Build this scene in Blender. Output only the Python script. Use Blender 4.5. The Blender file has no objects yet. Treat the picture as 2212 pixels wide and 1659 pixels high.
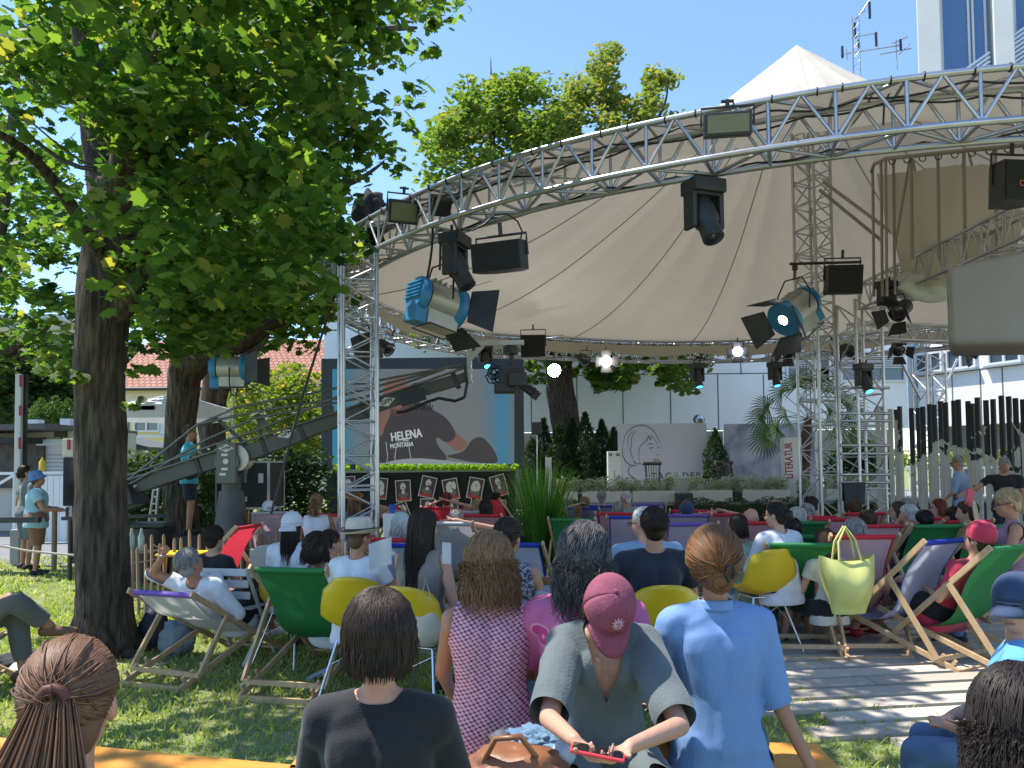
import bpy, bmesh, math, random
import numpy as np
from math import pi, sin, cos, radians as rad
from mathutils import Vector, Matrix, Euler, noise

random.seed(7); rng = np.random.default_rng(7)
scene = bpy.context.scene
COL = scene.collection
# ------------------------------------------------------------ camera
FD = 1659.0; CX = 1106.0; CYP = 936.0          # focal length and principal point in 2212 x 1659 frame pixels
PITCH = 2.26; ROLL = -0.6; EYE = 1.6
cd = bpy.data.cameras.new('camera'); cam = bpy.data.objects.new('camera', cd); COL.objects.link(cam)
cam.location = (0, 0, EYE)
RM = (Matrix.Rotation(rad(90 + PITCH), 3, 'X') @ Matrix.Rotation(rad(ROLL), 3, 'Z'))
cam.rotation_euler = RM.to_euler()
cd.sensor_width = 36.0; cd.lens = 36.0 * FD / 2212.0
cd.shift_y = (CYP - 829.5) / 2212.0
cd.clip_end = 1000; cd.clip_start = 0.05
scene.camera = cam
# ------------------------------------------------------------ light
SUN = Vector((-0.47, 0.15, 1.0)).normalized()
w = bpy.data.worlds.new('World'); scene.world = w; w.use_nodes = True
nt = w.node_tree; bg = nt.nodes['Background']
sky = nt.nodes.new('ShaderNodeTexSky'); sky.sky_type = 'NISHITA'; sky.sun_disc = False
sky.sun_elevation = math.asin(SUN.z); sky.sun_rotation = math.atan2(SUN.x, SUN.y)
sky.air_density = 1.0; sky.dust_density = 0.0; sky.ozone_density = 5.2
nt.links.new(sky.outputs[0], bg.inputs[0]); bg.inputs[1].default_value = 0.138
sl = bpy.data.lights.new('sun', 'SUN'); so = bpy.data.objects.new('sun', sl); COL.objects.link(so)
sl.energy = 3.7; sl.angle = rad(0.55); sl.color = (1.0, 0.95, 0.87)
so.rotation_euler = (-SUN).to_track_quat('-Z', 'Y').to_euler()
scene.view_settings.view_transform = 'Standard'; scene.view_settings.look = 'None'
scene.view_settings.exposure = 1.14; scene.view_settings.gamma = 1.0
scene.cycles.max_bounces = 7; scene.cycles.transparent_max_bounces = 10
scene.cycles.use_denoising = True

# ------------------------------------------------------------ pixel -> place
def ray(x, y):
    return RM @ Vector(((x - CX) / FD, -(y - CYP) / FD, -1.0))
def P(x, y, D):
    r = ray(x, y); t = D / r.y
    return Vector((0, 0, EYE)) + r * t
def G(x, y, z=0.0):
    r = ray(x, y); t = (z - EYE) / r.z
    return Vector((0, 0, EYE)) + r * t
def Hy(x): return 1012 - (x - 1106) * 0.0105
def DZ(x, y, z):                      # depth at which height z shows at this pixel
    return G(x, y, z).y

# ------------------------------------------------------------ materials
MATS = {}
def ramp(nt, stops):
    r = nt.nodes.new('ShaderNodeValToRGB'); e = r.color_ramp.elements
    while len(e) < len(stops): e.new(0.5)
    for i, (p, c) in enumerate(stops):
        e[i].position = p; e[i].color = (*c, 1) if len(c) == 3 else c
    return r
def mat(name, col=(.5, .5, .5), rough=.6, metal=0., col2=None, scale=8., bump=0., bscale=None, stretch=None, detail=4., trans=0., emit=None, estr=1., spec=.5, sheen=0., alpha=1., sss=0., island=False, contrast=.25, bd=.01):
    if name in MATS: return MATS[name]
    m = bpy.data.materials.new(name); m.use_nodes = True; MATS[name] = m
    nt = m.node_tree; b = nt.nodes['Principled BSDF']
    b.inputs['Base Color'].default_value = (*col, 1); b.inputs['Roughness'].default_value = rough
    b.inputs['Metallic'].default_value = metal; b.inputs['Specular IOR Level'].default_value = spec
    if sheen: b.inputs['Sheen Weight'].default_value = sheen
    if sss:
        b.inputs['Subsurface Weight'].default_value = sss; b.inputs['Subsurface Radius'].default_value = (.02, .008, .004)
        b.inputs['Subsurface Scale'].default_value = .5
    tc = nt.nodes.new('ShaderNodeTexCoord'); mp = nt.nodes.new('ShaderNodeMapping')
    nt.links.new(tc.outputs['Object'], mp.inputs[0])
    if stretch: mp.inputs['Scale'].default_value = stretch
    out_col = None
    if col2 is not None:
        if island:
            g = nt.nodes.new('ShaderNodeNewGeometry'); src = g.outputs['Random Per Island']; lo, hi = 0, 1
        else:
            n = nt.nodes.new('ShaderNodeTexNoise'); n.inputs['Scale'].default_value = scale; n.inputs['Detail'].default_value = detail
            nt.links.new(mp.outputs[0], n.inputs[0]); src = n.outputs[0]; lo, hi = .5 - contrast, .5 + contrast
        r = ramp(nt, [(lo, col), (hi, col2)]); nt.links.new(src, r.inputs[0])
        nt.links.new(r.outputs[0], b.inputs['Base Color']); out_col = r.outputs[0]
    if bump:
        n2 = nt.nodes.new('ShaderNodeTexNoise'); n2.inputs['Scale'].default_value = bscale or scale * 3; n2.inputs['Detail'].default_value = 5
        nt.links.new(mp.outputs[0], n2.inputs[0])
        bp = nt.nodes.new('ShaderNodeBump'); bp.inputs['Strength'].default_value = min(1, bump); bp.inputs['Distance'].default_value = bd
        nt.links.new(n2.outputs[0], bp.inputs['Height']); nt.links.new(bp.outputs[0], b.inputs['Normal'])
    if emit:
        b.inputs['Emission Color'].default_value = (*emit, 1); b.inputs['Emission Strength'].default_value = estr
    if trans:      # thin sheet letting light through
        t = nt.nodes.new('ShaderNodeBsdfTranslucent'); mx = nt.nodes.new('ShaderNodeMixShader')
        mx.inputs[0].default_value = trans
        if out_col: nt.links.new(out_col, t.inputs[0])
        else: t.inputs[0].default_value = (*col, 1)
        nt.links.new(b.outputs[0], mx.inputs[1]); nt.links.new(t.outputs[0], mx.inputs[2])
        nt.links.new(mx.outputs[0], nt.nodes['Material Output'].inputs[0])
    m['b'] = 1
    return m
def leafmat(name, c1, c2, tint, trans=.42):
    if name in MATS: return MATS[name]
    m = bpy.data.materials.new(name); m.use_nodes = True; MATS[name] = m
    nt = m.node_tree; b = nt.nodes['Principled BSDF']; b.inputs['Roughness'].default_value = .55; b.inputs['Specular IOR Level'].default_value = .22
    g = nt.nodes.new('ShaderNodeNewGeometry'); r = ramp(nt, [(0, c1), (.93, c2), (1., tint)])
    nt.links.new(g.outputs['Random Per Island'], r.inputs[0]); nt.links.new(r.outputs[0], b.inputs['Base Color'])
    t = nt.nodes.new('ShaderNodeBsdfTranslucent'); mu = nt.nodes.new('ShaderNodeMix'); mu.data_type = 'RGBA'; mu.blend_type = 'MULTIPLY'; mu.inputs[0].default_value = 1
    nt.links.new(r.outputs[0], mu.inputs[6]); mu.inputs[7].default_value = (3.4, 3.3, 1.1, 1)
    nt.links.new(mu.outputs[2], t.inputs[0])
    mx = nt.nodes.new('ShaderNodeMixShader'); mx.inputs[0].default_value = trans
    nt.links.new(b.outputs[0], mx.inputs[1]); nt.links.new(t.outputs[0], mx.inputs[2]); nt.links.new(mx.outputs[0], nt.nodes['Material Output'].inputs[0])
    return m
def nodes_of(name, rough=.7):
    m = bpy.data.materials.new(name); m.use_nodes = True; MATS[name] = m
    nt = m.node_tree; b = nt.nodes['Principled BSDF']; b.inputs['Roughness'].default_value = rough
    tc = nt.nodes.new('ShaderNodeTexCoord')
    return m, nt, b, tc

# ------------------------------------------------------------ objects
def link(o, parent=None):
    COL.objects.link(o)
    if parent is not None: o.parent = parent
    return o
def tag(o, label=None, cat=None, group=None, kind=None):
    if label: o['label'] = label
    if cat: o['category'] = cat
    if group: o['group'] = group
    if kind: o['kind'] = kind
    return o
def empty(name, loc, rz=0., label=None, cat=None, group=None):
    o = bpy.data.objects.new(name, None); o.empty_display_size = .1; o.location = loc; o.rotation_euler = (0, 0, rz); link(o)
    return tag(o, label, cat, group)
def copy_tree(o, parent=None):
    c = o.copy(); COL.objects.link(c)
    if parent is not None: c.parent = parent
    for ch in list(o.children): copy_tree(ch, c)
    return c
class MB:
    """collects boxes, tubes, sheets; build() links them as one mesh"""
    def __init__(s): s.v = []; s.f = []; s.mi = []; s.cur = 0; s.sm = []; s.smooth = False
    def add(s, vs, fs, smooth=None):
        k = len(s.v); s.v += [tuple(v) for v in vs]
        for f in fs: s.f.append([i + k for i in f]); s.mi.append(s.cur); s.sm.append(s.smooth if smooth is None else smooth)
        return s
    def box(s, c, d, rot=None, bev=0.):
        x, y, z = [q / 2 for q in d]; c = Vector(c)
        if bev:
            bm = bmesh.new(); bmesh.ops.create_cube(bm, size=1); 
            for v in bm.verts: v.co = Vector((v.co.x * d[0], v.co.y * d[1], v.co.z * d[2]))
            bmesh.ops.bevel(bm, geom=bm.edges[:], offset=bev, segments=2, affect='EDGES', profile=.5)
            bm.verts.index_update()
            vs = [v.co.copy() for v in bm.verts]; fs = [[v.index for v in f.verts] for f in bm.faces]; bm.free()
        else:
            vs = [Vector((i, j, k)) for k in (-z, z) for (i, j) in ((-x, -y), (x, -y), (x, y), (-x, y))]
            fs = [(0, 3, 2, 1), (4, 5, 6, 7), (0, 1, 5, 4), (1, 2, 6, 5), (2, 3, 7, 6), (3, 0, 4, 7)]
        if rot is not None: vs = [rot @ v for v in vs]
        return s.add([v + c for v in vs], fs, False)
    def tube(s, pts, r, n=8, caps=True, r2=None):
        pts = [Vector(p) for p in pts]; m = len(pts)
        rs = r if isinstance(r, (list, tuple)) else ([r + (r2 - r) * i / (m - 1) for i in range(m)] if r2 is not None else [r] * m)
        vs = []; t0 = (pts[1] - pts[0]).normalized(); up = Vector((0, 0, 1)) if abs(t0.z) < .9 else Vector((1, 0, 0))
        a = t0.cross(up).normalized()
        for i, p in enumerate(pts):
            t = (pts[min(i + 1, m - 1)] - pts[max(i - 1, 0)]).normalized()
            a = (a - t * a.dot(t)).normalized(); b = t.cross(a)
            for j in range(n):
                q = 2 * pi * j / n; vs.append(p + (a * cos(q) + b * sin(q)) * rs[i])
        fs = [(i * n + j, i * n + (j + 1) % n, (i + 1) * n + (j + 1) % n, (i + 1) * n + j) for i in range(m - 1) for j in range(n)]
        s.add(vs, fs, True)
        if caps: s.add([vs[j] for j in range(n)], [list(range(n))[::-1]], False); s.add(vs[-n:], [list(range(n))], False)
        return s
    def bar(s, a, b, w_, h_, up=(0, 0, 1), bev=0.):
        a = Vector(a); b = Vector(b); t = (b - a); L = t.length; t.normalize(); up = Vector(up)
        if abs(t.dot(up)) > .98: up = Vector((0, 1, 0))
        x = t.cross(up).normalized(); z = x.cross(t).normalized()
        R = Matrix((x, t, z)).transposed()
        return s.box((a + b) / 2, (w_, L, h_), R, bev)
    def lathe(s, c, prof, n=20, rot=None, cap=True):
        vs = []; c = Vector(c)
        for (r, z) in prof:
            for j in range(n):
                v = Vector((r * cos(2 * pi * j / n), r * sin(2 * pi * j / n), z)); vs.append((rot @ v if rot is not None else v) + c)
        m = len(prof)
        a0 = 0                                  # sharp profile corners get their own vertices
        for i in range(1, m):
            if i < m - 1:
                d0 = (prof[i][0] - prof[i - 1][0], prof[i][1] - prof[i - 1][1]); d1 = (prof[i + 1][0] - prof[i][0], prof[i + 1][1] - prof[i][1])
                q = abs(math.atan2(d0[0] * d1[1] - d0[1] * d1[0], d0[0] * d1[0] + d0[1] * d1[1]))
                if q < .75: continue
            r_ = i - a0; s.add(vs[a0 * n:(i + 1) * n], [(k * n + j, k * n + (j + 1) % n, (k + 1) * n + (j + 1) % n, (k + 1) * n + j) for k in range(r_) for j in range(n)], True); a0 = i
        if cap: s.add(vs[:n], [list(range(n))[::-1]], False); s.add(vs[-n:], [list(range(n))], False)
        return s
    def prism(s, pts, z0, z1, T=None):
        """flat outline (x,y) extruded between z0 and z1, then transformed"""
        n = len(pts); vs = [Vector((p[0], p[1], z)) for z in (z0, z1) for p in pts]
        if T is not None: vs = [T @ v for v in vs]
        return s.add(vs, [list(range(n))[::-1], list(range(n, 2 * n))] + [(i, (i + 1) % n, n + (i + 1) % n, n + i) for i in range(n)], False)
    def grid(s, fn, nu, nv):
        vs = [fn(i / nu, j / nv) for i in range(nu + 1) for j in range(nv + 1)]
        fs = [(i * (nv + 1) + j, (i + 1) * (nv + 1) + j, (i + 1) * (nv + 1) + j + 1, i * (nv + 1) + j + 1) for i in range(nu) for j in range(nv)]
        return s.add(vs, fs, True)
    def build(s, name, mats, parent=None, solid=0.):
        me = bpy.data.meshes.new(name); me.from_pydata(s.v, [], s.f); 
        for m in (mats if isinstance(mats, (list, tuple)) else [mats]): me.materials.append(m)
        me.polygons.foreach_set('material_index', s.mi); me.polygons.foreach_set('use_smooth', s.sm)
        me.validate(); me.update()
        o = bpy.data.objects.new(name, me); link(o, parent)
        if solid:
            md = o.modifiers.new('s', 'SOLIDIFY'); md.thickness = solid; md.offset = 0
        return o
def np_mesh(name, verts, nper, mats, parent=None, smooth=False, nf=None, faces=None):
    """verts (N,3); consecutive groups of nper verts make one polygon (or faces (M,k))"""
    me = bpy.data.meshes.new(name); N = len(verts)
    idx = np.arange(N, dtype=np.int32) if faces is None else faces.astype(np.int32).ravel()
    k = nper if faces is None else faces.shape[1]; M = len(idx) // k
    me.vertices.add(N); me.vertices.foreach_set('co', np.asarray(verts, dtype=np.float32).ravel())
    me.loops.add(len(idx)); me.loops.foreach_set('vertex_index', idx)
    me.polygons.add(M); me.polygons.foreach_set('loop_start', np.arange(M, dtype=np.int32) * k)
    me.polygons.foreach_set('loop_total', np.full(M, k, dtype=np.int32))
    me.polygons.foreach_set('use_smooth', np.full(M, smooth))
    for m in (mats if isinstance(mats, (list, tuple)) else [mats]): me.materials.append(m)
    me.update(calc_edges=True); me.validate()
    o = bpy.data.objects.new(name, me); return link(o, parent)
def text_geo(txt, size=1., font=None, align='CENTER', spacing=1.):
    cu = bpy.data.curves.new('t', 'FONT'); cu.body = txt; cu.size = size; cu.align_x = align; cu.align_y = 'CENTER'; cu.resolution_u = 3; cu.space_character = spacing
    o = bpy.data.objects.new('t', cu); COL.objects.link(o); bpy.context.view_layer.update()
    me = bpy.data.meshes.new_from_object(o.evaluated_get(bpy.context.evaluated_depsgraph_get()))
    vs = [v.co.copy() for v in me.vertices]; fs = [list(p.vertices) for p in me.polygons]
    bpy.data.objects.remove(o); bpy.data.curves.remove(cu); bpy.data.meshes.remove(me)
    return vs, fs
def put_text(mb, txt, T, size, width=None, bold=0., spacing=1.):
    vs, fs = text_geo(txt, size, spacing=spacing)
    xs = [v.x for v in vs]; wdt = max(xs) - min(xs); k = width / wdt if width else 1
    offs = [(0, 0)] if not bold else [(0, 0), (bold, 0), (0, bold), (bold, bold), (-bold, 0)]
    for n_, (ox, oy) in enumerate(offs):
        mb.add([T @ Vector((v.x * k + ox, v.y + oy, n_ * .0003)) for v in vs], fs, False)
def facing(loc, right, up):
    r = Vector(right).normalized(); u = Vector(up).normalized(); n = r.cross(u).normalized(); u = n.cross(r)
    M = Matrix((r, u, n)).transposed().to_4x4(); M.translation = Vector(loc); return M
def rotz(a): return Matrix.Rotation(a, 3, 'Z')

# common materials
ALU = mat('aluminium', (.42, .42, .44), .34, .85, col2=(.56, .56, .58), scale=3)
DARKM = mat('black_housing', (.02, .02, .022), .5, col2=(.035, .035, .04), scale=6)
BLACK = mat('black_cloth', (.012, .012, .015), .9)
CABLE = mat('black_cable', (.012, .012, .012), .5)
BARK = mat('bark', (.022, .016, .011), .95, col2=(.12, .088, .06), scale=7, bump=1., bscale=13, stretch=(3.5, 3.5, .5), detail=9, contrast=.16, bd=.05)
WOOD = mat('beech_wood', (.42, .27, .14), .5, col2=(.58, .41, .24), scale=5, stretch=(4, 4, .6), bump=.1)
# ============================================================ GROUND
m, nt, b, tc = nodes_of('lawn', .95)
n1 = nt.nodes.new('ShaderNodeTexNoise'); n1.inputs['Scale'].default_value = .9; n1.inputs['Detail'].default_value = 6; nt.links.new(tc.outputs['Object'], n1.inputs[0])
n2 = nt.nodes.new('ShaderNodeTexNoise'); n2.inputs['Scale'].default_value = 60; n2.inputs['Detail'].default_value = 4; nt.links.new(tc.outputs['Object'], n2.inputs[0])
r1 = ramp(nt, [(.3, (.34, .30, .18)), (.46, (.25, .28, .11)), (.7, (.18, .24, .07))]); nt.links.new(n1.outputs[0], r1.inputs[0])
r2 = ramp(nt, [(.3, (.5, .5, .5)), (.7, (1.3, 1.3, 1.2))]); nt.links.new(n2.outputs[0], r2.inputs[0])
mu = nt.nodes.new('ShaderNodeMix'); mu.data_type = 'RGBA'; mu.blend_type = 'MULTIPLY'; mu.inputs[0].default_value = 1
nt.links.new(r1.outputs[0], mu.inputs[6]); nt.links.new(r2.outputs[0], mu.inputs[7]); nt.links.new(mu.outputs[2], b.inputs['Base Color'])
bp = nt.nodes.new('ShaderNodeBump'); bp.inputs['Strength'].default_value = .8; bp.inputs['Distance'].default_value = .03
nt.links.new(n2.outputs[0], bp.inputs['Height']); nt.links.new(bp.outputs[0], b.inputs['Normal'])
LAWN = m
mb = MB(); mb.add([(-300, -60, 0), (300, -60, 0), (300, 500, 0), (-300, 500, 0)], [(0, 1, 2, 3)]); g = mb.build('ground', LAWN); tag(g, kind='structure')
ASPH = mat('asphalt', (.16, .16, .165), .9, col2=(.22, .22, .22), scale=3, bump=.3, bscale=120)
mb = MB(); mb.add([(-40, 13.6, .004), (-5.2, 12.6, .004), (-4.0, 19.5, .004), (-40, 19.5, .004)], [(0, 1, 2, 3)]); tag(mb.build('road', ASPH), kind='structure')

# paved terrace of long boards
DA = rad(7.)
def dk(u, v, z=0.): return Vector((u * cos(DA) - v * sin(DA), u * sin(DA) + v * cos(DA), z))   # u along the boards
PAVE = mat('paving_boards', (.38, .325, .265), .85, col2=(.54, .475, .395), island=True, bump=.35, bscale=40)
mb = MB(); starts = {}
v = 3.95; i = 0
left_by = [(3.9, 3.05), (4.2, 2.95), (4.45, 2.35), (4.7, 2.5), (4.95, 2.1), (5.2, 1.95), (5.45, 1.65), (5.75, 1.45), (6.1, 1.2), (7, .9), (13, .4)]
def lb(v):
    for (a, x0), (b_, x1) in zip(left_by, left_by[1:]):
        if a <= v <= b_: return x0 + (x1 - x0) * (v - a) / (b_ - a)
    return .4
while v < 17.2:
    u = lb(v + .35) + random.uniform(-.22, .3) * (1.3 if v < 6.5 else 1)
    starts[round(v, 2)] = u
    while u < 19:
        L = random.choice([1.2, 1.8, 2.4]); a = u; e = u + L - .006
        h = .03 + random.uniform(-.002, .002)
        c = (a + e) / 2
        mb.box(dk(c, v + .085, h / 2), (e - a, .17, h), rotz(DA).to_3x3()); u += L
    v += .232; i += 1
tag(mb.build('terrace_paving', PAVE), kind='structure')
SOIL = mat('terrace_joint', (.05, .045, .035), .95, col2=(.09, .085, .05), scale=5)
mb = MB(); q = [dk(2.9, 5.2, .005), dk(1.8, 6.2, .005), dk(1.2, 8, .005), dk(.9, 17.2, .005), dk(19, 17.2, .005), dk(19, 5.2, .005)]
mb.add(q, [list(range(6))]); tag(mb.build('terrace_bed', SOIL), kind='structure')

# grass blades (nobody could count them)
def blades(n, xr, yr, h, keep=None):
    X = rng.uniform(*xr, n); Y = yr[0] + (yr[1] - yr[0]) * rng.random(n) ** 1.6
    if keep is not None: k = keep(X, Y); X = X[k]; Y = Y[k]
    n = len(X); a = rng.uniform(0, 2 * pi, n); hh = h * rng.uniform(.5, 1.4, n); wd = .0032 + .0009 * Y
    lx, ly = rng.normal(0, .5, (2, n)) * hh
    dx, dy = np.cos(a) * wd, np.sin(a) * wd
    z = np.zeros(n)
    p = np.stack([np.stack([X - dx, Y - dy, z], 1), np.stack([X + dx, Y + dy, z], 1), np.stack([X + lx * .45 + dx * .6, Y + ly * .45 + dy * .6, hh * .6], 1), np.stack([X + lx, Y + ly, hh * .95], 1)], 1)
    return p.reshape(-1, 3)
c_, s_ = cos(DA), sin(DA)
def off_deck(X, Y):
    u = X * c_ + Y * s_; v = -X * s_ + Y * c_
    vb = np.interp(v, [a for a, _ in left_by], [x for _, x in left_by])
    dens = np.sin(X * 2.1 + 1.3) * np.sin(Y * 1.7) + rng.normal(0, .7, len(X)) > -.75
    return ((u < vb + .25) | (v < 4.2) | ((u < vb + .7) & (np.abs(((v - 3.95) % .232) - .2) < .035))) & dens
bl = np.concatenate([blades(90000, (-5.5, 4.5), (2.2, 8.5), .042, off_deck), blades(30000, (-10, 1.5), (7.5, 14), .05, off_deck)])
GR = leafmat('grass_blade', (.17, .24, .06), (.34, .37, .14), (.5, .46, .25), .3)
tag(np_mesh('grass', bl, 4, GR), kind='stuff')

# ============================================================ LEAF TOOLS
MAPLE = np.array([(0, -.42, 0), (.18, -.38, 0), (.38, -.42, -.03), (.40, -.18, 0), (.56, .06, -.06), (.37, .12, 0), (.38, .34, -.04), (.17, .32, 0), (0, .56, -.08), (-.17, .32, 0), (-.38, .34, -.04), (-.37, .12, 0), (-.56, .06, -.06), (-.40, -.18, 0), (-.38, -.42, -.03), (-.18, -.38, 0)])
OVAL = np.array([(0, -.5, 0), (.3, -.12, .03), (.24, .25, 0), (0, .5, -.06), (-.24, .25, 0), (-.3, -.12, .03)])
DIAM = np.array([(0, -.5, 0), (.36, 0, .05), (0, .5, -.05), (-.36, 0, .05)])
def leaf_cloud(centers, size, tmpl, tilt=.5, droop=.25):
    n = len(centers); k = len(tmpl)
    nrm = np.stack([rng.normal(0, tilt, n), rng.normal(0, tilt, n), np.ones(n)], 1); nrm /= np.linalg.norm(nrm, axis=1)[:, None]
    a = rng.uniform(0, 2 * pi, n); t = np.stack([np.cos(a), np.sin(a), -droop * np.ones(n)], 1)
    t -= nrm * (t * nrm).sum(1)[:, None]; t /= np.linalg.norm(t, axis=1)[:, None]
    s = np.cross(t, nrm); sz = size * rng.uniform(.6, 1.25, n)
    v = centers[:, None, :] + sz[:, None, None] * (tmpl[None, :, 0:1] * s[:, None, :] + tmpl[None, :, 1:2] * t[:, None, :] + tmpl[None, :, 2:3] * nrm[:, None, :])
    return v.reshape(-1, 3)
def cluster_pts(c, r, n, shell=.4):
    d = rng.normal(0, 1, (n, 3)); d /= np.linalg.norm(d, axis=1)[:, None]
    rr = rng.random(n) ** shell
    return np.asarray(c) + d * rr[:, None] * np.asarray(r)
def inside(poly, x, y):
    c = False; j = len(poly) - 1
    for i in range(len(poly)):
        xi, yi = poly[i]; xj, yj = poly[j]
        if (yi > y) != (yj > y) and x < (xj - xi) * (y - yi) / (yj - yi) + xi: c = not c
        j = i
    return c
def limb(mb, pts, radii, n=14, rough=.12, seed=0, sub=8):
    """tapered limb through pts with bark-like unevenness"""
    P_ = [Vector(p) for p in pts]; Q = []; R = []
    for i in range(len(P_) - 1):
        p0 = P_[max(i - 1, 0)]; p1 = P_[i]; p2 = P_[i + 1]; p3 = P_[min(i + 2, len(P_) - 1)]
        for k in range(sub):
            t = k / sub
            Q.append(.5 * ((2 * p1) + (-p0 + p2) * t + (2 * p0 - 5 * p1 + 4 * p2 - p3) * t * t + (-p0 + 3 * p1 - 3 * p2 + p3) * t ** 3))
            R.append(radii[i] + (radii[i + 1] - radii[i]) * t)
    Q.append(P_[-1]); R.append(radii[-1])
    k0 = len(mb.v); mb.tube(Q, R, n, caps=True)
    for i in range(k0, len(mb.v)):
        v = Vector(mb.v[i]); rr = R[min((i - k0) // n, len(R) - 1)]
        d = noise.noise_vector(v * 2.2 + Vector((seed, 0, 0))) * rough * rr * 1.6 + noise.noise_vector(v * 9) * rough * rr * .5
        d.z *= .3; mb.v[i] = tuple(v + d)
MLEAF = leafmat('maple_leaf', (.018, .052, .016), (.090, .15, .035), (.20, .18, .05), .5)

# ============================================================ THE BIG MAPLE
D0 = 6.7
mp = empty('maple_tree', G(222, 1410), label='big maple with a dark straight trunk, its crown filling the upper left', cat='tree')
loc0 = mp.location.copy()
mb = MB(); L = lambda x, y, D: P(x, y, D) - loc0
base = L(222, 1408, D0); base.z = -.05
limb(mb, [base, base + Vector((0, 0, .35)), L(221, 1180, D0), L(217, 900, D0), L(222, 690, D0), L(245, 500, D0), L(268, 400, D0 - .1)], [.33, .235, .215, .205, .215, .225, .21], 30, .07)
limb(mb, [L(240, 500, D0), L(290, 330, 6.4), L(345, 150, 6.0), L(420, -60, 5.5), L(500, -350, 5)], [.20, .17, .13, .11, .08], 18, .1, 3)
limb(mb, [L(240, 480, D0), L(215, 320, 6.8), L(190, 120, 6.9), L(150, -120, 6.6), L(60, -400, 6)], [.17, .13, .11, .09, .06], 16, .1, 5)
limb(mb, [L(230, 690, D0), L(270, 655, 6.6), L(300, 600, 6.5), L(360, 560, 6.4), L(480, 520, 6.2)], [.13, .11, .06, .045, .02], 12, .12, 6)
limb(mb, [L(225, 560, 6.6), L(150, 440, 6.0), L(60, 330, 5.4), L(-60, 260, 5)], [.06, .05, .035, .02], 8, .1, 7)
limb(mb, [L(290, 330, 6.4), L(480, 210, 6.2), L(650, 130, 6.3), L(800, 70, 6.5), L(900, 60, 6.8)], [.10, .075, .05, .035, .012], 10, .1, 8)
limb(mb, [L(270, 420, 6.5), L(430, 380, 6.6), L(600, 380, 7.0), L(740, 400, 7.4), L(830, 350, 7.6)], [.08, .06, .045, .03, .01], 10, .1, 9)
limb(mb, [L(420, -60, 5.5), L(640, -300, 4.6), L(1000, -900, 3.4)], [.09, .07, .03], 10, .1, 10)
for k in range(10):                       # root flare
    a = 2 * pi * k / 10 + .2; rr = random.uniform(.30, .48)
    limb(mb, [base + Vector((.12 * cos(a), .12 * sin(a), .35)), base + Vector((.24 * cos(a), .24 * sin(a), .12)), base + Vector((rr * cos(a), rr * sin(a), .02))], [.12, .09, .03], 8, .1, k, 4)
mb.build('trunk', BARK, mp)
pts = []; mask = [(-150, -250), (1010, -250), (965, 15), (925, 90), (885, 110), (870, 180), (865, 250), (830, 290), (790, 320), (795, 380), (770, 430), (760, 510), (735, 570), (700, 620), (650, 650), (560, 690), (480, 720), (400, 735), (340, 715), (290, 690), (282, 620), (250, 560), (180, 600), (120, 640), (60, 700), (-150, 720)]
cl = 0; tries = 0
gaps = [(110, 275, 75), (60, 430, 60), (150, 395, 50), (60, 560, 45), (20, 330, 45), (950, 170, 60), (30, 560, 30), (820, 400, 40)]
while cl < 265 and tries < 9000:
    tries += 1; x = random.uniform(-150, 1000); y = random.uniform(-250, 740)
    if not inside(mask, x, y) or any((x - gx) ** 2 + (y - gy) ** 2 < gr * gr for gx, gy, gr in gaps): continue
    if x < 210 and random.random() < .62: continue
    if x > 760 and random.random() < .3: continue
    D = random.uniform(4.6, 8.6) if y > 0 else random.uniform(3.5, 8)
    if 150 < x < 290 and y > 480: D = random.uniform(6.9, 8.6)
    c = P(x, y, D); r = .20 + .035 * (D - 4) + .08 * random.random()
    pts.append(cluster_pts(c, (r * 1.15, r * 1.15, r * .6), int(62 * (r / .3) ** 2))); cl += 1
for (x, y, D, r, n) in [(900, 275, 7.4, .14, 10), (868, 262, 7.4, .14, 12), (940, 40, 6.8, .14, 16), (925, 105, 6.8, .12, 12), (905, 190, 7, .16, 18), (885, 225, 7.2, .15, 14), (840, 330, 7.6, .2, 26), (850, 365, 7.7, .16, 16), (800, 300, 7.4, .2, 30),
                        (235, 560, 6.2, .16, 14), (262, 600, 6.2, .16, 12), (215, 620, 6.2, .12, 9), (135, 810, 6.4, .13, 18), (160, 820, 6.4, .1, 10), (95, 800, 6.4, .07, 5), (290, 870, 6.3, .12, 10), (320, 740, 6.4, .16, 26), (300, 800, 6.4, .13, 14), (370, 760, 6.4, .18, 30), (450, 740, 6.4, .16, 24), (55, 250, 5, .25, 30), (160, 170, 5, .25, 34)]:
    pts.append(cluster_pts(P(x, y, D), (r, r, r * .6), n))
# crown overhead and behind the picture's top edge, which throws the dappled shade
for k in range(80):
    X = random.uniform(-7.5, -1.0); Y = random.uniform(-1.5, 7.5); Z = random.uniform(6.2, 8.4)
    if (Z - EYE) / max(Y, .1) < .95: continue
    if noise.noise(Vector((X * .8, Y * .8, 0))) < -.02: continue
    r = random.uniform(.3, .55); pts.append(cluster_pts((X, Y, Z), (r, r, r * .5), int(80 * r / .4)))
pts = np.concatenate(pts) - np.array(loc0)
np_mesh('crown', leaf_cloud(pts, .102, MAPLE, .65, .5), 16, MLEAF, mp)

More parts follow.
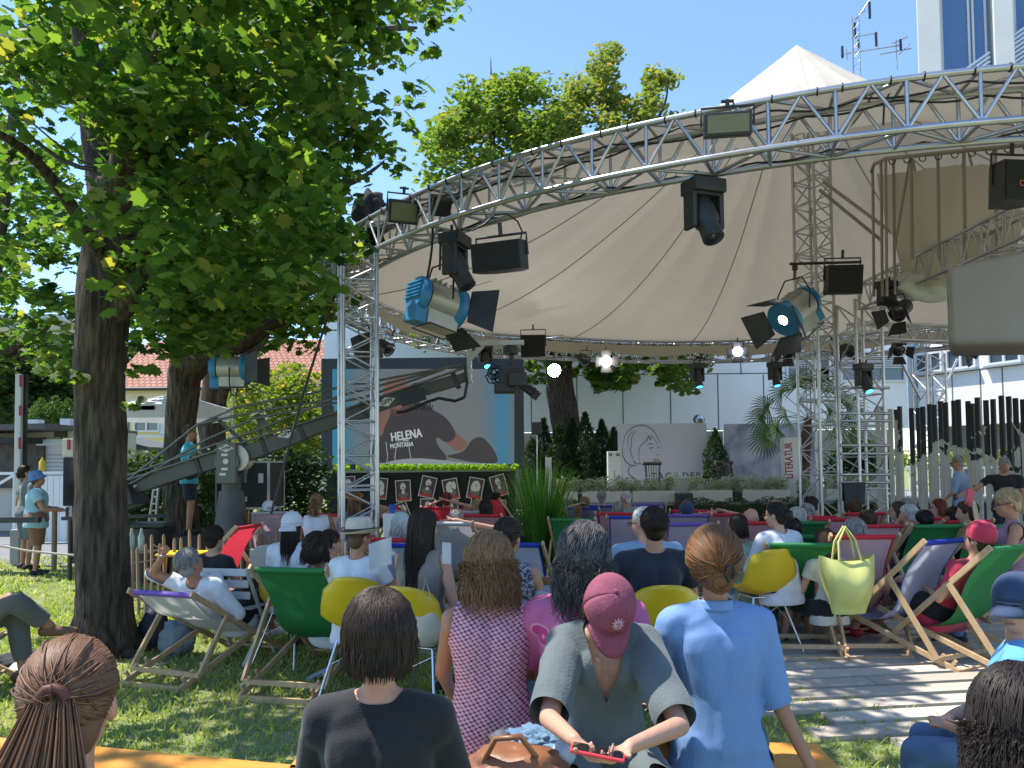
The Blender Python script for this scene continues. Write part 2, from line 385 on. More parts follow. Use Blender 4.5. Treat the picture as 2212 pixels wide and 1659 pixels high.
def simple_tree(name, label, base, trunk_pts, radii, clusters, size, tmpl, lm, cat='tree', group=None, bark=BARK, tilt=.6, limbs=()):
    t = empty(name, base, label=label, cat=cat, group=group); o = Vector(base)
    mb = MB(); limb(mb, [Vector(p) - o for p in trunk_pts], radii, 16, .09)
    for lp, lr in limbs: limb(mb, [Vector(p) - o for p in lp], lr, 8, .1, sub=5)
    mb.build('trunk', bark, t)
    pp = np.concatenate([cluster_pts(c, r, n) for c, r, n in clusters]) - np.array(o)
    np_mesh('crown', leaf_cloud(pp, size, tmpl, tilt), len(tmpl), lm, t); return t
# second maple, leaning, behind the crane's tail
D2 = 12.4; B2 = G(392, 1225); cls = []
for k in range(120):
    x = random.uniform(270, 720); y = random.uniform(380, 745 if x > 400 else 700)
    if 560 < x and y > 700: continue
    D = random.uniform(9.5, 15); r = random.uniform(.35, .6); cls.append((P(x, y, D), (r, r, r * .6), int(60 * r / .4)))
for (x, y) in [(640, 705), (690, 690), (655, 740), (600, 730), (700, 650), ]: cls.append((P(x, y, 11.5), (.25, .25, .2), 26))
simple_tree('maple_tree', 'second maple with a forked leaning trunk behind the camera crane', B2, [(*G(392, 1225).xy, -.05), P(393, 1150, D2), P(388, 1000, D2), P(398, 830, D2), P(405, 770, D2), P(370, 640, D2 - .3), P(350, 450, D2 - .5)], [.32, .27, .24, .25, .26, .18, .12], cls, .15, MAPLE, MLEAF,
            limbs=[([P(405, 800, D2), P(450, 765, D2 - .2), P(520, 740, D2 - .4), P(590, 700, D2 - .6), P(650, 680, D2 - .6)], [.27, .22, .17, .12, .05]), ([P(450, 760, D2), P(480, 700, D2), P(500, 640, D2), P(520, 560, D2)], [.16, .13, .1, .05])])
cls = []
for k in range(45):
    x = random.uniform(420, 640); y = random.uniform(480, 760); r = random.uniform(.4, .7); cls.append((P(x, y, random.uniform(15.5, 18)), (r, r, r * .6), 60))
simple_tree('maple_tree', 'slimmer maple whose bare trunk stands behind the blue lamp on its stand', G(458, 1150), [(*P(458, 1100, 16.5).xy, -.05), P(460, 900, 16.5), P(466, 800, 16.5), P(480, 700, 16.5), P(500, 560, 16.5)], [.3, .26, .25, .22, .12], cls, .16, MAPLE, MLEAF,
            limbs=[([P(466, 900, 16.5), P(488, 830, 16.3), P(520, 780, 16), P(560, 740, 16)], [.13, .12, .09, .04])])
# far left thin backlit maple
cls = []
for k in range(90):
    x = random.uniform(-80, 165); y = random.uniform(150, 800); D = random.uniform(10.5, 14)
    if (x - 110) ** 2 + (y - 275) ** 2 < 50 ** 2: continue
    r = random.uniform(.3, .5); cls.append((P(x, y, D), (r, r, r * .5), 34))
simple_tree('maple_tree', 'loose sunlit maple reaching in from the left edge beside the barrier', P(-60, 1100, 12), [P(-60, 1150, 12), P(-40, 900, 12), P(-30, 700, 12), P(10, 400, 12), P(40, 150, 12)], [.22, .2, .16, .1, .03], cls, .15, MAPLE, MLEAF,
            limbs=[([P(-30, 800, 12), P(20, 755, 11.8), P(70, 735, 11.8), P(110, 700, 11.8)], [.1, .07, .05, .02]), ([P(-30, 760, 12), P(50, 770, 12), P(120, 800, 12)], [.06, .04, .02])])

# ============================================================ TREES BEHIND THE CANOPY
G1 = leafmat('lime_leaf', (.05, .10, .022), (.12, .175, .045), (.26, .2, .07), .35)
G2 = leafmat('autumn_leaf', (.07, .11, .035), (.145, .175, .06), (.27, .17, .09), .35)
def far_crown(poly, Dr, nc, r_, npc, gap=.0):
    cls = []; xs = [p[0] for p in poly]; ys = [p[1] for p in poly]; t = 0
    while len(cls) < nc and t < 9999:
        t += 1; x = random.uniform(min(xs), max(xs)); y = random.uniform(min(ys), max(ys))
        if not inside(poly, x, y) or noise.noise(Vector((x * .02, y * .02, 3))) < gap: continue
        r = r_ * random.uniform(.6, 1.2); cls.append((P(x, y, random.uniform(*Dr)), (r, r, r * .7), npc))
    return cls
poly = [(930, 460), (925, 330), (955, 265), (985, 230), (1005, 180), (1030, 215), (1060, 170), (1085, 180), (1100, 190), (1130, 165), (1170, 190), (1200, 230), (1235, 260), (1235, 460)]
simple_tree('lime_tree', 'dense green tree behind the canopy, left one with bare twigs on top', P(1080, 1015, 31) * 1, [(*P(1080, 1015, 31).xy, -.1), P(1080, 800, 31), P(1075, 500, 31), P(1060, 300, 31), P(1062, 170, 31)], [.5, .45, .35, .2, .04], far_crown(poly, (28, 34), 170, .75, 90, -.25), .26, OVAL, G1, group='trees behind the canopy',
            limbs=[([P(1062, 200, 31), P(1061, 170, 31), P(1060, 125, 31)], [.05, .04, .01]), ([P(1050, 250, 31), P(1018, 210, 31), P(1008, 160, 31)], [.05, .03, .01]), ([P(1065, 230, 31), P(1085, 200, 31), P(1095, 165, 31)], [.05, .03, .01])])
poly = [(1225, 460), (1180, 300), (1180, 230), (1240, 230), (1218, 190), (1230, 170), (1265, 190), (1285, 150), (1290, 112), (1330, 105), (1350, 150), (1340, 200), (1380, 200), (1390, 155), (1430, 165), (1440, 140), (1452, 170), (1420, 230), (1430, 260), (1470, 255), (1485, 225), (1515, 225), (1500, 280), (1510, 400)]
simple_tree('lime_tree', 'looser tree behind the canopy with brownish leaves at its tall top', P(1330, 1015, 33), [(*P(1330, 1015, 33).xy, -.1), P(1330, 800, 33), P(1340, 500, 33), P(1325, 300, 33), P(1300, 150, 33)], [.45, .4, .3, .18, .04], far_crown(poly, (30, 36), 210, .62, 70, -.3), .26, OVAL, G2, group='trees behind the canopy',
            limbs=[([P(1335, 420, 33), P(1370, 330, 33), P(1430, 240, 33), P(1445, 170, 33)], [.14, .1, .06, .02]), ([P(1325, 320, 33), P(1265, 220, 33), P(1225, 190, 33)], [.1, .05, .02])])
cls = []
for k in range(110):
    x = random.uniform(1150, 1560); y = random.uniform(640, 815) if x < 1260 or x > 1500 else random.uniform(640, 838)
    r = random.uniform(.3, .5); cls.append((P(x, y, random.uniform(21.5, 25)), (r, r, r * .6), 60))
for k in range(40):
    x = random.uniform(880, 1150); cls.append((P(x, random.uniform(640, 762), random.uniform(22, 25)), (.5, .5, .35), 50))
simple_tree('plane_tree', 'thick leaning tree trunk behind the stage, its low branches hanging under the truss ring', G(1225, 1078), [(*P(1228, 1010, 23.5).xy, -.1), P(1226, 950, 23.5), P(1216, 880, 23.5), P(1208, 810, 23.5), P(1206, 700, 23.5), P(1180, 500, 24)], [.48, .45, .44, .42, .40, .25], cls, .2, MAPLE, G1,
            limbs=[([P(1206, 780, 23.5), P(1300, 740, 23.2), P(1420, 745, 23), P(1530, 780, 23)], [.22, .15, .1, .03])])

# ============================================================ CONIFERS, HEDGES
THU = leafmat('thuja_spray', (.012, .032, .014), (.03, .06, .022), (.06, .09, .03), .15)
def conifer(x, ytop, ybase, D, w_, label, group, lm=THU, name='thuja'):
    base = P(x, ybase, D); base.z = max(base.z, 0) if ybase > 1050 else base.z
    top = P(x, ytop, D); h = top.z - base.z
    t = empty(name, base, label=label, cat='conifer', group=group)
    mb = MB(); mb.tube([(0, 0, 0), (0, 0, h * .9)], .05, 8, r2=.01); mb.build('trunk', BARK, t)
    n = int(2600 * w_ * h / 1.2); z = rng.random(n) ** 1.1; a = rng.uniform(0, 2 * pi, n)
    prof = w_ / 2 * np.minimum(1, (1 - z) * 2.1 + .05) * (1 + .16 * np.sin(a * 5 + z * 9)) * rng.uniform(.75, 1.08, n)
    c = np.stack([prof * np.cos(a), prof * np.sin(a), z * h], 1)
    lv = leaf_cloud(c, .085, np.array([(0, -.4, 0), (.22, 0, 0), (0, 1.1, 0), (-.22, 0, 0)]), 1.6, -1.2)
    np_mesh('foliage', lv, 4, lm, t)
for i, (x, yt, wd) in enumerate([(1151, 948, .62), (1176, 905, .62), (1208, 918, .62), (1238, 905, .68), (1266, 893, .7), (1302, 908, .65), (1328, 925, .5)]):
    conifer(x, yt, 1052, 21.4 + (i % 2) * .5, wd, ['low bushy conifer right beside the video screen', 'dark pointed conifer left of the leaning tree trunk', 'dark conifer in front of the leaning tree trunk', 'dark conifer right of the leaning tree trunk', 'tallest dark conifer of the row behind the stage', 'dark conifer behind the narrow white lettered column', 'small conifer tucked against the portrait board'][i], 'conifers behind the stage')
conifer(1547, 928, 1050, 20.6, .58, 'single slim conifer between the two stage boards', 'conifers behind the stage')
for i, (x, yt) in enumerate([(88, 862), (118, 858), (146, 864)]):
    conifer(x, yt, 925, 23, .62, ['light green thuja on the garage roof terrace beside the barrier', 'middle light green thuja on the garage roof terrace', 'light green thuja on the garage roof terrace beside the maple trunk'][i], 'thujas above the garage', leafmat('light_thuja', (.04, .09, .02), (.08, .14, .03), (.12, .18, .05), .2))
def bush(name, label, clusters, size, lm, cat='bush', group=None, tmpl=OVAL, kind=None, tilt=.9):
    pp = np.concatenate([cluster_pts(c, r, n, .35) for c, r, n in clusters]); o = Vector(clusters[0][0]); o.z = 0
    ob = np_mesh(name, leaf_cloud(pp - np.array(o), size, tmpl, tilt), len(tmpl), lm); ob.location = o
    return tag(ob, label, cat, group)
HED = leafmat('hedge_leaf', (.02, .05, .014), (.05, .09, .025), (.12, .15, .04), .25)
bush('hedge', 'leafy hedge behind the camera crane, between the maple trunks and the flight case', [(P(x, y, 15.5), (.5, .4, .4), 130) for x in range(262, 480, 26) for y in (1010, 1050, 1090, 1130)], .12, HED, 'hedge')
bush('hedge', 'leafy hedge beside the left edge of the video screen', [(P(x, y, 17.5), (.5, .4, .42), 150) for x in range(575, 706, 22) for y in (1005, 1045, 1085, 1125)], .12, HED, 'hedge')
YB = leafmat('yellow_bush_leaf', (.07, .12, .02), (.17, .2, .04), (.42, .24, .06), .35)
bush('shrub', 'big yellow green shrub behind the crane arm, left of the video screen', [(P(random.uniform(500, 690), random.uniform(800, 985), random.uniform(21, 24)), (.55, .5, .4), 70) for _ in range(90)], .17, YB, 'shrub')
HT = leafmat('hill_leaf', (.02, .045, .018), (.05, .085, .03), (.1, .13, .04), .2)
for i, (x, y0, wd) in enumerate([(10, 720, 60), (75, 735, 55), (140, 750, 55), (215, 740, 60)]):
    cls = [(P(x + random.uniform(-wd, wd), random.uniform(y0, 930), random.uniform(44, 50)), (1.3, 1.3, 1.0), 100) for _ in range(60)]
    simple_tree('oak_tree', ['dark wooded tree below the flat roofed house at the left edge', 'dark tree behind the striped barrier pole', 'dark tree behind the garage roof thujas', 'dark tree hidden mostly behind the big maple trunk'][i], P(x, 1016, 47), [P(x, 1040, 47), P(x, 900, 47), P(x, 800, 47)], [.5, .4, .2], cls, .42, OVAL, HT, group='dark trees on the far left')
# ============================================================ BUILDINGS
WHITE = mat('white_panel', (.78, .79, .79), .6, col2=(.84, .85, .85), scale=.6)
JOINT = mat('panel_joint', (.12, .13, .14), .8)
GLASS = mat('window_glass', (.03, .05, .07), .06, spec=1., col2=(.06, .09, .11), scale=1.5)
FRAMEW = mat('window_frame_white', (.62, .64, .66), .5)
bd = empty('studio_building', (6, 26, 0), label='long white panelled building behind the stage with a row of windows', cat='building')
def W(x, y, D=26.): return P(x, y, D) - Vector((6, 26, 0))
X0, X1 = W(700, 900).x, W(1962, 900).x
zt = 8.2; zb = W(1400, 930).z
mb = MB(); mb.box(((X0 + X1) / 2, .25, (zb + zt) / 2), (X1 - X0, .5, zt - zb)); 
mb.build('facade', WHITE, bd)
mb = MB(); mb.box(((X0 + X1) / 2, 1.2, zb / 2), (X1 - X0, .3, zb)); mb.build('ground_floor', mat('recess_wall', (.22, .23, .22), .7, col2=(.3, .31, .3), scale=1), bd)
mb = MB()
for x in (950, 1050, 1148, 1247, 1346, 1449, 1552, 1651, 1752, 1854): mb.box((W(x, 900).x, -.003, (zb + W(x, 809).z) / 2), (.035, .012, W(x, 809).z - zb))
mb.box(((X0 + X1) / 2, -.003, W(1400, 809).z), (X1 - X0, .012, .035))
for x in (1490, 1600): mb.box((W(x, 780).x, -.003, (W(x, 809).z + zt) / 2), (.035, .012, zt - W(x, 809).z))
mb.build('panel_joints', JOINT, bd)
def window(parent, c, w_, h, R=None, shade=True):
    T = R if R is not None else Matrix.Identity(3)
    mb = MB(); t = .07
    for (dx, dz, a, b_) in ((0, h / 2, w_, t), (0, -h / 2, w_, t), (-w_ / 2, 0, t, h), (w_ / 2, 0, t, h), (0, 0, t, h)):
        mb.box(Vector(c) + T @ Vector((dx, -.04, dz)), (a + (t if dx == 0 and dz else 0), .1, b_ - (t if dz == 0 else 0)), T)
    fr = mb.build('window', FRAMEW, parent)
    mb = MB(); mb.box(Vector(c) + T @ Vector((0, -.012, 0)), (w_ - .07, .02, h - .07), T); mb.build('pane', GLASS, fr)
    if shade:
        mb = MB()
        for k in range(7): mb.box(Vector(c) + T @ Vector((0, -.075, h / 2 - .09 - k * .075)), (w_ - .1, .012, .05), T)
        mb.build('blind', mat('blind_slat', (.45, .46, .47), .5), fr)
for x in (1745, 1815, 1905): window(bd, W(x, 792) + Vector((0, -.0, 0)), 1.45, 1.0)
# side wing, sunlit, coming towards the camera
A = Vector((P(1985, 900, 26).x, 26, 0)); Bv = Vector((P(2212, 900, 22.8).x, 22.8, 0)); dv = (Bv - A).normalized(); Bv = A + dv * 9
ang = math.atan2(dv.y, dv.x); RR = rotz(ang)
wg = empty('side_wing', A, label='sunlit white wing of the building at the right with a ledge and small windows', cat='building')
wl = lambda s, n, z: RR @ Vector((s, n, z))
mb = MB(); mb.box(wl(4.5, .3, (zb + zt) / 2), (9, .6, zt - zb), RR); mb.build('facade', WHITE, wg)
mb = MB(); mb.box(wl(4.5, 1.2, zb / 2), (9, .3, zb), RR); mb.build('ground_floor', MATS['recess_wall'], wg)
mb = MB(); mb.box(wl(-.25, .25, (zb + zt) / 2), (.5, .4, zt - zb), rotz(0)); mb.build('corner_pier', mat('shaded_pier', (.40, .50, .58), .6), wg)  # narrow wall piece in shade; the bluish shade is put into its colour
zl = P(2050, 806, 25).z
mb = MB(); mb.box(wl(4.5, -.004, zl), (9, .012, .04), RR)
for s in (.55, 1.25, 2.2, 2.9, 4.2): mb.box(wl(s, -.004, (zb + zl) / 2), (.035, .012, zl - zb), RR)
mb.build('panel_joints', JOINT, wg)
for s in (.35, 1.5, 2.9, 4.4):
    window(wg, wl(s + .1, 0, zl + .42), .95, .62, RR, False)
    mb = MB(); mb.box(wl(s + .1, -.08, zl + .03), (1.15, .2, .06), RR); mb.build('sill', mat('grey_sill', (.3, .34, .38), .5), wg)
mb = MB(); mb.box((0, 0, 1.35), (11, .05, .06)); 
for k in range(36): mb.box((-5.4 + k * .3, 0, .7), (.03, .03, 1.3))
mb.box((0, 0, .15), (11, .05, .06))
f = mb.build('railing', mat('pale_rail', (.75, .76, .74), .5)); f.location = P(2080, 1000, 21.5).xy.to_3d(); tag(f, 'pale metal railing behind the slatted painted posts', 'railing')
bush('shrub', 'sunny yellow shrubs seen through the painted posts', [(P(random.uniform(1880, 2212), random.uniform(985, 1010), 23), (.5, .4, .3), 60) for _ in range(26)], .12, YB, 'shrub')
bush('shrub', 'dark clipped shrub behind the scaffold tower', [(P(random.uniform(1790, 1915), random.uniform(965, 1075), 19.5), (.35, .3, .3), 130) for _ in range(34)], .09, THU, 'shrub')
bush('shrub', 'dark evergreen shrub at the right edge beside the man in the black polo', [(P(random.uniform(2178, 2240), random.uniform(975, 1065), 14.5), (.25, .25, .25), 120) for _ in range(26)], .07, THU, 'shrub')

# tower block with concrete fins, top right
tb = empty('office_tower', P(2012, 900, 27).xy.to_3d(), rad(-28.6), 'concrete office block with tall fins, blue windows and slanting louvres at the upper right', 'building')
CONC = mat('pale_concrete', (.56, .57, .56), .7, col2=(.64, .65, .64), scale=1.2)
mb = MB(); mb.box((7.3, 4.6, 13), (14, 8, 26)); mb.build('core', mat('core_wall', (.35, .37, .38), .6), tb)
LV = mat('louvre_metal', (.60, .62, .64), .35, .4); S0 = (0, 2.2, 4.4, 6.6, 8.8)
for i_, a in enumerate(S0):
    mb = MB(); mb.box((a + .3, .0, 13.), (.72 if i_ == 0 else .58, 1.3, 26.), bev=.03); mb.build('fin', CONC, tb)
    if i_ == 4: break
    mb = MB()
    for q in (.72, 1.55, 1.68, 2.05): mb.box((a + q, .50, 13.), (.07, .12, 26.))
    fr = mb.build('window', FRAMEW, tb); mb = MB(); mb.box((a + 1.3, .57, 13.), (1.7, .03, 26.)); mb.build('pane', mat('blue_glass', (.10, .19, .32), .08, metal=.35, spec=1), fr)
    for k in range(20):
        z0 = 14.75 + .56 * a - k * .155; mb = MB(); mb.bar((a + .62, -.05, z0), (a + 2.12, -.05, z0 + .84), .06, .085); mb.build('louvre', LV, tb)

# antenna mast
am = empty('antenna_mast', P(1873, 1000, 36).xy.to_3d(), label='thin lattice antenna mast with side arms behind the white tent peak', cat='antenna')
o = am.location; mb = MB(); A_ = lambda x, y: P(x, y, 36) - o
zt_ = A_(1873, 35).z
for dx, dy in ((-.18, -.1), (.18, -.1), (0, .2)): mb.tube([(dx, dy, 0), (dx, dy, zt_)], .02, 6)
for k in range(int(zt_ / .45)):
    z = k * .45; q = [(-.18, -.1), (.18, -.1), (0, .2)]
    for i in range(3): mb.tube([(*q[i], z), (*q[(i + 1) % 3], z + .45)], .014, 5)
mb.tube([(0, 0, zt_ - .3), A_(1877, 2)], .03, 6)
mb.build('lattice', ALU, am)
mb = MB()
for (x0, y0, x1, y1) in ((1815, 118, 1945, 98), (1845, 80, 1892, 72), (1935, 85, 1938, 150), (1925, 95, 1960, 80), (1840, 45, 1870, 22), (1828, 105, 1830, 130), (1900, 118, 1968, 105), (1942, 118, 1965, 95)): mb.tube([A_(x0, y0), A_(x1, y1)], .03, 6)
mb.build('arms', ALU, am)
for (x0, y0, y1) in ((1878, 5, 40), (1846, 50, 82), (1819, 100, 125), (1945, 85, 108), (1892, 70, 100), (1855, 85, 110)): mb = MB(); mb.tube([A_(x0, y0), A_(x0 + 1, y1)], .06, 6); mb.build('antenna', DARKM, am)

# ------------------------------------------------------------ houses at the left
m, nt, b, tc = nodes_of('roof_tiles', .8)
br = nt.nodes.new('ShaderNodeTexBrick'); br.inputs['Scale'].default_value = 1.; br.inputs['Brick Width'].default_value = .30; br.inputs['Row Height'].default_value = .34; br.inputs['Mortar Size'].default_value = .035
br.inputs['Color1'].default_value = (.34, .12, .07, 1); br.inputs['Color2'].default_value = (.42, .17, .10, 1); br.inputs['Mortar'].default_value = (.09, .04, .03, 1)
cb = nt.nodes.new('ShaderNodeMapping'); nt.links.new(tc.outputs['Object'], cb.inputs[0]); nt.links.new(cb.outputs[0], br.inputs[0]); nt.links.new(br.outputs[0], b.inputs['Base Color'])
ROOF = m
hs = empty('long_house', P(520, 1000, 39).xy.to_3d(), label='long cream house with a red tiled roof behind the trees', cat='house'); o = hs.location
H_ = lambda x, y, D=39: P(x, y, D) - o
ze = H_(520, 838).z; zr = H_(520, 735).z + .6; xa = H_(262, 800).x; xb = H_(800, 800).x
mb = MB(); mb.box(((xa + xb) / 2, 4, ze / 2), (xb - xa, 8, ze)); mb.build('wall', mat('cream_render', (.62, .57, .46), .8, col2=(.68, .63, .53), scale=1), hs)
sl_ = math.hypot(4.5, zr - ze); R_ = Matrix.Rotation(math.atan2(zr - ze, 4.5), 3, 'X')
mb = MB(); mb.box((0, 0, 0), (xb - xa + 1, sl_, .12)); rf = mb.build('roof', ROOF, hs); rf.location = ((xa + xb) / 2, 1.75, (ze + zr) / 2); rf.rotation_euler = R_.to_euler()
mb = MB(); mb.box((0, 0, 0), (xb - xa + 1, sl_, .12)); rf2 = mb.build('roof', ROOF, hs); rf2.location = ((xa + xb) / 2, 6.25, (ze + zr) / 2 - .01); rf2.rotation_euler = (-math.atan2(zr - ze, 4.5), 0, 0)
mb = MB(); mb.tube([(xa - .5, -.55, ze - .05), (xb + .5, -.55, ze - .05)], .09, 8); mb.build('gutter', DARKM, hs)
for x in (300, 500, 600, 640): window(hs, H_(x, 905) + Vector((0, 0, 0)), 1.1, 1.3, None, False)
yh = empty('yellow_house', P(370, 1000, 30).xy.to_3d(), label='yellow house wall with a white framed window below the white parasol', cat='house'); o = yh.location
Y_ = lambda x, y, D=30: P(x, y, D) - o
mb = MB(); mb.box((0, 2, Y_(370, 868).z / 2), (Y_(440, 900).x - Y_(262, 900).x, 4, Y_(370, 868).z)); mb.build('wall', mat('yellow_render', (.68, .56, .25), .8, col2=(.74, .62, .31), scale=1.5), yh)
mb = MB()
for (x0, y0, x1, y1) in ((262, 940, 440, 944), (345, 878, 356, 940), (355, 870, 410, 880)):
    p = Y_(x0, y0); q = Y_(x1, y1); mb.box(((p.x + q.x) / 2, -.02, (p.z + q.z) / 2), (abs(q.x - p.x), .04, abs(q.z - p.z)))
mb.build('trim', FRAMEW, yh); window(yh, Y_(318, 915), .95, .6, None, False)
lo = empty('low_garage', P(300, 1000, 24).xy.to_3d(), label='low cream garage with a dark sloping roof edge behind the maple trunk', cat='garage'); o = lo.location
L_ = lambda x, y: P(x, y, 24) - o
mb = MB(); mb.box(((L_(255, 1000).x + L_(338, 1000).x) / 2, 1, L_(300, 970).z / 2), (L_(338, 1000).x - L_(255, 1000).x, 2, L_(300, 970).z)); mb.build('wall', MATS['cream_render'], lo)
mb = MB(); mb.bar(L_(250, 948) + Vector((0, .5, 0)), L_(345, 972) + Vector((0, .5, 0)), 2.6, .16); mb.build('roof', mat('dark_roof', (.09, .085, .085), .7), lo)
gb = empty('garage_building', P(80, 1000, 20).xy.to_3d(), label='flat roofed cream garage with a roller shutter and dark awning at the far left', cat='garage'); o = gb.location
S_ = lambda x, y: P(x, y, 20) - o
zt2 = S_(80, 928).z; x0 = S_(-120, 1000).x; x1 = S_(172, 1000).x
mb = MB(); mb.box(((x0 + x1) / 2, 1.5, zt2 / 2), (x1 - x0, 3, zt2)); mb.build('wall', mat('grey_cream_render', (.48, .46, .42), .8, col2=(.55, .53, .48), scale=2), gb)
mb = MB(); mb.bar(S_(-120, 934) + Vector((0, .8, 0)), S_(172, 926) + Vector((0, .8, 0)), 4.6, .13); mb.build('roof', MATS['dark_roof'], gb)
mb = MB(); mb.box((S_(120, 1000).x, -.03, (S_(120, 960).z) / 2), (S_(145, 1000).x - S_(96, 1000).x, .05, S_(120, 960).z)); sh = mb.build('roller_shutter', mat('shutter', (.5, .52, .55), .5), gb)
mb = MB()
for k in range(20): mb.box((S_(120, 1000).x, -.065, .05 + k * .1), (S_(145, 1000).x - S_(97, 1000).x, .02, .03))
mb.build('slats', mat('shutter_groove', (.3, .32, .34), .5), sh)
mb = MB(); mb.box((S_(118, 955).x, -.05, S_(118, 956).z), (.75, .25, .16)); mb.build('shutter_box', mat('shutter_box', (.55, .65, .72), .5), gb)
mb = MB(); mb.box((S_(10, 955).x, -.5, S_(10, 955).z), (2.2, 1.1, .12)); mb.build('awning', mat('dark_awning', (.03, .045, .05), .8), gb)
mb = MB(); mb.box((S_(10, 985).x, -.1, S_(10, 1000).z), (2.2, .12, 1.3)); mb.build('stone_panel', mat('dark_stone', (.05, .05, .048), .9, col2=(.13, .12, .11), scale=5, bump=.8), gb)
mb = MB(); mb.box(S_(133, 938), (.3, .16, .15)); mb.tube([S_(133, 944), S_(135, 951)], .02, 6); mb.build('floodlight', DARKM, gb)
for (x, y) in ((62, 922), (133, 920)): mb = MB(); mb.box(S_(x, y) + Vector((0, .3, .03)), (.28, .28, .34)); mb.build('parapet_post', FRAMEW, gb)
ft = empty('flat_roof_house', P(60, 1000, 60).xy.to_3d(), label='distant pale flat roofed house with one window at the upper left edge', cat='house'); o = ft.location
mb = MB(); a = P(-40, 700, 60) - o; c = P(118, 700, 60) - o; mb.box(((a.x + c.x) / 2, 3, (P(60, 690, 60).z) / 2), (c.x - a.x, 6, P(60, 690, 60).z)); mb.build('wall', mat('tan_render', (.42, .37, .30), .8, col2=(.48, .43, .36), scale=.5), ft)
mb = MB(); mb.box(((a.x + c.x) / 2, 3, P(60, 686, 60).z), (c.x - a.x + .8, 7, .35)); mb.build('roof', mat('roof_edge', (.4, .43, .46), .6), ft)
window(ft, P(42, 713, 60) - o, 1.3, .8, None, False)

# white gate and fence in front of the garage
gt = empty('garden_gate', G(80, 1130).xy.to_3d() * 1, label='white framed gate panels in front of the garage at the left', cat='gate'); gt.location = P(70, 1100, 16.5).xy.to_3d(); o = gt.location
mb = MB(); K_ = lambda x, y: P(x, y, 16.5) - o
mb.box(((K_(-60, 1100).x + K_(143, 1100).x) / 2, 0, K_(80, 1022).z), (K_(143, 1100).x - K_(-60, 1100).x, .06, .06))
for x in (32, 47, 143): mb.box((K_(x, 1100).x, 0, K_(x, 1022).z / 2), (.06, .07, K_(x, 1022).z - .06))
mb.bar(K_(-10, 1050), K_(32, 1025), .04, .05); mb.build('frame', mat('white_paint', (.72, .74, .76), .5), gt)
mb = MB(); a = K_(49, 1100).x; c = K_(141, 1100).x
for k in range(7): mb.box((a + (c - a) * (k + .5) / 7, .02, K_(80, 1022).z / 2 - .02), ((c - a) / 7 - .012, .03, K_(80, 1022).z - .1))
mb.build('boards', mat('white_paint', (.72, .74, .76), .5), gt)
# barrier pole
bp_ = empty('barrier_pole', P(43, 1165, 12.8).xy.to_3d(), label='raised white barrier pole with red bars at the left', cat='barrier'); o = bp_.location; o2 = Vector(o)
p0 = P(38, 1120, 12.8) - o2; p1 = P(42.5, 808, 12.8) - o2
mb = MB(); mb.box((p0.x, .0, .3), (.16, .16, .6), bev=.02); mb.build('base', mat('grey_metal', (.25, .26, .28), .5), bp_)
mb = MB(); mb.bar(p0, p1, .10, .08, up=(0, -1, 0), bev=.008); pl = mb.build('pole', MATS['white_paint'], bp_)
mb = MB(); mb.bar(p0 + Vector((.075, .05, 0)), p1 + Vector((.075, .05, 0)), .05, .05, up=(0, -1, 0)); mb.build('rubber_edge', DARKM, bp_)
for (ya, yb) in ((810, 835), (876, 898), (945, 970), (1012, 1035)):
    xa_ = 37 + (1120 - ya) * .0155; mb = MB(); mb.bar(P(xa_ + 3, yb, 12.735) - o2, P(xa_ + 3, ya, 12.735) - o2, .045, .006, up=(0, -1, 0)); mb.build('red_bar', mat('red_paint', (.45, .02, .03), .5), pl)
# wall lamp box and dark frame by the big trunk, gas bottle
sg = empty('sign_box', P(156, 970, 15).xy.to_3d(), label='small cream sign box on the wall beside the big maple trunk', cat='sign'); o = Vector(sg.location)
mb = MB(); mb.box(P(156, 967, 15) - o, (.22, .3, .34), bev=.01); mb.build('box', mat('cream_box', (.62, .56, .44), .5), sg)
mb = MB(); mb.box(P(148, 960, 14.83) - o, (.05, .02, .2)); mb.build('red_symbol', MATS['red_paint'], sg)
mb = MB(); mb.box(Vector((0, .1, .7)), (.06, .06, 1.4)); mb.build('post', DARKM, sg)
dp = empty('display_stand', P(158, 1040, 13).xy.to_3d(), label='dark framed outdoor display panel half hidden by the big maple trunk', cat='display stand'); o = Vector(dp.location)
mb = MB(); mb.box(P(160, 1040, 13) - o, (.30, .16, .82), bev=.02); mb.build('panel', DARKM, dp)
mb = MB(); mb.box(P(160, 1040, 12.9) - o, (.14, .02, .66)); mb.build('screen', mat('brown_glass', (.06, .025, .02), .3), dp)
mb = MB(); mb.box(Vector((.05, 0, .25)), (.08, .1, .5)); mb.build('post', DARKM, dp)
mb = MB(); c = P(91, 1018, 16.8); mb.lathe((c.x, c.y, c.z), [(.001, 0), (.06, 0), (.065, .02), (.065, .2), (.03, .25), (.02, .28), (.02, .31), (.001, .31)], 14); tag(mb.build('gas_bottle', mat('yellow_paint', (.6, .42, .03), .4)), 'yellow gas bottle above the white gate', 'gas bottle')

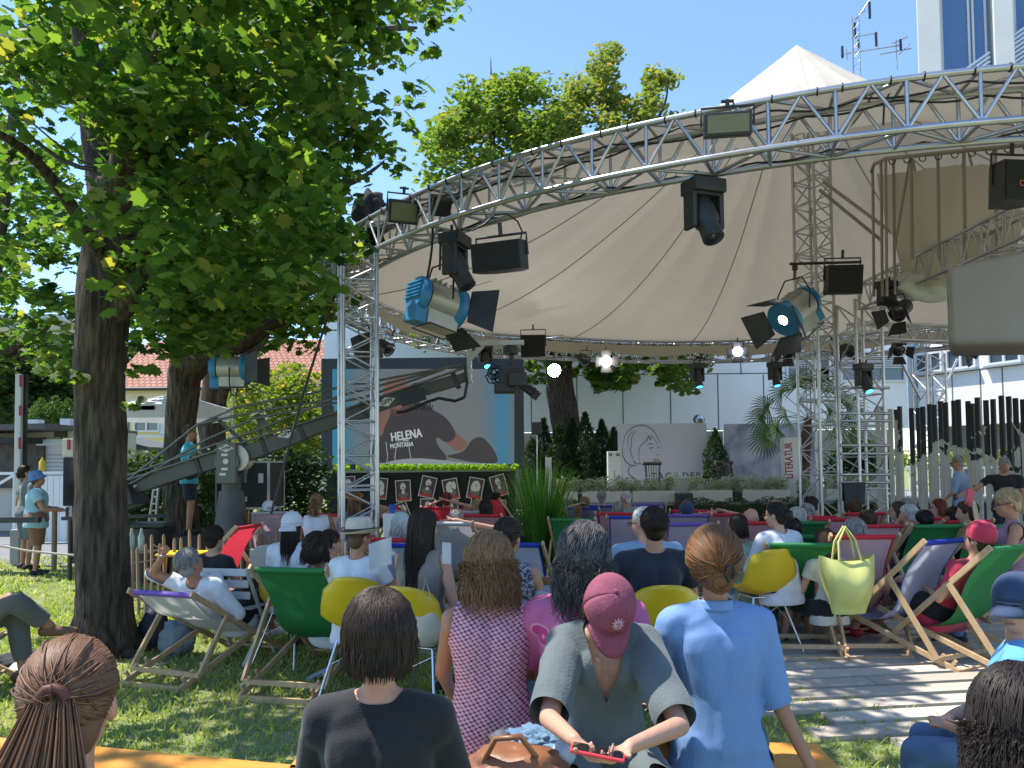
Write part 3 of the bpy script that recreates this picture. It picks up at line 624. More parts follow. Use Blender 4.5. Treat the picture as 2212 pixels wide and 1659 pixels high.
# parasol at the left with printed valance
um = empty('parasol', P(368, 1150, 14.5).xy.to_3d(), label='white market parasol with printed valance behind the second maple', cat='parasol'); o = Vector(um.location)
cz = P(368, 888, 14.5).z; tp = P(368, 852, 14.5).z; Ru = 1.05
oct_ = [(Ru * cos(pi / 8 + k * pi / 4), Ru * sin(pi / 8 + k * pi / 4)) for k in range(8)]
mb = MB(); vs = [(0, 0, tp)] + [(x, y, cz + .06) for x, y in oct_] + [(x * .5, y * .5, cz + (tp - cz) * .5 + .05) for x, y in oct_]
fs = [(0, 9 + k, 9 + (k + 1) % 8) for k in range(8)] + [(9 + k, 1 + k, 1 + (k + 1) % 8, 9 + (k + 1) % 8) for k in range(8)]
mb.add(vs, fs, False); UC = mat('parasol_cloth', (.72, .72, .72), .8, trans=.25); mb.build('canopy', UC, um)
mb = MB()
for k in range(8):
    (xa_, ya_), (xb_, yb_) = oct_[k], oct_[(k + 1) % 8]
    mb.grid(lambda u, v: ((xa_ + (xb_ - xa_) * u) * (1 + .02 * sin(u * 6.28 * 1.5) * v), (ya_ + (yb_ - ya_) * u) * (1 + .02 * sin(u * 9) * v), cz + .058 - .24 * v), 8, 3)
va = mb.build('valance', UC, um)
mb = MB(); mb.tube([(0, 0, 0), (0, 0, tp)], .025, 10); mb.build('pole', FRAMEW, um)
mb = MB(); mb.box((0, 0, .06), (.5, .5, .12), bev=.02); mb.build('base', DARKM, um)
for k, (c1, tx) in ((5, ((.1, .35, .5), None)), (6, ((.5, .03, .05), '3')), (5.0, ((.1, .35, .5), None))):
    k = int(k); (xa_, ya_), (xb_, yb_) = oct_[k], oct_[(k + 1) % 8]
    md = Vector(((xa_ + xb_) / 2, (ya_ + yb_) / 2, cz - .06)); n_ = Vector((md.x, md.y, 0)).normalized(); r_ = Vector((-n_.y, n_.x, 0))
    T = facing(md + n_ * .03 + (Vector((0, 0, 0)) if tx else Vector((0, 0, .05))), r_, (0, 0, 1))
    mb = MB(); wq, hq = (.1, .1) if tx else (.3, .07); mb.add([T @ Vector(p) for p in ((-wq / 2, -hq / 2, 0), (wq / 2, -hq / 2, 0), (wq / 2, hq / 2, 0), (-wq / 2, hq / 2, 0))], [(0, 1, 2, 3)]); mb.build('printed_patch', mat('print%s' % ('_red' if tx else '_blue'), c1, .7), va)
    if tx: mb = MB(); put_text(mb, tx, T @ Matrix.Translation((0, 0, .004)), .1, bold=.003); mb.build('digit', FRAMEW, va)
# second print on the next face
# ============================================================ TRUSS RING AND CANOPY
RC = Vector((4.70, 13.10, 0)); RK = [((-2.16, 9.94)), ((-.70, 8.13)), ((0, 7.39)), ((1.33, 6.77)), ((2.47, 6.19)), ((3.91, 5.74)), ((-3.11, 12.39)), ((-2.9, 14.33)), ((-1.7, 17.3)), ((2.35, 19.7)), ((7.4, 19.6)), ((10.02, 18.4)), (12.0, 13.5), (10.2, 8.2), (7, 6.05)]
ka = sorted((math.atan2(y - RC.y, x - RC.x) % (2 * pi), math.hypot(x - RC.x, y - RC.y)) for x, y in RK)
def ring_r(a):
    a %= 2 * pi; ws = 0; s = 0
    for q, r in ka:
        d = abs((a - q + pi) % (2 * pi) - pi); w_ = math.exp(-(d / .24) ** 2) + 1e-6; ws += w_; s += w_ * r
    return s / ws
def ring(a, inn, z):
    r = ring_r(a) - inn; y = RC.y + r * sin(a)
    if z > 4.4: z += .085 * max(0, min(1, (y - 9) / 8))
    return Vector((RC.x + r * cos(a), y, z))
ZB, ZT, RIN = 4.20, 4.61, .40
def truss(name, label, chords, n, group=None, r=.024, rb=.014, cross=True, sections=None, m=ALU, cat='truss', closed=False, couplers=True):
    """chords: four functions t->point (outer bottom, outer top, inner top, inner bottom); n bays"""
    o = chords[0](0); t = empty(name, (o.x, o.y, min(o.z, chords[0](1).z)), label=label, cat=cat, group=group); off = t.location.copy()
    for c in chords:
        mb = MB(); mb.tube([c(i / (n * 2)) - off for i in range(n * 2 + 1)], r, 8); mb.build('chord', m, t)
    mb = MB()
    for i in range(n):
        a, b_, h = i / n, (i + 1) / n, (i + .5) / n
        for (c, d) in ((chords[0], chords[1]), (chords[3], chords[2])):
            mb.tube([c(a) - off, d(a) - off], rb, 6, False); mb.tube([c(a) - off, d(h) - off], rb, 6, False); mb.tube([d(h) - off, c(b_) - off], rb, 6, False)
            if couplers and i % 3 == 0: mb.tube([c(a + .12 / n) - off, d(a + .12 / n) - off], rb, 6, False)
        for (c, d) in ((chords[0], chords[3]), (chords[1], chords[2])):
            mb.tube([c(a) - off, d(a) - off], rb, 6, False); mb.tube([c(a) - off, d(b_) - off] if i % 2 else [d(a) - off, c(b_) - off], rb, 6, False)
    mb.build('bracing', m, t); return t
a0 = 0
rt = truss('truss_ring', 'big round aluminium box truss ring carrying the canvas canopy and the lamps', [lambda t: ring(t * 2 * pi, 0, ZB), lambda t: ring(t * 2 * pi, 0, ZT), lambda t: ring(t * 2 * pi, RIN, ZT), lambda t: ring(t * 2 * pi, RIN, ZB)], 88, r=.029, rb=.016, couplers=False)
o = rt.location.copy()
mb = MB()
for k in range(150):                      # black ties that lash the canvas to the ring
    a = 2 * pi * k / 150 + random.uniform(-.01, .01); c = ring(a, 0, ZT) - o; t_ = (ring(a + .01, 0, ZT) - ring(a, 0, ZT)).normalized()
    x_ = t_.cross(Vector((0, 0, 1))).normalized()
    mb.tube([c + (x_ * cos(q) + Vector((0, 0, 1)) * sin(q)) * .033 for q in [i * 2 * pi / 8 for i in range(9)]], .007, 5, False)
mb.build('lashings', CABLE, rt)
for zz, inn, ph, nm in ((ZT - .04, .12, 0, 'black power cable draped along the top of the truss ring'), (ZT - .06, .28, 2, 'second black cable sagging inside the truss ring'), (ZB + .02, RIN, 4, 'thin black cable along the inner lower tube of the truss ring')):
    mb = MB(); pts_ = []
    for k in range(420):
        a = 2 * pi * k / 420; pts_.append(ring(a, inn + .05 * sin(a * 23 + ph), zz - .05 * abs(sin(a * 31 + ph)) + (.0 if nm[0] != 't' else .035)))
    ob = mb.tube(pts_, .010, 5).build('cable', CABLE); tag(ob, nm, 'cable')
m = bpy.data.materials.new('canvas'); m.use_nodes = True; MATS['canvas'] = m; nt = m.node_tree; b = nt.nodes['Principled BSDF']; b.inputs['Roughness'].default_value = .75
tc = nt.nodes.new('ShaderNodeTexCoord'); n1 = nt.nodes.new('ShaderNodeTexNoise'); n1.inputs['Scale'].default_value = .5; n1.inputs['Detail'].default_value = 5; nt.links.new(tc.outputs['Object'], n1.inputs[0])
r1 = ramp(nt, [(.3, (.46, .41, .335)), (.7, (.54, .49, .41))]); nt.links.new(n1.outputs[0], r1.inputs[0])
n2 = nt.nodes.new('ShaderNodeTexNoise'); n2.inputs['Scale'].default_value = 1.6; n2.inputs['Detail'].default_value = 6; n2.inputs['Distortion'].default_value = .8; nt.links.new(tc.outputs['Object'], n2.inputs[0]); bp = nt.nodes.new('ShaderNodeBump'); bp.inputs['Strength'].default_value = .6; bp.inputs['Distance'].default_value = .06; nt.links.new(n2.outputs[0], bp.inputs['Height']); nt.links.new(bp.outputs[0], b.inputs['Normal'])
tl = nt.nodes.new('ShaderNodeBsdfTranslucent'); tl.inputs[0].default_value = (.74, .66, .54, 1); mx = nt.nodes.new('ShaderNodeMixShader'); mx.inputs[0].default_value = .11
nt.links.new(r1.outputs[0], b.inputs['Base Color']); nt.links.new(b.outputs[0], mx.inputs[1]); nt.links.new(tl.outputs[0], mx.inputs[2]); nt.links.new(mx.outputs[0], nt.nodes['Material Output'].inputs[0])
CANV = m
PK = Vector((5.18, 13.5, 9.05))
def canopy(a, t):
    e = ring(a, .10, ZT + .03); c = e.lerp(PK, t); z = e.z + (PK.z - e.z) * (.12 * t + .88 * t ** 1.6)
    s_ = sin(a * 13) * .07 * sin(pi * min(1, t * 1.1)) ; s2 = sin(a * 39 + 2) * .015 * t * (1 - t) + .03 * noise.noise(c * .8)
    c.z = z - abs(s_) * 1.0 - .10 * sin(pi * t) + s2; return c
mb = MB(); NA, NT = 312, 26
mb.grid(lambda u, v: canopy(u * 2 * pi, v), NA, NT)
cn = mb.build('tent_canopy', CANV, None); tag(cn, 'big round canvas tent roof, beige underneath and white outside, rising to a peak', 'tent roof')
mb = MB()
for k in range(26):
    a = 2 * pi * (k + .5) / 26
    if k % 2 == 0: mb.tube([canopy(a, t / 24 * .97) + Vector((0, 0, -.006)) for t in range(25)], .011, 5)
mb.build('seams', mat('seam', (.36, .32, .26), .8), cn)
# scalloped hem hanging at the far side
mb = MB(); mb.grid(lambda u, v: ring(.15 + u * 2.9, .42, ZB + .30 - v * (.10 + .10 * abs(sin(u * 26)))), 120, 3); mb.build('hem', CANV, cn)

def box_truss(name, label, A, B_, w_, n, up=(0, 0, 1), group=None, r=.024, rb=.013, z0=None):
    A = Vector(A); B_ = Vector(B_); t = (B_ - A).normalized(); up = Vector(up); x = t.cross(up).normalized(); u = x.cross(t).normalized(); h = w_ / 2
    ch = [lambda s, i=i, j=j: A.lerp(B_, s) + x * i * h + u * j * h for i, j in ((-1, -1), (-1, 1), (1, 1), (1, -1))]
    return truss(name, label, ch, n, group, r, rb)
# columns
cb = P(774, 1130, 9.35); CR = .38
def column(name, label, x, y, a, z1, n, w_=.40, r=.030, group='truss columns of the canopy', z0=.06):
    c_, s_ = cos(a), sin(a); u = Vector((c_, s_, 0)); A = Vector((x, y, z0)); B_ = Vector((x, y, z1))
    t = box_truss(name, label, A, B_, w_, n, up=u, group=group, r=r); 
    mb = MB(); mb.box((0, 0, -z0 / 2 if False else -.03), (.6, .6, .05)); f = mb.build('base_plate', ALU, t); f.location = Vector((x, y, .06)) - t.location; f.rotation_euler = (0, 0, a)
    return t
colt = column('truss_column', 'square truss column with diagonal braces in front of the video screen', cb.x, cb.y, rad(18), 4.2, 10)
p = P(1772, 1130, 13.4); column('truss_column', 'tall truss mast that carries the tent peak, right of the red lettered column', p.x, p.y, rad(30), 8.65, 20, .44, .028)
p = P(1868, 1130, 13.1); TW = p; column('truss_column', 'shorter truss tower with cross rungs, right beside the tall mast', p.x, p.y, rad(12), 4.3, 8, .50, .028)
p = P(2012, 1000, 19.0); column('truss_column', 'far truss column with two slanting braces against the white wing', p.x, p.y, rad(10), 4.2, 9, .52, .028)
mb = MB(); q = Vector((p.x, p.y, 0))
mb.tube([P(1945, 778, 19), P(1990, 865, 19)], .035, 8); mb.tube([P(2068, 775, 19), P(2030, 862, 19)], .035, 8); tag(mb.build('brace', ALU), 'pair of slanting brace tubes below the far truss ring at the right', 'brace')
# rungs on the tower
for k, (y, tilt) in enumerate([(838, 0), (893, 4), (909, 0), (962, 0), (980, 0), (1025, 0), (1042, 0)]):
    a_ = P(1815, y, 12.8); b_ = P(1922, y, 12.8); mb = MB(); mb.tube([a_, b_], .024, 8)
    tag(mb.build('scaffold_tube', ALU), ['uppermost', 'second', 'third', 'fourth', 'fifth', 'sixth', 'lowest'][k] + ' of the horizontal tubes clamped across the shorter truss tower', 'tube', 'tubes across the truss tower')
# radial truss from the tower towards the camera at the right
A = P(1880, 640, 13.2); A.z = 4.42
box_truss('truss_beam', 'straight truss beam running from the tower towards the camera at the right', (A.x, 13.2, 4.42), (6.28, 7.6, 4.42), .42, 13)
box_truss('truss_beam', 'low truss beam running right from the tower, behind the beige box', (P(1850, 1000, 14.2).x, 14.2, 4.0), (11.0, 15.4, 4.0), .30, 12, r=.02, rb=.011)
# curtain frame, upper right
fr_ = empty('curtain_frame', P(1900, 700, 11.2).xy.to_3d() + Vector((0, 0, 0)), label='tube frame with a hanging beige curtain at the upper right under the canopy', cat='curtain'); o = fr_.location.copy()
F_ = lambda x, y, D=11.2: P(x, y, D) - o
mb = MB(); mb.tube([F_(1882, 372, 11.6), F_(1888, 355, 11.5), F_(1912, 343), F_(2000, 334, 10.6), F_(2110, 323, 10), F_(2230, 312, 9.6)], .028, 8)
for (x, D) in ((1885, 11.6), (1903, 11.3), (1913, 11.2), (1930, 11.4), (1968, 11), (2026, 10.7), (2082, 10.3), (2150, 9.9)): mb.tube([F_(x, 362 if x < 1900 else 345 - (x - 1912) * .1, D), F_(x + 3, 640 if x < 1960 else 560, D)], .022, 8)
for (xa, ya, xb_, yb) in ((1965, 345, 1932, 540), (1972, 345, 2008, 540), (2084, 335, 2052, 480), (2094, 335, 2130, 480)): mb.tube([F_(xa, ya), F_(xb_, yb)], .018, 6)
mb.tube([F_(1778, 392, 13), F_(1950, 520, 12)], .028, 8); mb.tube([F_(1770, 410, 13), F_(1905, 520, 12.6)], .028, 8)
mb.build('tubes', mat('tan_tube', (.34, .30, .25), .5, .4), fr_)
CUR = mat('curtain_cloth', (.60, .56, .46), .8, col2=(.68, .63, .53), scale=1.2, trans=.35)
mb = MB(); ca, cb_ = F_(1922, 352), F_(2240, 318, 9.6)
def cur(u, v):
    p = ca.lerp(cb_, u); h = 1.75 - .35 * abs(sin(u * 7)) * 0
    fold = .4 + .035 * sin(u * 22 + sin(v * 4) * 1.6) * (.3 + v) + .06 * sin(u * 9 + v * 7)
    return p + Vector((u * .3 * v * 0 + (.35 * v * (1 - u)), fold, -h * v - .025 * abs(sin(u * 16)) * (1 - v)))
mb.grid(cur, 90, 20); mb.build('curtain', CUR, fr_)
mb = MB()
for k in range(9):
    u = .02 + k * .115; p = ca.lerp(cb_, u); mb.tube([p + Vector((.05 * cos(q), 0, .02 + .05 * sin(q))) for q in [i * pi / 4 for i in range(9)]], .008, 5, False)
mb.build('curtain_rings', CABLE, fr_)
# beige box, near right
def rbox(name, label, c, d, bev, m, cat, rz=0, solid=True):
    mb = MB(); mb.box((0, 0, 0), d, bev=bev); ob = mb.build(name, m); ob.location = c; ob.rotation_euler = (0, 0, rz); return tag(ob, label, cat)
BEI = mat('beige_cloth', (.27, .235, .21), .85, col2=(.33, .29, .26), scale=1.5, bump=.1)
e = empty('cloth_cover', P(2046, 650, 7.6), rad(-30), label='large beige cloth covered box hanging under the beam at the right edge', cat='cover')
o = e.location; bm_h = P(2046, 565, 7.6).z - P(2046, 735, 7.6).z
mb = MB(); mb.box((.85, .5, -.05), (1.7, 1.0, bm_h), bev=.07)
mb.v = [(x, y, z + .22 * (x / 1.7) if z > 0 else z - .10 * (x / 1.7)) for x, y, z in mb.v]
ob = mb.build('box', BEI, e)
for p_ in ob.data.polygons: p_.use_smooth = True
mb = MB(); mb.tube([(.02, -.004, .3), (.02, -.004, -.3)], .006, 5); mb.tube([(1.0, -.02, .35), (1.02, -.02, -.3)], .006, 5); mb.build('seam', mat('dark_seam', (.25, .21, .18), .8), e)
# white bundled canvas
def blob(name, label, c, r, m, cat, amp=.18, sc=3., sub=4, seed=0):
    bm = bmesh.new(); bmesh.ops.create_icosphere(bm, subdivisions=sub, radius=1)
    for v in bm.verts:
        d = noise.noise(v.co * sc * .5 + Vector((seed, 0, 0))) * amp + noise.noise(v.co * sc * 1.7 + Vector((seed, 5, 0))) * amp * .5
        v.co = Vector((v.co.x * r[0], v.co.y * r[1], v.co.z * r[2])) * (1 + d)
    me = bpy.data.meshes.new(name); bm.to_mesh(me); bm.free(); me.materials.append(m)
    for p_ in me.polygons: p_.use_smooth = True
    ob = bpy.data.objects.new(name, me); ob.location = c; link(ob); return tag(ob, label, cat)
blob('canvas_bundle', 'rolled bundle of white canvas hanging beside the beige box', P(2015, 615, 11.5), (.55, .25, .26), mat('white_cloth', (.72, .72, .68), .8, trans=.15), 'canvas', .3, 4)
blob('cloth_bundle', 'black cloth thrown over the truss ring at its left end', P(800, 455, 9.9), (.22, .2, .24), BLACK, 'cloth', .35, 4)
mb = MB(); c = P(802, 480, 9.85); mb.grid(lambda u, v: c + Vector((-.18 + .36 * u + .03 * sin(v * 7), .08 * sin(u * 12) + .02, .15 - .62 * v * (1 - .3 * u))), 14, 10); tag(mb.build('cloth', BLACK), 'black cloth sheet hanging inside the truss ring at its left end', 'cloth')

# ============================================================ LAMPS
BLUE = mat('blue_paint', (.03, .20, .42), .38, col2=(.04, .24, .48), scale=3)
SILV = mat('silver_metal', (.40, .39, .37), .4, .5, col2=(.5, .49, .46), scale=4)
LENS = mat('lit_lens', (1, 1, 1), .3, emit=(.95, .97, 1.), estr=14)
BLENS = mat('blue_lens', (.05, .3, 1), .3, emit=(.03, .35, 1.), estr=5)
def aim(o, p, yaw, pitch, roll=0):
    """local +Y is where the lamp points"""
    o.location = p; o.rotation_euler = Euler((pitch, roll, yaw), 'XYZ')
def daylight(p, yaw, pitch, s, label, lit, yoke_up=.5, stand=False):
    t = empty('studio_lamp', p, label=label, cat='lamp', group='blue daylight studio lamps'); aim(t, p, yaw, pitch)
    Ry = Matrix.Rotation(-pi / 2, 3, 'X')
    mb = MB(); mb.lathe((0, -.30 * s, 0), [(.06 * s, 0), (.15 * s, .01), (.175 * s, .05), (.175 * s, .11)], 28, Ry)
    for k in range(5): mb.box((0, -.30 * s - .004, (.10 - k * .035) * s), (.24 * s, .02 * s, .010 * s))
    mb.box((0, -.235 * s, -.19 * s), (.19 * s, .13 * s, .16 * s), bev=.01); mb.build('back_housing', BLUE, t)
    mb = MB(); mb.lathe((0, -.19 * s, 0), [(.168 * s, 0), (.168 * s, .30 * s), (.15 * s, .30 * s)], 28, Ry); mb.box((0, 0, -.17 * s), (.23 * s, .34 * s, .17 * s), bev=.012)
    for k in range(5): mb.box((0, -.14 * s + k * .06 * s, .165 * s), (.2 * s, .012 * s, .03 * s))
    mb.build('body', SILV, t)
    mb = MB(); mb.lathe((0, .11 * s, 0), [(.17 * s, 0), (.20 * s, .03 * s), (.20 * s, .10 * s), (.18 * s, .10 * s)], 28, Ry); mb.build('front_ring', BLUE, t)
    mb = MB(); mb.lathe((0, .17 * s, 0), [(.175 * s, 0), (.13 * s, .03 * s), (.02 * s, .045 * s)], 28, Ry); mb.build('lens', LENS if lit else mat('frosted_lens', (.55, .5, .62), .15, spec=1), t)
    for k in range(4):
        a = k * pi / 2; u = Vector((cos(a), 0, sin(a))); w_ = Vector((-sin(a), 0, cos(a))); out = .16 if k % 2 == 0 else .13
        pts4 = [u * .20 * s + w_ * sg * .15 * s + Vector((0, .2 * s, 0)) for sg in (-1, 1)] + [u * (.20 + out) * s + w_ * sg * .21 * s + Vector((0, .40 * s, 0)) for sg in (1, -1)]
        mb = MB(); mb.add(pts4, [(0, 1, 2, 3)]); mb.build('barn_door', DARKM, t, solid=.006)
    mb = MB(); mb.tube([(-.215 * s, 0, 0), (-.225 * s, 0, .2 * s), (-.12 * s, 0, .36 * s), (.12 * s, 0, .36 * s), (.225 * s, 0, .2 * s), (.215 * s, 0, 0)], .012, 8)
    if stand: mb.v = [(x, y, -z) for x, y, z in mb.v]
    yk = mb.build('yoke', DARKM, t); yk.rotation_euler = (-pitch, 0, 0)
    mb = MB(); q = [(-.16, -.16, -.27), (.16, -.16, -.27), (.16, .2, -.27), (-.16, .2, -.27), (-.16, -.16, -.27)]; mb.tube([Vector(p_) * s for p_ in q], .008, 6); mb.build('guard_frame', DARKM, t)
    return t
dl = daylight(P(950, 655, 8.6), rad(-50) , rad(-12), 1.2, 'large blue and silver studio lamp hanging from the left part of the truss ring', False)
daylight(P(1715, 672, 11.5), rad(118), rad(-34), 1.35, 'blue studio lamp with open barn doors left of the truss mast, its lens lit', True)
daylight(P(505, 797, 12.0), rad(-85), rad(0), 1.15, 'blue and silver studio lamp on a tall stand behind the camera crane', False, stand=True)
mb = MB(); q = P(503, 815, 12); mb.tube([(q.x, q.y, .9), (q.x, q.y, q.z + .0)], .016, 8)
mb.tube([(q.x, q.y, .1), (q.x, q.y, 1.2)], .026, 8)
for k in range(3): a = k * 2.1; mb.tube([(q.x, q.y, .7), (q.x + .6 * cos(a), q.y + .6 * sin(a), .02)], .014, 6)
tag(mb.build('lamp_stand', SILV), 'tall silver tripod stand carrying the blue lamp behind the crane', 'stand')
def hook(p, top, name='hanging_clamp', label=None):
    mb = MB(); mb.tube([top, p], .014, 6); mb.box(top, (.07, .05, .08)); ob = mb.build(name, DARKM); tag(ob, label, 'clamp', 'clamps and drop tubes under the truss'); return ob
hook(P(950, 583, 8.6), P(952, 505, 8.6), label='drop tube that holds the large blue lamp under the left of the ring')
hook(P(1715, 605, 11.5), P(1717, 578, 11.5), label='drop tube that holds the lit blue lamp left of the truss mast')
mb = MB(); mb.tube([P(1706, 570, 11.5), P(1860, 566, 11.5)], .022, 8); tag(mb.build('scaffold_tube', DARKM), 'dark pipe across the mast from which the lit blue lamp and a speaker hang', 'tube')
def moving_head(p, s, label, lens=None, tilt=.5, yaw=0.):
    t = empty('moving_head_lamp', p, yaw, label, 'lamp', 'black moving head lamps'); 
    mb = MB(); mb.box((0, 0, .15 * s), (.34 * s, .26 * s, .13 * s), bev=.015 * s); mb.tube([(-.08 * s, 0, .2 * s), (-.08 * s, 0, .30 * s)], .018 * s, 6); mb.tube([(.08 * s, 0, .2 * s), (.08 * s, 0, .30 * s)], .018 * s, 6); mb.build('base', DARKM, t)
    mb = MB()
    for sx in (-1, 1): mb.box((sx * .145 * s, 0, -.08 * s), (.05 * s, .17 * s, .34 * s), bev=.015 * s)
    mb.box((0, 0, .075 * s), (.30 * s, .16 * s, .03 * s)); mb.build('yoke', DARKM, t)
    R_ = Matrix.Rotation(tilt, 3, 'X'); mb = MB(); mb.lathe((0, 0, -.10 * s), [(.06 * s, .16 * s), (.11 * s, .13 * s), (.12 * s, -.10 * s), (.095 * s, -.14 * s), (.10 * s, -.30 * s), (.075 * s, -.31 * s)], 18, R_); h = mb.build('head', DARKM, t)
    mb = MB(); mb.lathe(Vector((0, 0, -.10 * s)) + R_ @ Vector((0, 0, -.315 * s)), [(.074 * s, 0), (.04 * s, -.012 * s), (.01 * s, -.018 * s)], 16, R_); mb.build('lens', lens or mat('dark_lens', (.02, .02, .03), .1, spec=1), t)
    return t
moving_head(P(983, 550, 8.2), 1.0, 'black moving head lamp hanging beside the large blue lamp', None, .5, rad(-110))
moving_head(P(1520, 440, 6.9), .98, 'black moving head lamp hanging alone under the middle of the truss ring', None, .5, rad(200))
for x, y, D, lb, tl in ((1506, 803, 18.6, 'moving head lamp with blue glowing lens under the far ring, left one', .3), (1674, 800, 18.6, 'moving head lamp with blue glowing lens under the far ring, left of the mast', .25), (1865, 808, 12.7, 'moving head lamp with blue glowing lens fixed inside the shorter truss tower', .5), (1048, 762, 17.8, 'moving head lamp with blue glowing lens over the top edge of the video screen', .6), (1915, 632, 11.5, 'moving head lamp with blue glowing lens under the beam beside the beige box', .8)):
    moving_head(P(x, y, D), .95 if D > 14 else .8, lb, BLENS, -tl, rad(20))
def box_speaker(p, yaw, pitch, d, label, group='black loudspeakers under the truss'):
    t = empty('loudspeaker', p, label=label, cat='loudspeaker', group=group); aim(t, p, yaw, pitch)
    mb = MB(); w_, l, h = d
    pr = [(-w_ / 2, l / 2), (-w_ / 2, -l * .1), (-w_ * .28, -l / 2), (w_ * .28, -l / 2), (w_ / 2, -l * .1), (w_ / 2, l / 2)]
    mb.prism(pr, -h / 2, h / 2); mb.build('cabinet', DARKM, t)
    mb = MB(); mb.box((0, l / 2 + .006, 0), (w_ * .94, .012, h * .94)); mb.build('grille', mat('speaker_grille', (.012, .012, .013), .8), t)
    mb = MB(); mb.tube([(-w_ / 2 - .01, 0, 0), (-w_ / 2 - .01, 0, h * .75), (w_ / 2 + .01, 0, h * .75), (w_ / 2 + .01, 0, 0)], .014, 6); mb.tube([(0, 0, h * .75), (0, 0, h * .75 + .12)], .02, 6); mb.build('bracket', DARKM, t)
    return t
box_speaker(P(1085, 556, 7.3), rad(158), rad(-10), (.50, .34, .27), 'large black loudspeaker hanging under the truss ring above the crane head')
box_speaker(P(1818, 605, 11.2), rad(178), rad(-10), (.50, .3, .42), 'black loudspeaker hanging beside the truss tower')
box_speaker(P(1152, 748, 17.5), rad(176), rad(-6), (.55, .35, .5), 'black loudspeaker beside the top right corner of the video screen')
box_speaker(P(795, 750, 14.5), rad(120), rad(-14), (.55, .4, .5), 'black loudspeaker under the ring behind the left truss column')
sp = box_speaker(P(2185, 400, 7.2), rad(186), rad(-4), (.40, .32, .38), 'black loudspeaker with a small orange square badge at the upper right edge')
mb = MB(); 
for k in range(4): a = k * pi / 2; mb.box((.03 + .022 * cos(a), .175, -.03 + .022 * sin(a)), (.05 if k % 2 else .005, .005, .005 if k % 2 else .05))
mb.build('badge', mat('orange_badge', (.8, .15, .05), .5), sp)
mb = MB(); mb.tube([P(1152, 735, 17.5) + Vector((.8 * (k / 6 - .5) + .3, 0, .05 + .05 * k / 6)) for k in range(7)], .022, 6); tag(mb.build('scaffold_tube', ALU), 'short tube above the loudspeaker at the screen corner', 'tube')
def flood(p, yaw, pitch, d, label, m):
    t = empty('flood_panel', p, label=label, cat='lamp', group='flat panel floods on the ring'); aim(t, p, yaw, pitch); w_, dp_, h = d
    mb = MB(); mb.box((0, -dp_ / 2, 0), (w_, dp_, h), bev=.012); mb.build('housing', DARKM, t)
    mb = MB(); mb.box((0, .006, 0), (w_ * .86, .012, h * .74)); mb.build('panel', m, t)
    mb = MB(); mb.tube([(-w_ * .55, -.05, 0), (-w_ * .55, -.05, h * .75), (w_ * .55, -.05, h * .75), (w_ * .55, -.05, 0)], .012, 6)
    mb.tube([(0, -.05, h * .75), (0, -.05, h * 1.05)], .018, 6); mb.tube([(-.05, -.05, h * .98), (.05, -.05, h * .98)], .014, 6); mb.build('bracket', DARKM, t); return t
OL = mat('olive_panel', (.13, .13, .06), .35, col2=(.17, .16, .08), scale=60)
flood(P(872, 458, 8.5), rad(-160), rad(-20), (.33, .14, .26), 'small flat flood lamp clamped on the left of the truss ring', OL)
flood(P(1573, 267, 6.1), rad(172), rad(-10), (.38, .09, .19), 'long flat flood lamp clamped on the middle of the truss ring', OL)
flood(P(948, 460, 8.6), rad(20), rad(-50), (.22, .18, .2), 'dark lamp tucked inside the left of the truss ring', DARKM)
def par(p, yaw, pitch, s, label, lens, doors=True, group='small spotlights on the far ring'):
    t = empty('spotlight', p, label=label, cat='lamp', group=group); aim(t, p, yaw, pitch); Ry = Matrix.Rotation(-pi / 2, 3, 'X')
    mb = MB(); mb.lathe((0, -.22 * s, 0), [(.05 * s, 0), (.11 * s, .03 * s), (.12 * s, .26 * s), (.14 * s, .30 * s)], 20, Ry); mb.build('body', DARKM, t)
    mb = MB(); mb.lathe((0, .08 * s, 0), [(.13 * s, 0), (.09 * s, .03 * s), (.02 * s, .04 * s)], 20, Ry); mb.build('lens', lens, t)
    mb = MB(); mb.tube([(-.15 * s, 0, 0), (-.15 * s, 0, .25 * s), (.15 * s, 0, .25 * s), (.15 * s, 0, 0)], .01, 6); mb.tube([(0, 0, .25 * s), (0, 0, .36 * s)], .014, 6); mb.build('yoke', DARKM, t)
    if doors:
        for k in range(4):
            a = k * pi / 2; u = Vector((cos(a), 0, sin(a))); w_ = Vector((-sin(a), 0, cos(a))); pts4 = [u * .14 * s + w_ * sg * .1 * s + Vector((0, .1 * s, 0)) for sg in (-1, 1)] + [u * .27 * s + w_ * sg * .15 * s + Vector((0, .24 * s, 0)) for sg in (1, -1)]
            mb = MB(); mb.add(pts4, [(0, 1, 2, 3)]); mb.build('barn_door', DARKM, t, solid=.006)
    return t
par(P(1197, 800, 17.8), rad(178), rad(-8), 1.15, 'glaring white spotlight between the video screen and the leaning tree', mat('bright_lens', (1, 1, 1), .3, emit=(.9, .93, 1.), estr=30), False)
par(P(1309, 781, 18.6), rad(178), rad(-6), 1.0, 'small bright round spotlight on the far ring right of the leaning tree', mat('warm_lens', (1, 1, 1), .3, emit=(1, .95, .88), estr=14))
par(P(1594, 758, 18.3), rad(160), rad(-20), 0.9, 'small lit spotlight with open flaps on the far ring', mat('cool_lens', (1, 1, 1), .3, emit=(.8, .85, 1), estr=5))
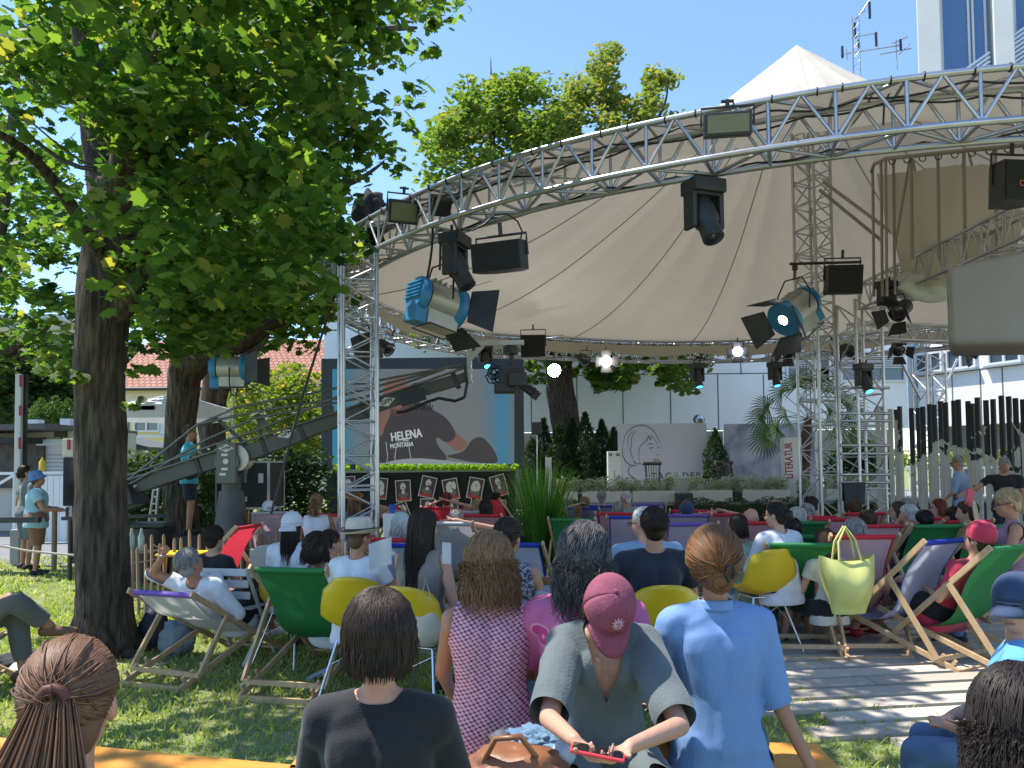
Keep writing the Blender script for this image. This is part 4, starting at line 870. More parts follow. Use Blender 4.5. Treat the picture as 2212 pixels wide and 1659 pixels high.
for x, y, D, yw, lb in ((1262, 778, 18.4, 200, 'dark spotlight on the far ring left of the small bright one'), (1702, 760, 18.3, 150, 'dark spotlight on the far ring left of the mast'), (1813, 762, 15, 100, 'left one of a pair of small dark spotlights beside the shorter tower'), (1845, 762, 15, 240, 'right one of a pair of small dark spotlights beside the shorter tower'), (1940, 755, 17.5, 170, 'dark spotlight on the far ring right of the towers'), (2085, 755, 15.5, 250, 'dark spotlight below the beige box'), (1943, 672, 11.3, 120, 'dark flapped lamp below the beam beside the beige box'), (835, 752, 13.9, 240, 'dark spotlight behind the left truss column')):
    par(P(x, y, D), rad(yw), rad(-30), 1.0, lb, MATS.get('dark_lens'), x > 1900 or x in (1702,))
# cable coil from the ring down to the ground at the left
mb = MB(); mb.tube([P(742, 575, 9.5), P(722, 640, 9.5), P(690, 740, 9.4), P(655, 850, 9.3), P(625, 960, 9.2), P(600, 1060, 9.15), P(585, 1110, 9.1)], .017, 6); tag(mb.build('guy_rope', mat('dark_rope', (.06, .05, .045), .8)), 'dark guy rope from the left corner of the truss ring down to the lawn', 'rope')
mb = MB(); pts_ = [P(935 + (-22) * sin(k / 12 * 3.3) * 0 + (-28) * (k / 12) ** 2, 490 + 165 * k / 12, 8.45) for k in range(13)]; mb.tube(pts_, .014, 6); tag(mb.build('cable', CABLE), 'black cable hanging down beside the large blue lamp', 'cable')
mb = MB(); mb.tube([P(x, y, 7.6) for x, y in ((1000, 495), (1022, 497), (1045, 485), (1068, 465), (1095, 462), (1118, 478), (1128, 500), (1124, 520))], .009, 6); tag(mb.build('cable', CABLE), 'thin black cable looping to the large hanging loudspeaker', 'cable')
mb = MB(); mb.tube([P(x, y, 6.3) for x, y in ((1922, 200), (1910, 225), (1908, 270))], .008, 6); tag(mb.build('cable', CABLE), 'short black strap dangling from the truss ring at the upper right', 'cable')
mb = MB(); mb.tube([P(x, y, 5.3) for x, y in ((-20, 190), (20, 240), (70, 300), (130, 345), (175, 362), (205, 366))], .016, 6); tag(mb.build('cable', CABLE), 'thick black cable sagging from the left edge to the big maple trunk', 'cable')
mb = MB(); mb.tube([P(x, y, 5.4) for x, y in ((-20, 180), (40, 240), (110, 300), (170, 345), (210, 362))], .007, 6); tag(mb.build('cable', CABLE), 'thin black wire above the thick cable at the upper left', 'cable')
# ============================================================ STAGE
ST = .68
BOARD = mat('stage_front', (.015, .015, .018), .7)
mb = MB(); mb.box((6.6, 20.6, ST - .04), (11.4, 5.8, .08)); tag(mb.build('stage_floor', mat('stage_top', (.25, .25, .26), .6)), kind='structure')
mb = MB(); mb.box((6.6, 17.72, (ST - .08) / 2), (11.4, .04, ST - .08)); tag(mb.build('stage_skirt', BOARD), 'black skirt along the front edge of the stage below the planters', 'stage skirt')
def board(name, label, x0, y0, x1, y1, D, m, th=.06, z0=None):
    a = P(x0, y0, D); b_ = P(x1, y1, D); z0 = b_.z if z0 is None else z0
    e = empty(name, ((a.x + b_.x) / 2, D, z0), label=label, cat='board'); w_ = b_.x - a.x; h = a.z - z0
    mb = MB(); mb.box((0, 0, h / 2), (w_, th, h)); mb.build('panel', m, e)
    mb = MB()
    for sx in (-1, 1): mb.bar((sx * w_ * .3, th, .02), (sx * w_ * .3, .9, .02), .05, .04); mb.bar((sx * w_ * .3, .9, .02), (sx * w_ * .3, th / 2 + .02, h * .7), .04, .04)
    mb.build('rear_strut', DARKM, e); return e, w_, h
BW = mat('lilac_white_board', (.46, .47, .52), .55, col2=(.50, .51, .56), scale=.7)
e, w_, h = board('portrait_board', 'wide pale stage board with a line drawing of a bobbed head and dark capitals', 1334, 916, 1528, 1049, 21, BW)
# line drawing, generic bobbed head in profile three quarter
INK = mat('ink_line', (.05, .055, .07), .7)
kx = w_ / 720.; kz = h / 500.
def dl_(pts, wid=4.5):
    q = []; n_ = len(pts)
    for i in range(n_ - 1):
        p0 = pts[max(i - 1, 0)]; p1 = pts[i]; p2 = pts[i + 1]; p3 = pts[min(i + 2, n_ - 1)]
        for k in range(6):
            t = k / 6; q.append([.5 * (2 * p1[j] + (-p0[j] + p2[j]) * t + (2 * p0[j] - 5 * p1[j] + 4 * p2[j] - p3[j]) * t * t + (-p0[j] + 3 * p1[j] - 3 * p2[j] + p3[j]) * t ** 3) for j in (0, 1)])
    q.append(list(pts[-1])); N = len(q)
    for i in range(N - 1):
        dx, dy = q[i + 1][0] - q[i][0], q[i + 1][1] - q[i][1]; L = math.hypot(dx, dy) or 1; nx, ny = -dy / L, dx / L
        wa = wid * (.35 + .65 * sin(pi * min(1, max(0, i / N)))); wb = wid * (.35 + .65 * sin(pi * min(1, (i + 1) / N)))
        mb.add([((a - 360) * kx, -.034, (500 - c) * kz) for a, c in ((q[i][0] + nx * wa / 2, q[i][1] + ny * wa / 2), (q[i][0] - nx * wa / 2, q[i][1] - ny * wa / 2), (q[i + 1][0] - nx * wb / 2, q[i + 1][1] - ny * wb / 2), (q[i + 1][0] + nx * wb / 2, q[i + 1][1] + ny * wb / 2))], [(0, 1, 2, 3)])
mb = MB()
dl_([(40, 180), (60, 90), (120, 30), (200, 12), (270, 40), (310, 90), (345, 160)], 7)
dl_([(40, 180), (35, 240), (60, 300), (100, 330), (150, 335)], 7); dl_([(78, 190), (85, 110), (120, 55)], 5); dl_([(105, 180), (115, 100), (150, 50)], 5); dl_([(130, 300), (100, 220), (110, 160)], 5)
dl_([(150, 330), (120, 300), (160, 322), (178, 318), (200, 330), (235, 350)], 6); dl_([(175, 315), (168, 270), (172, 200), (200, 160), (235, 130), (250, 95), (262, 130), (275, 95), (300, 130), (318, 170)], 6)
dl_([(235, 175), (260, 160), (290, 168)], 7); dl_([(250, 192), (266, 196), (285, 188)], 8); dl_([(318, 188), (330, 195), (342, 192)], 6); dl_([(305, 245), (318, 250), (335, 246)], 5); dl_([(280, 290), (305, 285), (335, 292)], 5); dl_([(285, 295), (310, 305), (335, 294)], 9)
dl_([(130, 335), (85, 355), (85, 400), (130, 440), (150, 480), (175, 498)], 7)
mb.build('drawing', INK, e)
mb = MB(); put_text(mb, 'TAGE DER', facing((.36, -.034, .26), (1, 0, 0), (0, 0, 1)), .27, width=1.36, bold=.003, spacing=1.25); mb.build('lettering', INK, e)
m, nt, b, tc = nodes_of('cloud_print', .55)
n1 = nt.nodes.new('ShaderNodeTexNoise'); n1.inputs['Scale'].default_value = 1.6; n1.inputs['Detail'].default_value = 7; n1.inputs['Distortion'].default_value = .4; nt.links.new(tc.outputs['Object'], n1.inputs[0])
r1 = ramp(nt, [(.30, (.12, .14, .21)), (.45, (.25, .28, .38)), (.58, (.40, .43, .52)), (.72, (.55, .57, .62))]); nt.links.new(n1.outputs[0], r1.inputs[0]); nt.links.new(r1.outputs[0], b.inputs['Base Color'])
board('cloud_board', 'pale stage board with a blue grey cloudy print behind the palm', 1562, 916, 1760, 1049, 21, m)
def colm(name, label, x0, y0, x1, y1, D, items):
    a = P(x0, y0, D); b_ = P(x1, y1, D); w_ = b_.x - a.x; h = a.z - ST
    e = empty(name, ((a.x + b_.x) / 2, D, ST), label=label, cat='sign column'); mb = MB(); mb.box((0, .12, h / 2), (w_, .24, h), bev=.004); mb.build('column', mat('sign_white', (.66, .66, .65), .5), e)
    for tx, xx, zz, size, c, hor, wd in items:
        mb = MB(); T = facing((xx * w_, -.003, zz * h), (1, 0, 0) if hor else (0, 0, 1), (0, 0, 1) if hor else (-1, 0, 0)); put_text(mb, tx, T, size, width=wd, bold=size * .018); mb.build('lettering', mat('letter_' + c, {'red': (.38, .015, .03), 'black': (.03, .03, .035), 'grey': (.45, .45, .45)}[c], .6), e)
    return e, w_, h
e, w_, h = colm('sign_column', 'narrow white column with small red and black lettering left of the portrait board', 1313, 975, 1341, 1058, 19.5, [('50.', -.22, .16, .20, 'red', False, None), ('TAGE DER LITERATUR', .02, .42, .055, 'red', False, .42), ('INGEBORG', .22, .30, .085, 'black', False, None), ('BACHMANN', .38, .30, .085, 'black', False, None)])
mb = MB()
for (xx, ww) in ((-.28, .24), (.3, .3)): mb.box((xx * w_, -.004, h * .93), (ww * w_, .006, .07))
mb.build('logo_block', mat('letter_black', (.03, .03, .035), .6), e)
mb = MB(); put_text(mb, '3', facing((-.28 * w_, -.009, h * .93), (1, 0, 0), (0, 0, 1)), .075, bold=.002); put_text(mb, 'ORF', facing((.3 * w_, -.009, h * .93), (1, 0, 0), (0, 0, 1)), .045, bold=.001); mb.build('logo', MATS['sign_white'], e)
e, w_, h = colm('sign_column', 'white column with large upright red lettering in front of the cloudy board', 1693, 945, 1734, 1062, 18.6, [('LITERATUR', -.22, .62, .27, 'red', False, .86)])
mb = MB(); e2 = empty('white_post', P(1186, 1100, 16.5).xy.to_3d(), label='plain slim white post rising behind the tall grass', cat='post'); mb.box((0, 0, P(1186, 988, 16.5).z / 2), (.13, .13, P(1186, 988, 16.5).z), bev=.006); mb.build('shaft', MATS['sign_white'], e2)

def bent_chair(x, y, D, yaw, label):
    t = empty('stage_chair', (P(x, y, D).x, D, ST), yaw, label, 'chair', 'dark wooden chairs on the stage'); M_ = mat('dark_chair_wood', (.02, .016, .015), .35, col2=(.035, .028, .025), scale=4)
    mb = MB(); mb.lathe((0, 0, .43), [(.02, 0), (.2, 0), (.21, .02), (.2, .035), (.02, .03)], 20); mb.build('seat', M_, t)
    for sx in (-1, 1):
        mb = MB(); mb.tube([(sx * .15, .15, .43), (sx * .19, .19, 0)], .017, 8, r2=.013); mb.build('leg', M_, t)
        mb = MB(); mb.tube([(sx * .2, -.24, 0), (sx * .17, -.17, .43), (sx * .17, -.19, .65), (sx * .19, -.26, .92)], .016, 8); mb.build('leg', M_, t)
    mb = MB(); mb.grid(lambda u, v: Vector(((u - .5) * .46, -.262 - .04 * sin(pi * u), .84 + .09 * v)), 8, 1); ob = mb.build('top_rail', M_, t, solid=.02)
    mb = MB()
    for k in range(6): xx = (k - 2.5) * .055; mb.tube([(xx, -.18, .45), (xx * 1.15, -.285, .86)], .009, 6)
    mb.build('spindles', M_, t)
    mb = MB(); mb.tube([(-.17, -.17, .25), (.17, .17, .25)], .01, 6); mb.tube([(.17, -.17, .25), (-.17, .17, .25)], .01, 6); mb.build('stretcher', M_, t); return t
bent_chair(1412, 1040, 19.2, rad(175), 'dark spindle back chair in front of the portrait drawing')
bent_chair(1565, 1040, 19.6, rad(165), 'dark stage chair in the gap between the two boards')
bent_chair(1592, 1045, 19.0, rad(-80), 'dark stage chair seen from the side in front of the cloudy board')
TBW = mat('table_white', (.62, .61, .57), .5)
def stage_table(x, D, w_, d_, h, label):
    t = empty('side_table', (P(x, 1000, D).x, D, ST), label=label, cat='table'); mb = MB(); mb.box((0, 0, h - .02), (w_, d_, .04), bev=.004); mb.build('top', TBW, t)
    mb = MB()
    for k in range(5): mb.box(((k - 2) * w_ * .17, 0, (h - .04) / 2), (w_ * .16, d_ * .8, h - .045))
    mb.build('body', TBW, t); return t
stage_table(1462, 18.5, .60, .4, .56, 'small white reading table on the stage with a glass on it')
stage_table(1568, 18.8, .75, .45, .42, 'low white table on the stage with glasses on it')
GL = mat('clear_glass', (.8, .85, .88), .05, spec=1); GL.node_tree.nodes['Principled BSDF'].inputs['Transmission Weight'].default_value = .9
for i, (x, D, z) in enumerate([(1457, 18.5, .56), (1464, 18.45, .56), (1560, 18.8, .42), (1567, 18.8, .42), (1574, 18.8, .42)]):
    mb = MB(); mb.lathe((P(x, 1000, D).x, D, ST + z), [(.001, 0), (.03, .002), (.036, .06), (.034, .12)], 12, cap=False)
    tag(mb.build('drinking_glass', GL), ['left glass on the small white reading table', 'right glass on the small white reading table', 'left glass on the low white stage table', 'middle glass on the low white stage table', 'right glass on the low white stage table'][i], 'glass', 'drinking glasses on the stage')
mb = MB(); q = P(1476, 1080, 17.6); mb.box((q.x, 17.55, ST + .1 - .02), (.36, .3, .24), bev=.01); tag(mb.build('monitor_speaker', DARKM), 'small black box speaker on the stage edge between the planters', 'loudspeaker')
# silvery plants in planters
SLV = leafmat('silver_leaf', (.20, .23, .20), (.34, .37, .33), (.42, .43, .38), .25)
SPIKE = np.array([(0, -.5, 0), (.16, -.1, .02), (.14, .25, .03), (0, .55, -.02), (-.14, .25, .03), (-.16, -.1, .02)])
def silver(o, parent, w_, d_, h, n):
    mbp = []; 
    for k in range(n):
        bx, by = random.uniform(-w_ / 2, w_ / 2), random.uniform(-d_ / 2, d_ / 2); hh = h * random.uniform(.6, 1.1); lx, ly = random.gauss(0, .06), random.gauss(0, .06)
        for j in range(14):
            t = (j + 1) / 14; a = j * 2.4; mbp.append((bx + lx * t + .06 * cos(a), by + ly * t + .06 * sin(a), o + hh * t))
    ob = np_mesh('foliage', leaf_cloud(np.array(mbp), .12, SPIKE, .9, -.6), 6, SLV, parent); return ob
PLM = mat('planter_white', (.55, .52, .46), .7, col2=(.60, .57, .51), scale=2)
for i, (xa, xb_) in enumerate([(1180, 1247), (1256, 1345), (1364, 1456), (1491, 1578), (1600, 1702), (1780, 1895)]):
    D = 17.95; a = P(xa, 1072, D); b_ = P(xb_, 1072, D); w_ = b_.x - a.x
    t = empty('planter', ((a.x + b_.x) / 2, D, ST), label=['leftmost long white planter on the stage edge, behind the tall grass', 'white planter of silvery plants behind the small white lettered column', 'white planter of silvery plants below the portrait drawing and first chair', 'white planter of silvery plants in front of the low table and side chair', 'white planter of silvery plants in front of the red lettered column', 'white planter of silvery plants behind the truss towers'][i], cat='planter', group='white planters along the stage edge')
    mb = MB(); mb.box((0, 0, .13), (w_, .34, .26), bev=.006); mb.build('trough', PLM, t); silver(.22, t, w_ - .05, .32, .34, int(w_ * 34))
for i, x in enumerate([1251, 1354, 1589, 1735, 1848, 1905, 1945]):
    D = 17.9 if x < 1890 else 16.4; t = empty('potted_plant', (P(x, 1072, D).x, D, ST if D > 17 else .25), label='silvery plant in a black pot ' + ['between the first two planters', 'between the second and third planters', 'between the fourth and fifth planters', 'right of the red lettered column', 'behind the shorter truss tower', 'right beside the shorter truss tower', 'at the foot of the painted posts'][i], cat='potted plant', group='silvery potted plants')
    mb = MB(); mb.lathe((0, 0, 0), [(.001, 0), (.09, 0), (.12, .2), (.12, .21), (.001, .2)], 14, cap=False); mb.build('pot', DARKM, t); silver(.15, t, .22, .2, .42, 14)
BOX = leafmat('boxwood', (.02, .05, .014), (.04, .08, .02), (.07, .11, .03), .2)
for i, (x, y, r) in enumerate([(1228, 1072, .42), (1510, 1078, .5), (1590, 1083, .45), (1705, 1092, .5), (1748, 1088, .45), (1660, 1095, .4), (1920, 1085, .45), (1830, 1100, .4)]):
    D = 16.6; c = P(x, y, D); c.z = .42; t = empty('boxwood_ball', (c.x, D, 0), label='clipped dark green box bush ' + ['beside the tall grass at the stage foot', 'below the monitor speaker', 'left of the bald head in the audience', 'below the red lettered column', 'just left of the truss mast foot', 'between the bald head and the mast', 'at the foot of the painted posts', 'below the hanging dark cloth'][i], cat='bush', group='clipped box bushes before the stage')
    np_mesh('foliage', leaf_cloud(cluster_pts((0, 0, .42), (r, r, .42), 1400, .12), .05, DIAM, 1.2), 4, BOX, t); mb = MB(); mb.tube([(0, 0, 0), (0, 0, .3)], .04, 6); mb.build('stem', BARK, t)
# palm
pt = empty('palm_tree', (P(1736, 1060, 19.2).x, 19.2, ST), label='fan palm in a tub on the stage behind the truss mast', cat='palm'); o = pt.location.copy()
mb = MB(); mb.tube([(0, 0, .1), P(1736, 1040, 19.2) - o, P(1738, 1000, 19.2) - o, P(1742, 940, 19.2) - o, P(1746, 905, 19.2) - o], [.16, .15, .14, .13, .09], 14)
for i_ in range(len(mb.v)): v = Vector(mb.v[i_]); mb.v[i_] = tuple(v * 1 + noise.noise_vector(v * 14) * .03)
mb.build('trunk', mat('palm_fibre', (.05, .035, .025), .95, col2=(.11, .08, .06), scale=20, bump=1), pt)
mb = MB(); mb.box((0, 0, .12), (.7, .6, .3), bev=.01); mb.build('tub', PLM, pt)
PALM = leafmat('palm_leaf', (.04, .09, .03), (.08, .14, .045), (.2, .2, .08), .2)
cen = P(1745, 905, 19.2) - o; vs = []; stm = MB()
for (x, y, D) in [(1660, 880, 19), (1690, 850, 18.8), (1722, 835, 19.4), (1765, 835, 19), (1800, 850, 19.3), (1830, 880, 19), (1648, 905, 18.9), (1680, 925, 19.6), (1810, 915, 18.8), (1700, 900, 18.4), (1790, 890, 18.6), (1740, 820, 19), (1655, 945, 19.2), (1840, 930, 19.2)]:
    hb = P(x, y, D) - o; d = (hb - cen); stm.tube([cen, cen + d * .5 + Vector((0, 0, .06)), hb], .009, 5); d.normalize(); sd = d.cross(Vector((0, -1, .3))).normalized()
    droop = Vector((0, 0, -1))
    for k in range(20):
        a = (k - 9.5) / 10 * 2.1; dr = (d * cos(a) + sd * sin(a)).normalized(); L_k = .56 * (1 - .25 * abs(a) / 2); n_ = dr.cross(d.cross(sd)).normalized() * .019
        p0 = hb; p1 = hb + dr * L_k * .6 + droop * .02; p2 = hb + dr * L_k + droop * .12
        vs += [p0 - n_ * .3, p0 + n_ * .3, p1 + n_, p1 - n_, p1 - n_, p1 + n_, p2 + n_ * .15, p2 - n_ * .15]
np_mesh('fronds', np.array([tuple(v) for v in vs]), 4, PALM, pt); stm.build('stalks', PALM, pt)
# lantern on the portrait board corner, clip lamp on stand, towel
mb = MB(); c = P(1511, 914, 21); mb.lathe((c.x, 21.05, c.z), [(.10, 0), (.14, .02), (.17, .12), (.10, .22), (.03, .24)], 6); tag(mb.build('lantern', mat('polished_steel', (.6, .6, .62), .15, .9)), 'faceted steel lantern standing behind the top of the portrait board', 'lantern')
t = empty('lamp_stand', P(1160, 1060, 19.5).xy.to_3d(), label='small black lamp on a thin stand right of the video screen', cat='lamp'); o = t.location.copy(); mb = MB(); mb.tube([(0, 0, 0), P(1160, 940, 19.5) - o], .02, 6); mb.build('pole', ALU, t)
mb = MB(); mb.box(P(1159, 925, 19.5) - o, (.26, .2, .32), bev=.02); mb.build('lamp_head', DARKM, t)
mb = MB(); mb.tube([P(1150, 930, 19.5) - o, P(1146, 945, 19.5) - o, P(1153, 955, 19.5) - o, P(1160, 965, 19.5) - o], .01, 5); mb.build('cable_loop', CABLE, t)
mb = MB(); c = P(1845, 1043, 12.75)
mb.grid(lambda u, v: c + Vector(((u - .5) * .36 * (1 - .1 * v), -.02 - .02 * sin(u * 10) * v, -v * .36)), 12, 8); mb.grid(lambda u, v: c + Vector(((u - .5) * .36, .05 + .02 * sin(u * 9) * v, -v * .3)), 12, 8)
mb.box(c + Vector((0, .015, .0)), (.36, .08, .02)); tag(mb.build('towel', mat('dark_towel', (.05, .05, .055), .95)), 'dark towel hung on the shorter truss tower', 'towel')
mb = MB(); mb.box(c + Vector((.0, .02, -.55)), (.09, .08, .55)); tag(mb.build('stand_post', DARKM), 'dark post below the hanging towel', 'post')

# painted slatted posts at the right
m, nt, b, tc = nodes_of('mural_paint', .6)
mp_ = nt.nodes.new('ShaderNodeMapping'); mp_.inputs['Scale'].default_value = (.9, .9, .75); nt.links.new(tc.outputs['Object'], mp_.inputs[0])
n1 = nt.nodes.new('ShaderNodeTexNoise'); n1.inputs['Scale'].default_value = 1.9; n1.inputs['Detail'].default_value = 4; n1.inputs['Distortion'].default_value = 1.4; nt.links.new(mp_.outputs[0], n1.inputs[0])
sx = nt.nodes.new('ShaderNodeSeparateXYZ'); nt.links.new(tc.outputs['Object'], sx.inputs[0])
def mth(op, a, b_=None):
    q = nt.nodes.new('ShaderNodeMath'); q.operation = op
    for i, v_ in enumerate((a, b_)):
        if v_ is None: continue
        if isinstance(v_, (int, float)): q.inputs[i].default_value = v_
        else: nt.links.new(v_, q.inputs[i])
    return q.outputs[0]
hz = mth('MULTIPLY', mth('SUBTRACT', sx.outputs['Z'], 1.7), .22)                  # darker towards the top
side = mth('MAXIMUM', mth('MULTIPLY', mth('SUBTRACT', .75, sx.outputs['X']), .5), mth('MULTIPLY', mth('SUBTRACT', sx.outputs['X'], 2.35), .18))
val = mth('SUBTRACT', mth('ADD', n1.outputs[0], hz), mth('MAXIMUM', side, -.03))
r1 = ramp(nt, [(.51, (.50, .49, .44)), (.515, (.012, .012, .014))]); nt.links.new(val, r1.inputs[0]); nt.links.new(r1.outputs[0], b.inputs['Base Color'])
a = P(1900, 1000, 16.2); b2 = P(2230, 1000, 13.4); e = empty('slatted_screen', (a.x, a.y, 0), math.atan2(b2.y - a.y, b2.x - a.x), 'tall screen of square posts painted with a black and white mural at the right', 'screen')
Ls = (b2 - a).xy.length; ns = 25
for k in range(ns):
    if k in (5,): continue
    if k == 7: x_off = .02
    x_ = k / (ns - 1) * Ls; hh = 2.68 + random.uniform(-.05, .06); mb = MB(); mb.box((x_ + random.uniform(-.02, .02), random.uniform(-.04, .04), hh / 2), (.075, .06, hh), bev=.004); mb.build('post', m, e)
mb = MB(); mb.box((Ls / 2, .09, .12), (Ls, .06, .08)); mb.build('rail', DARKM, e)

# ============================================================ VIDEO SCREEN
D = 20.; a = P(694, 775, D); b_ = P(1133, 1010, D); e = empty('video_screen', ((a.x + b_.x) / 2, D, 0), label='big outdoor video screen showing a bald man in a dark printed T shirt', cat='video screen'); o = e.location.copy()
w_ = b_.x - a.x; zt_, zb_ = a.z, b_.z; zm = (zt_ + zb_) / 2
mb = MB(); mb.box((0, .25, zm), (w_, .5, zt_ - zb_)); mb.build('cabinet', mat('screen_frame', (.05, .06, .07), .6), e)
for sx_ in (-1, 1): mb = MB(); mb.box((sx_ * (w_ / 2 - .3), .4, zb_ / 2), (.12, .12, zb_)); mb.build('support', DARKM, e)
V = lambda x, y, k=0: P(x, y, D) - o + Vector((0, -.006 - .004 * k, 0))
def glow(name, col, s=.42): return mat(name, (.02, .02, .02), .4, emit=col, estr=s)
sc0, sc1 = (718, 797), (1111, 1003)
# backdrop with a soft blue band: vertical emission ramp across x
m = bpy.data.materials.new('screen_backdrop'); m.use_nodes = True; nt = m.node_tree; b = nt.nodes['Principled BSDF']; b.inputs['Base Color'].default_value = (.02, .02, .02, 1); tc = nt.nodes.new('ShaderNodeTexCoord'); sx = nt.nodes.new('ShaderNodeSeparateXYZ'); nt.links.new(tc.outputs['Generated'], sx.inputs[0])
r1 = ramp(nt, [(0, (.03, .22, .36)), (.05, (.04, .18, .27)), (.16, (.12, .17, .19)), (.4, (.14, .16, .175)), (.78, (.15, .165, .175)), (.86, (.10, .17, .22)), (.93, (.04, .19, .33)), (.97, (.07, .18, .26)), (1., (.12, .15, .17))]); r1.color_ramp.interpolation = 'EASE'
nt.links.new(sx.outputs['X'], r1.inputs[0]); nt.links.new(r1.outputs[0], b.inputs['Emission Color']); b.inputs['Emission Strength'].default_value = .38
mb = MB(); mb.add([V(sc0[0], sc1[1]), V(sc1[0], sc1[1]), V(sc1[0], sc0[1]), V(sc0[0], sc0[1])], [(0, 1, 2, 3)]); scr = mb.build('screen', m, e)
def shape(name, pts, m, k):
    cx_ = sum(p[0] for p in pts) / len(pts); q = []; n_ = len(pts)
    for i in range(n_):
        p0, p1, p2, p3 = pts[i - 1], pts[i], pts[(i + 1) % n_], pts[(i + 2) % n_]
        for s_ in range(4):
            t = s_ / 4; q.append([.5 * (2 * p1[j] + (-p0[j] + p2[j]) * t + (2 * p0[j] - 5 * p1[j] + 4 * p2[j] - p3[j]) * t * t + (-p0[j] + 3 * p1[j] - 3 * p2[j] + p3[j]) * t ** 3) for j in (0, 1)])
    mb = MB(); mb.add([V(x, y, k) for x, y in q], [list(range(len(q)))[::-1]]); return mb.build(name, m, scr)
SKN = glow('screen_skin', (.17, .085, .07)); SKD = glow('screen_skin_dark', (.08, .04, .036)); SHT = glow('screen_shirt', (.035, .03, .034))
shape('arm', [(935, 925), (960, 915), (985, 935), (1010, 960), (990, 975), (965, 958), (945, 945)], SKN, 1)
shape('shirt', [(812, 905), (835, 875), (870, 868), (905, 868), (935, 885), (965, 905), (985, 940), (965, 955), (945, 945), (945, 960), (958, 998), (812, 998), (800, 960)], SHT, 2)
shape('head', [(829, 845), (832, 828), (845, 815), (860, 813), (873, 820), (880, 840), (882, 860), (878, 882), (866, 896), (851, 893), (840, 878), (832, 862)], SKN, 3)
shape('beard', [(842, 880), (850, 884), (862, 884), (878, 876), (872, 893), (858, 899), (848, 893)], SKD, 4)
shape('hand', [(808, 890), (815, 880), (830, 878), (843, 884), (842, 900), (832, 920), (826, 940), (812, 935), (808, 915)], SKN, 4)
shape('sleeve', [(1000, 975), (1020, 950), (1040, 945), (1058, 960), (1073, 985), (1070, 1000), (1020, 998), (990, 992), (965, 985)], SHT, 3)
shape('papers', [(850, 995), (900, 990), (955, 994), (1010, 1000), (1080, 1003), (850, 1003)], glow('screen_paper', (.22, .27, .29)), 4)
GLS = glow('screen_glass', (.25, .29, .31))
mb = MB()
for (pl) in ([(855, 975), (853, 990), (857, 1000), (870, 1002), (884, 1000), (888, 990), (885, 975), (882, 955), (858, 955), (855, 975)], [(806, 955), (803, 985), (806, 1002), (835, 1002), (838, 985), (834, 955)]):
    mb.tube([V(x, y, 5) for x, y in pl], .012, 5)
mb.build('glasses', GLS, scr)
mb = MB(); put_text(mb, 'HELENA', facing(V(878, 941, 5), V(920, 938) - V(840, 950), (0, 0, 1)), .32, width=.80, bold=.008); mb.build('shirt_print', glow('screen_print', (.42, .48, .5)), scr)
mb = MB(); put_text(mb, 'MONTANA', facing(V(868, 962, 5), V(920, 957) - V(840, 966), (0, 0, 1)), .16, width=.6, bold=.004); mb.box(V(877, 951, 5), (.16, .003, .02)); mb.build('shirt_print', MATS['screen_print'], scr)
# black curtain with posters under the screen
q0 = P(706, 1020, 19.6); q1 = P(1107, 1020, 19.6)
mb = MB(); zt3 = P(900, 1020, 19.6).z; mb.grid(lambda u, v: Vector((q0.x + (q1.x - q0.x) * u, 19.6 + .012 * sin(u * 70), .02 + (zt3 - .02) * v)), 160, 2); tag(mb.build('black_drape', BLACK), 'black drape with pinned posters under the video screen', 'drape')
LET = leafmat('lettuce', (.16, .28, .02), (.26, .40, .04), (.34, .45, .08), .3)
for i in range(24):
    x = 730 + i * 16.3
    if i in (2,): continue
    c = P(x if i < 23 else 1112, 1014, 19.55); t = np_mesh('green_plant', leaf_cloud(cluster_pts((0, 0, .05), (.11, .09, .09), 130, .3), .07, OVAL, 1.2), 6, LET); t.location = c; tag(t, 'small round lime green plant in the row along the bottom edge of the video screen', 'plant', 'lime green plants below the screen')
PW = mat('poster_white', (.60, .56, .54), .7); PV = mat('poster_violet', (.07, .04, .06), .7); PR = mat('poster_red', (.45, .04, .04), .7); PG = mat('poster_grey', (.16, .13, .13), .8)
looks = ['long loose hair', 'long wavy hair', 'short swept hair and jacket', 'a beard and short hair', 'wind blown hair turned left', 'long curls', 'glasses and short hair']
lst = [(803 - 46, 1052, -3, 1), (820, 1055, 6, 1), (871, 1060, -3, 2), (924, 1052, 13, 3), (974, 1057, -10, 4), (1027, 1055, 11, 5), (1078, 1049, -15, 6), (1015 - 2, 1113 + 0, 0, 2), (905, 1110, 4, 4), (968, 1112, 0, 1), (1049, 1110, 10, 2), (1073, 1106, -4, 5), (880, 1112, 28, 3)]
lst = [(752, 1052, -4, 0)] + lst[1:7] + [(924, 1100, 1, 3), (973, 1103, 2, 2), (1031, 1100, 10, 1), (1077, 1103, 0, 5), (868, 1108, -20, 4)]
names = ['upper poster behind the left truss column, long haired figure', 'upper poster just right of the truss column, long haired figure', 'upper poster showing short swept hair, nearly straight', 'upper poster tilted right showing a bearded figure', 'upper poster tilted left showing wind blown hair', 'upper poster tilted right showing long curls', 'rightmost upper poster tilted left, figure with glasses', 'lower poster above the red haired visitor', 'lower poster right of the red haired visitor', 'lower poster left of the red deckchair with a number', 'lower poster right of the red deckchair with a number', 'tilted lower poster by the white block']
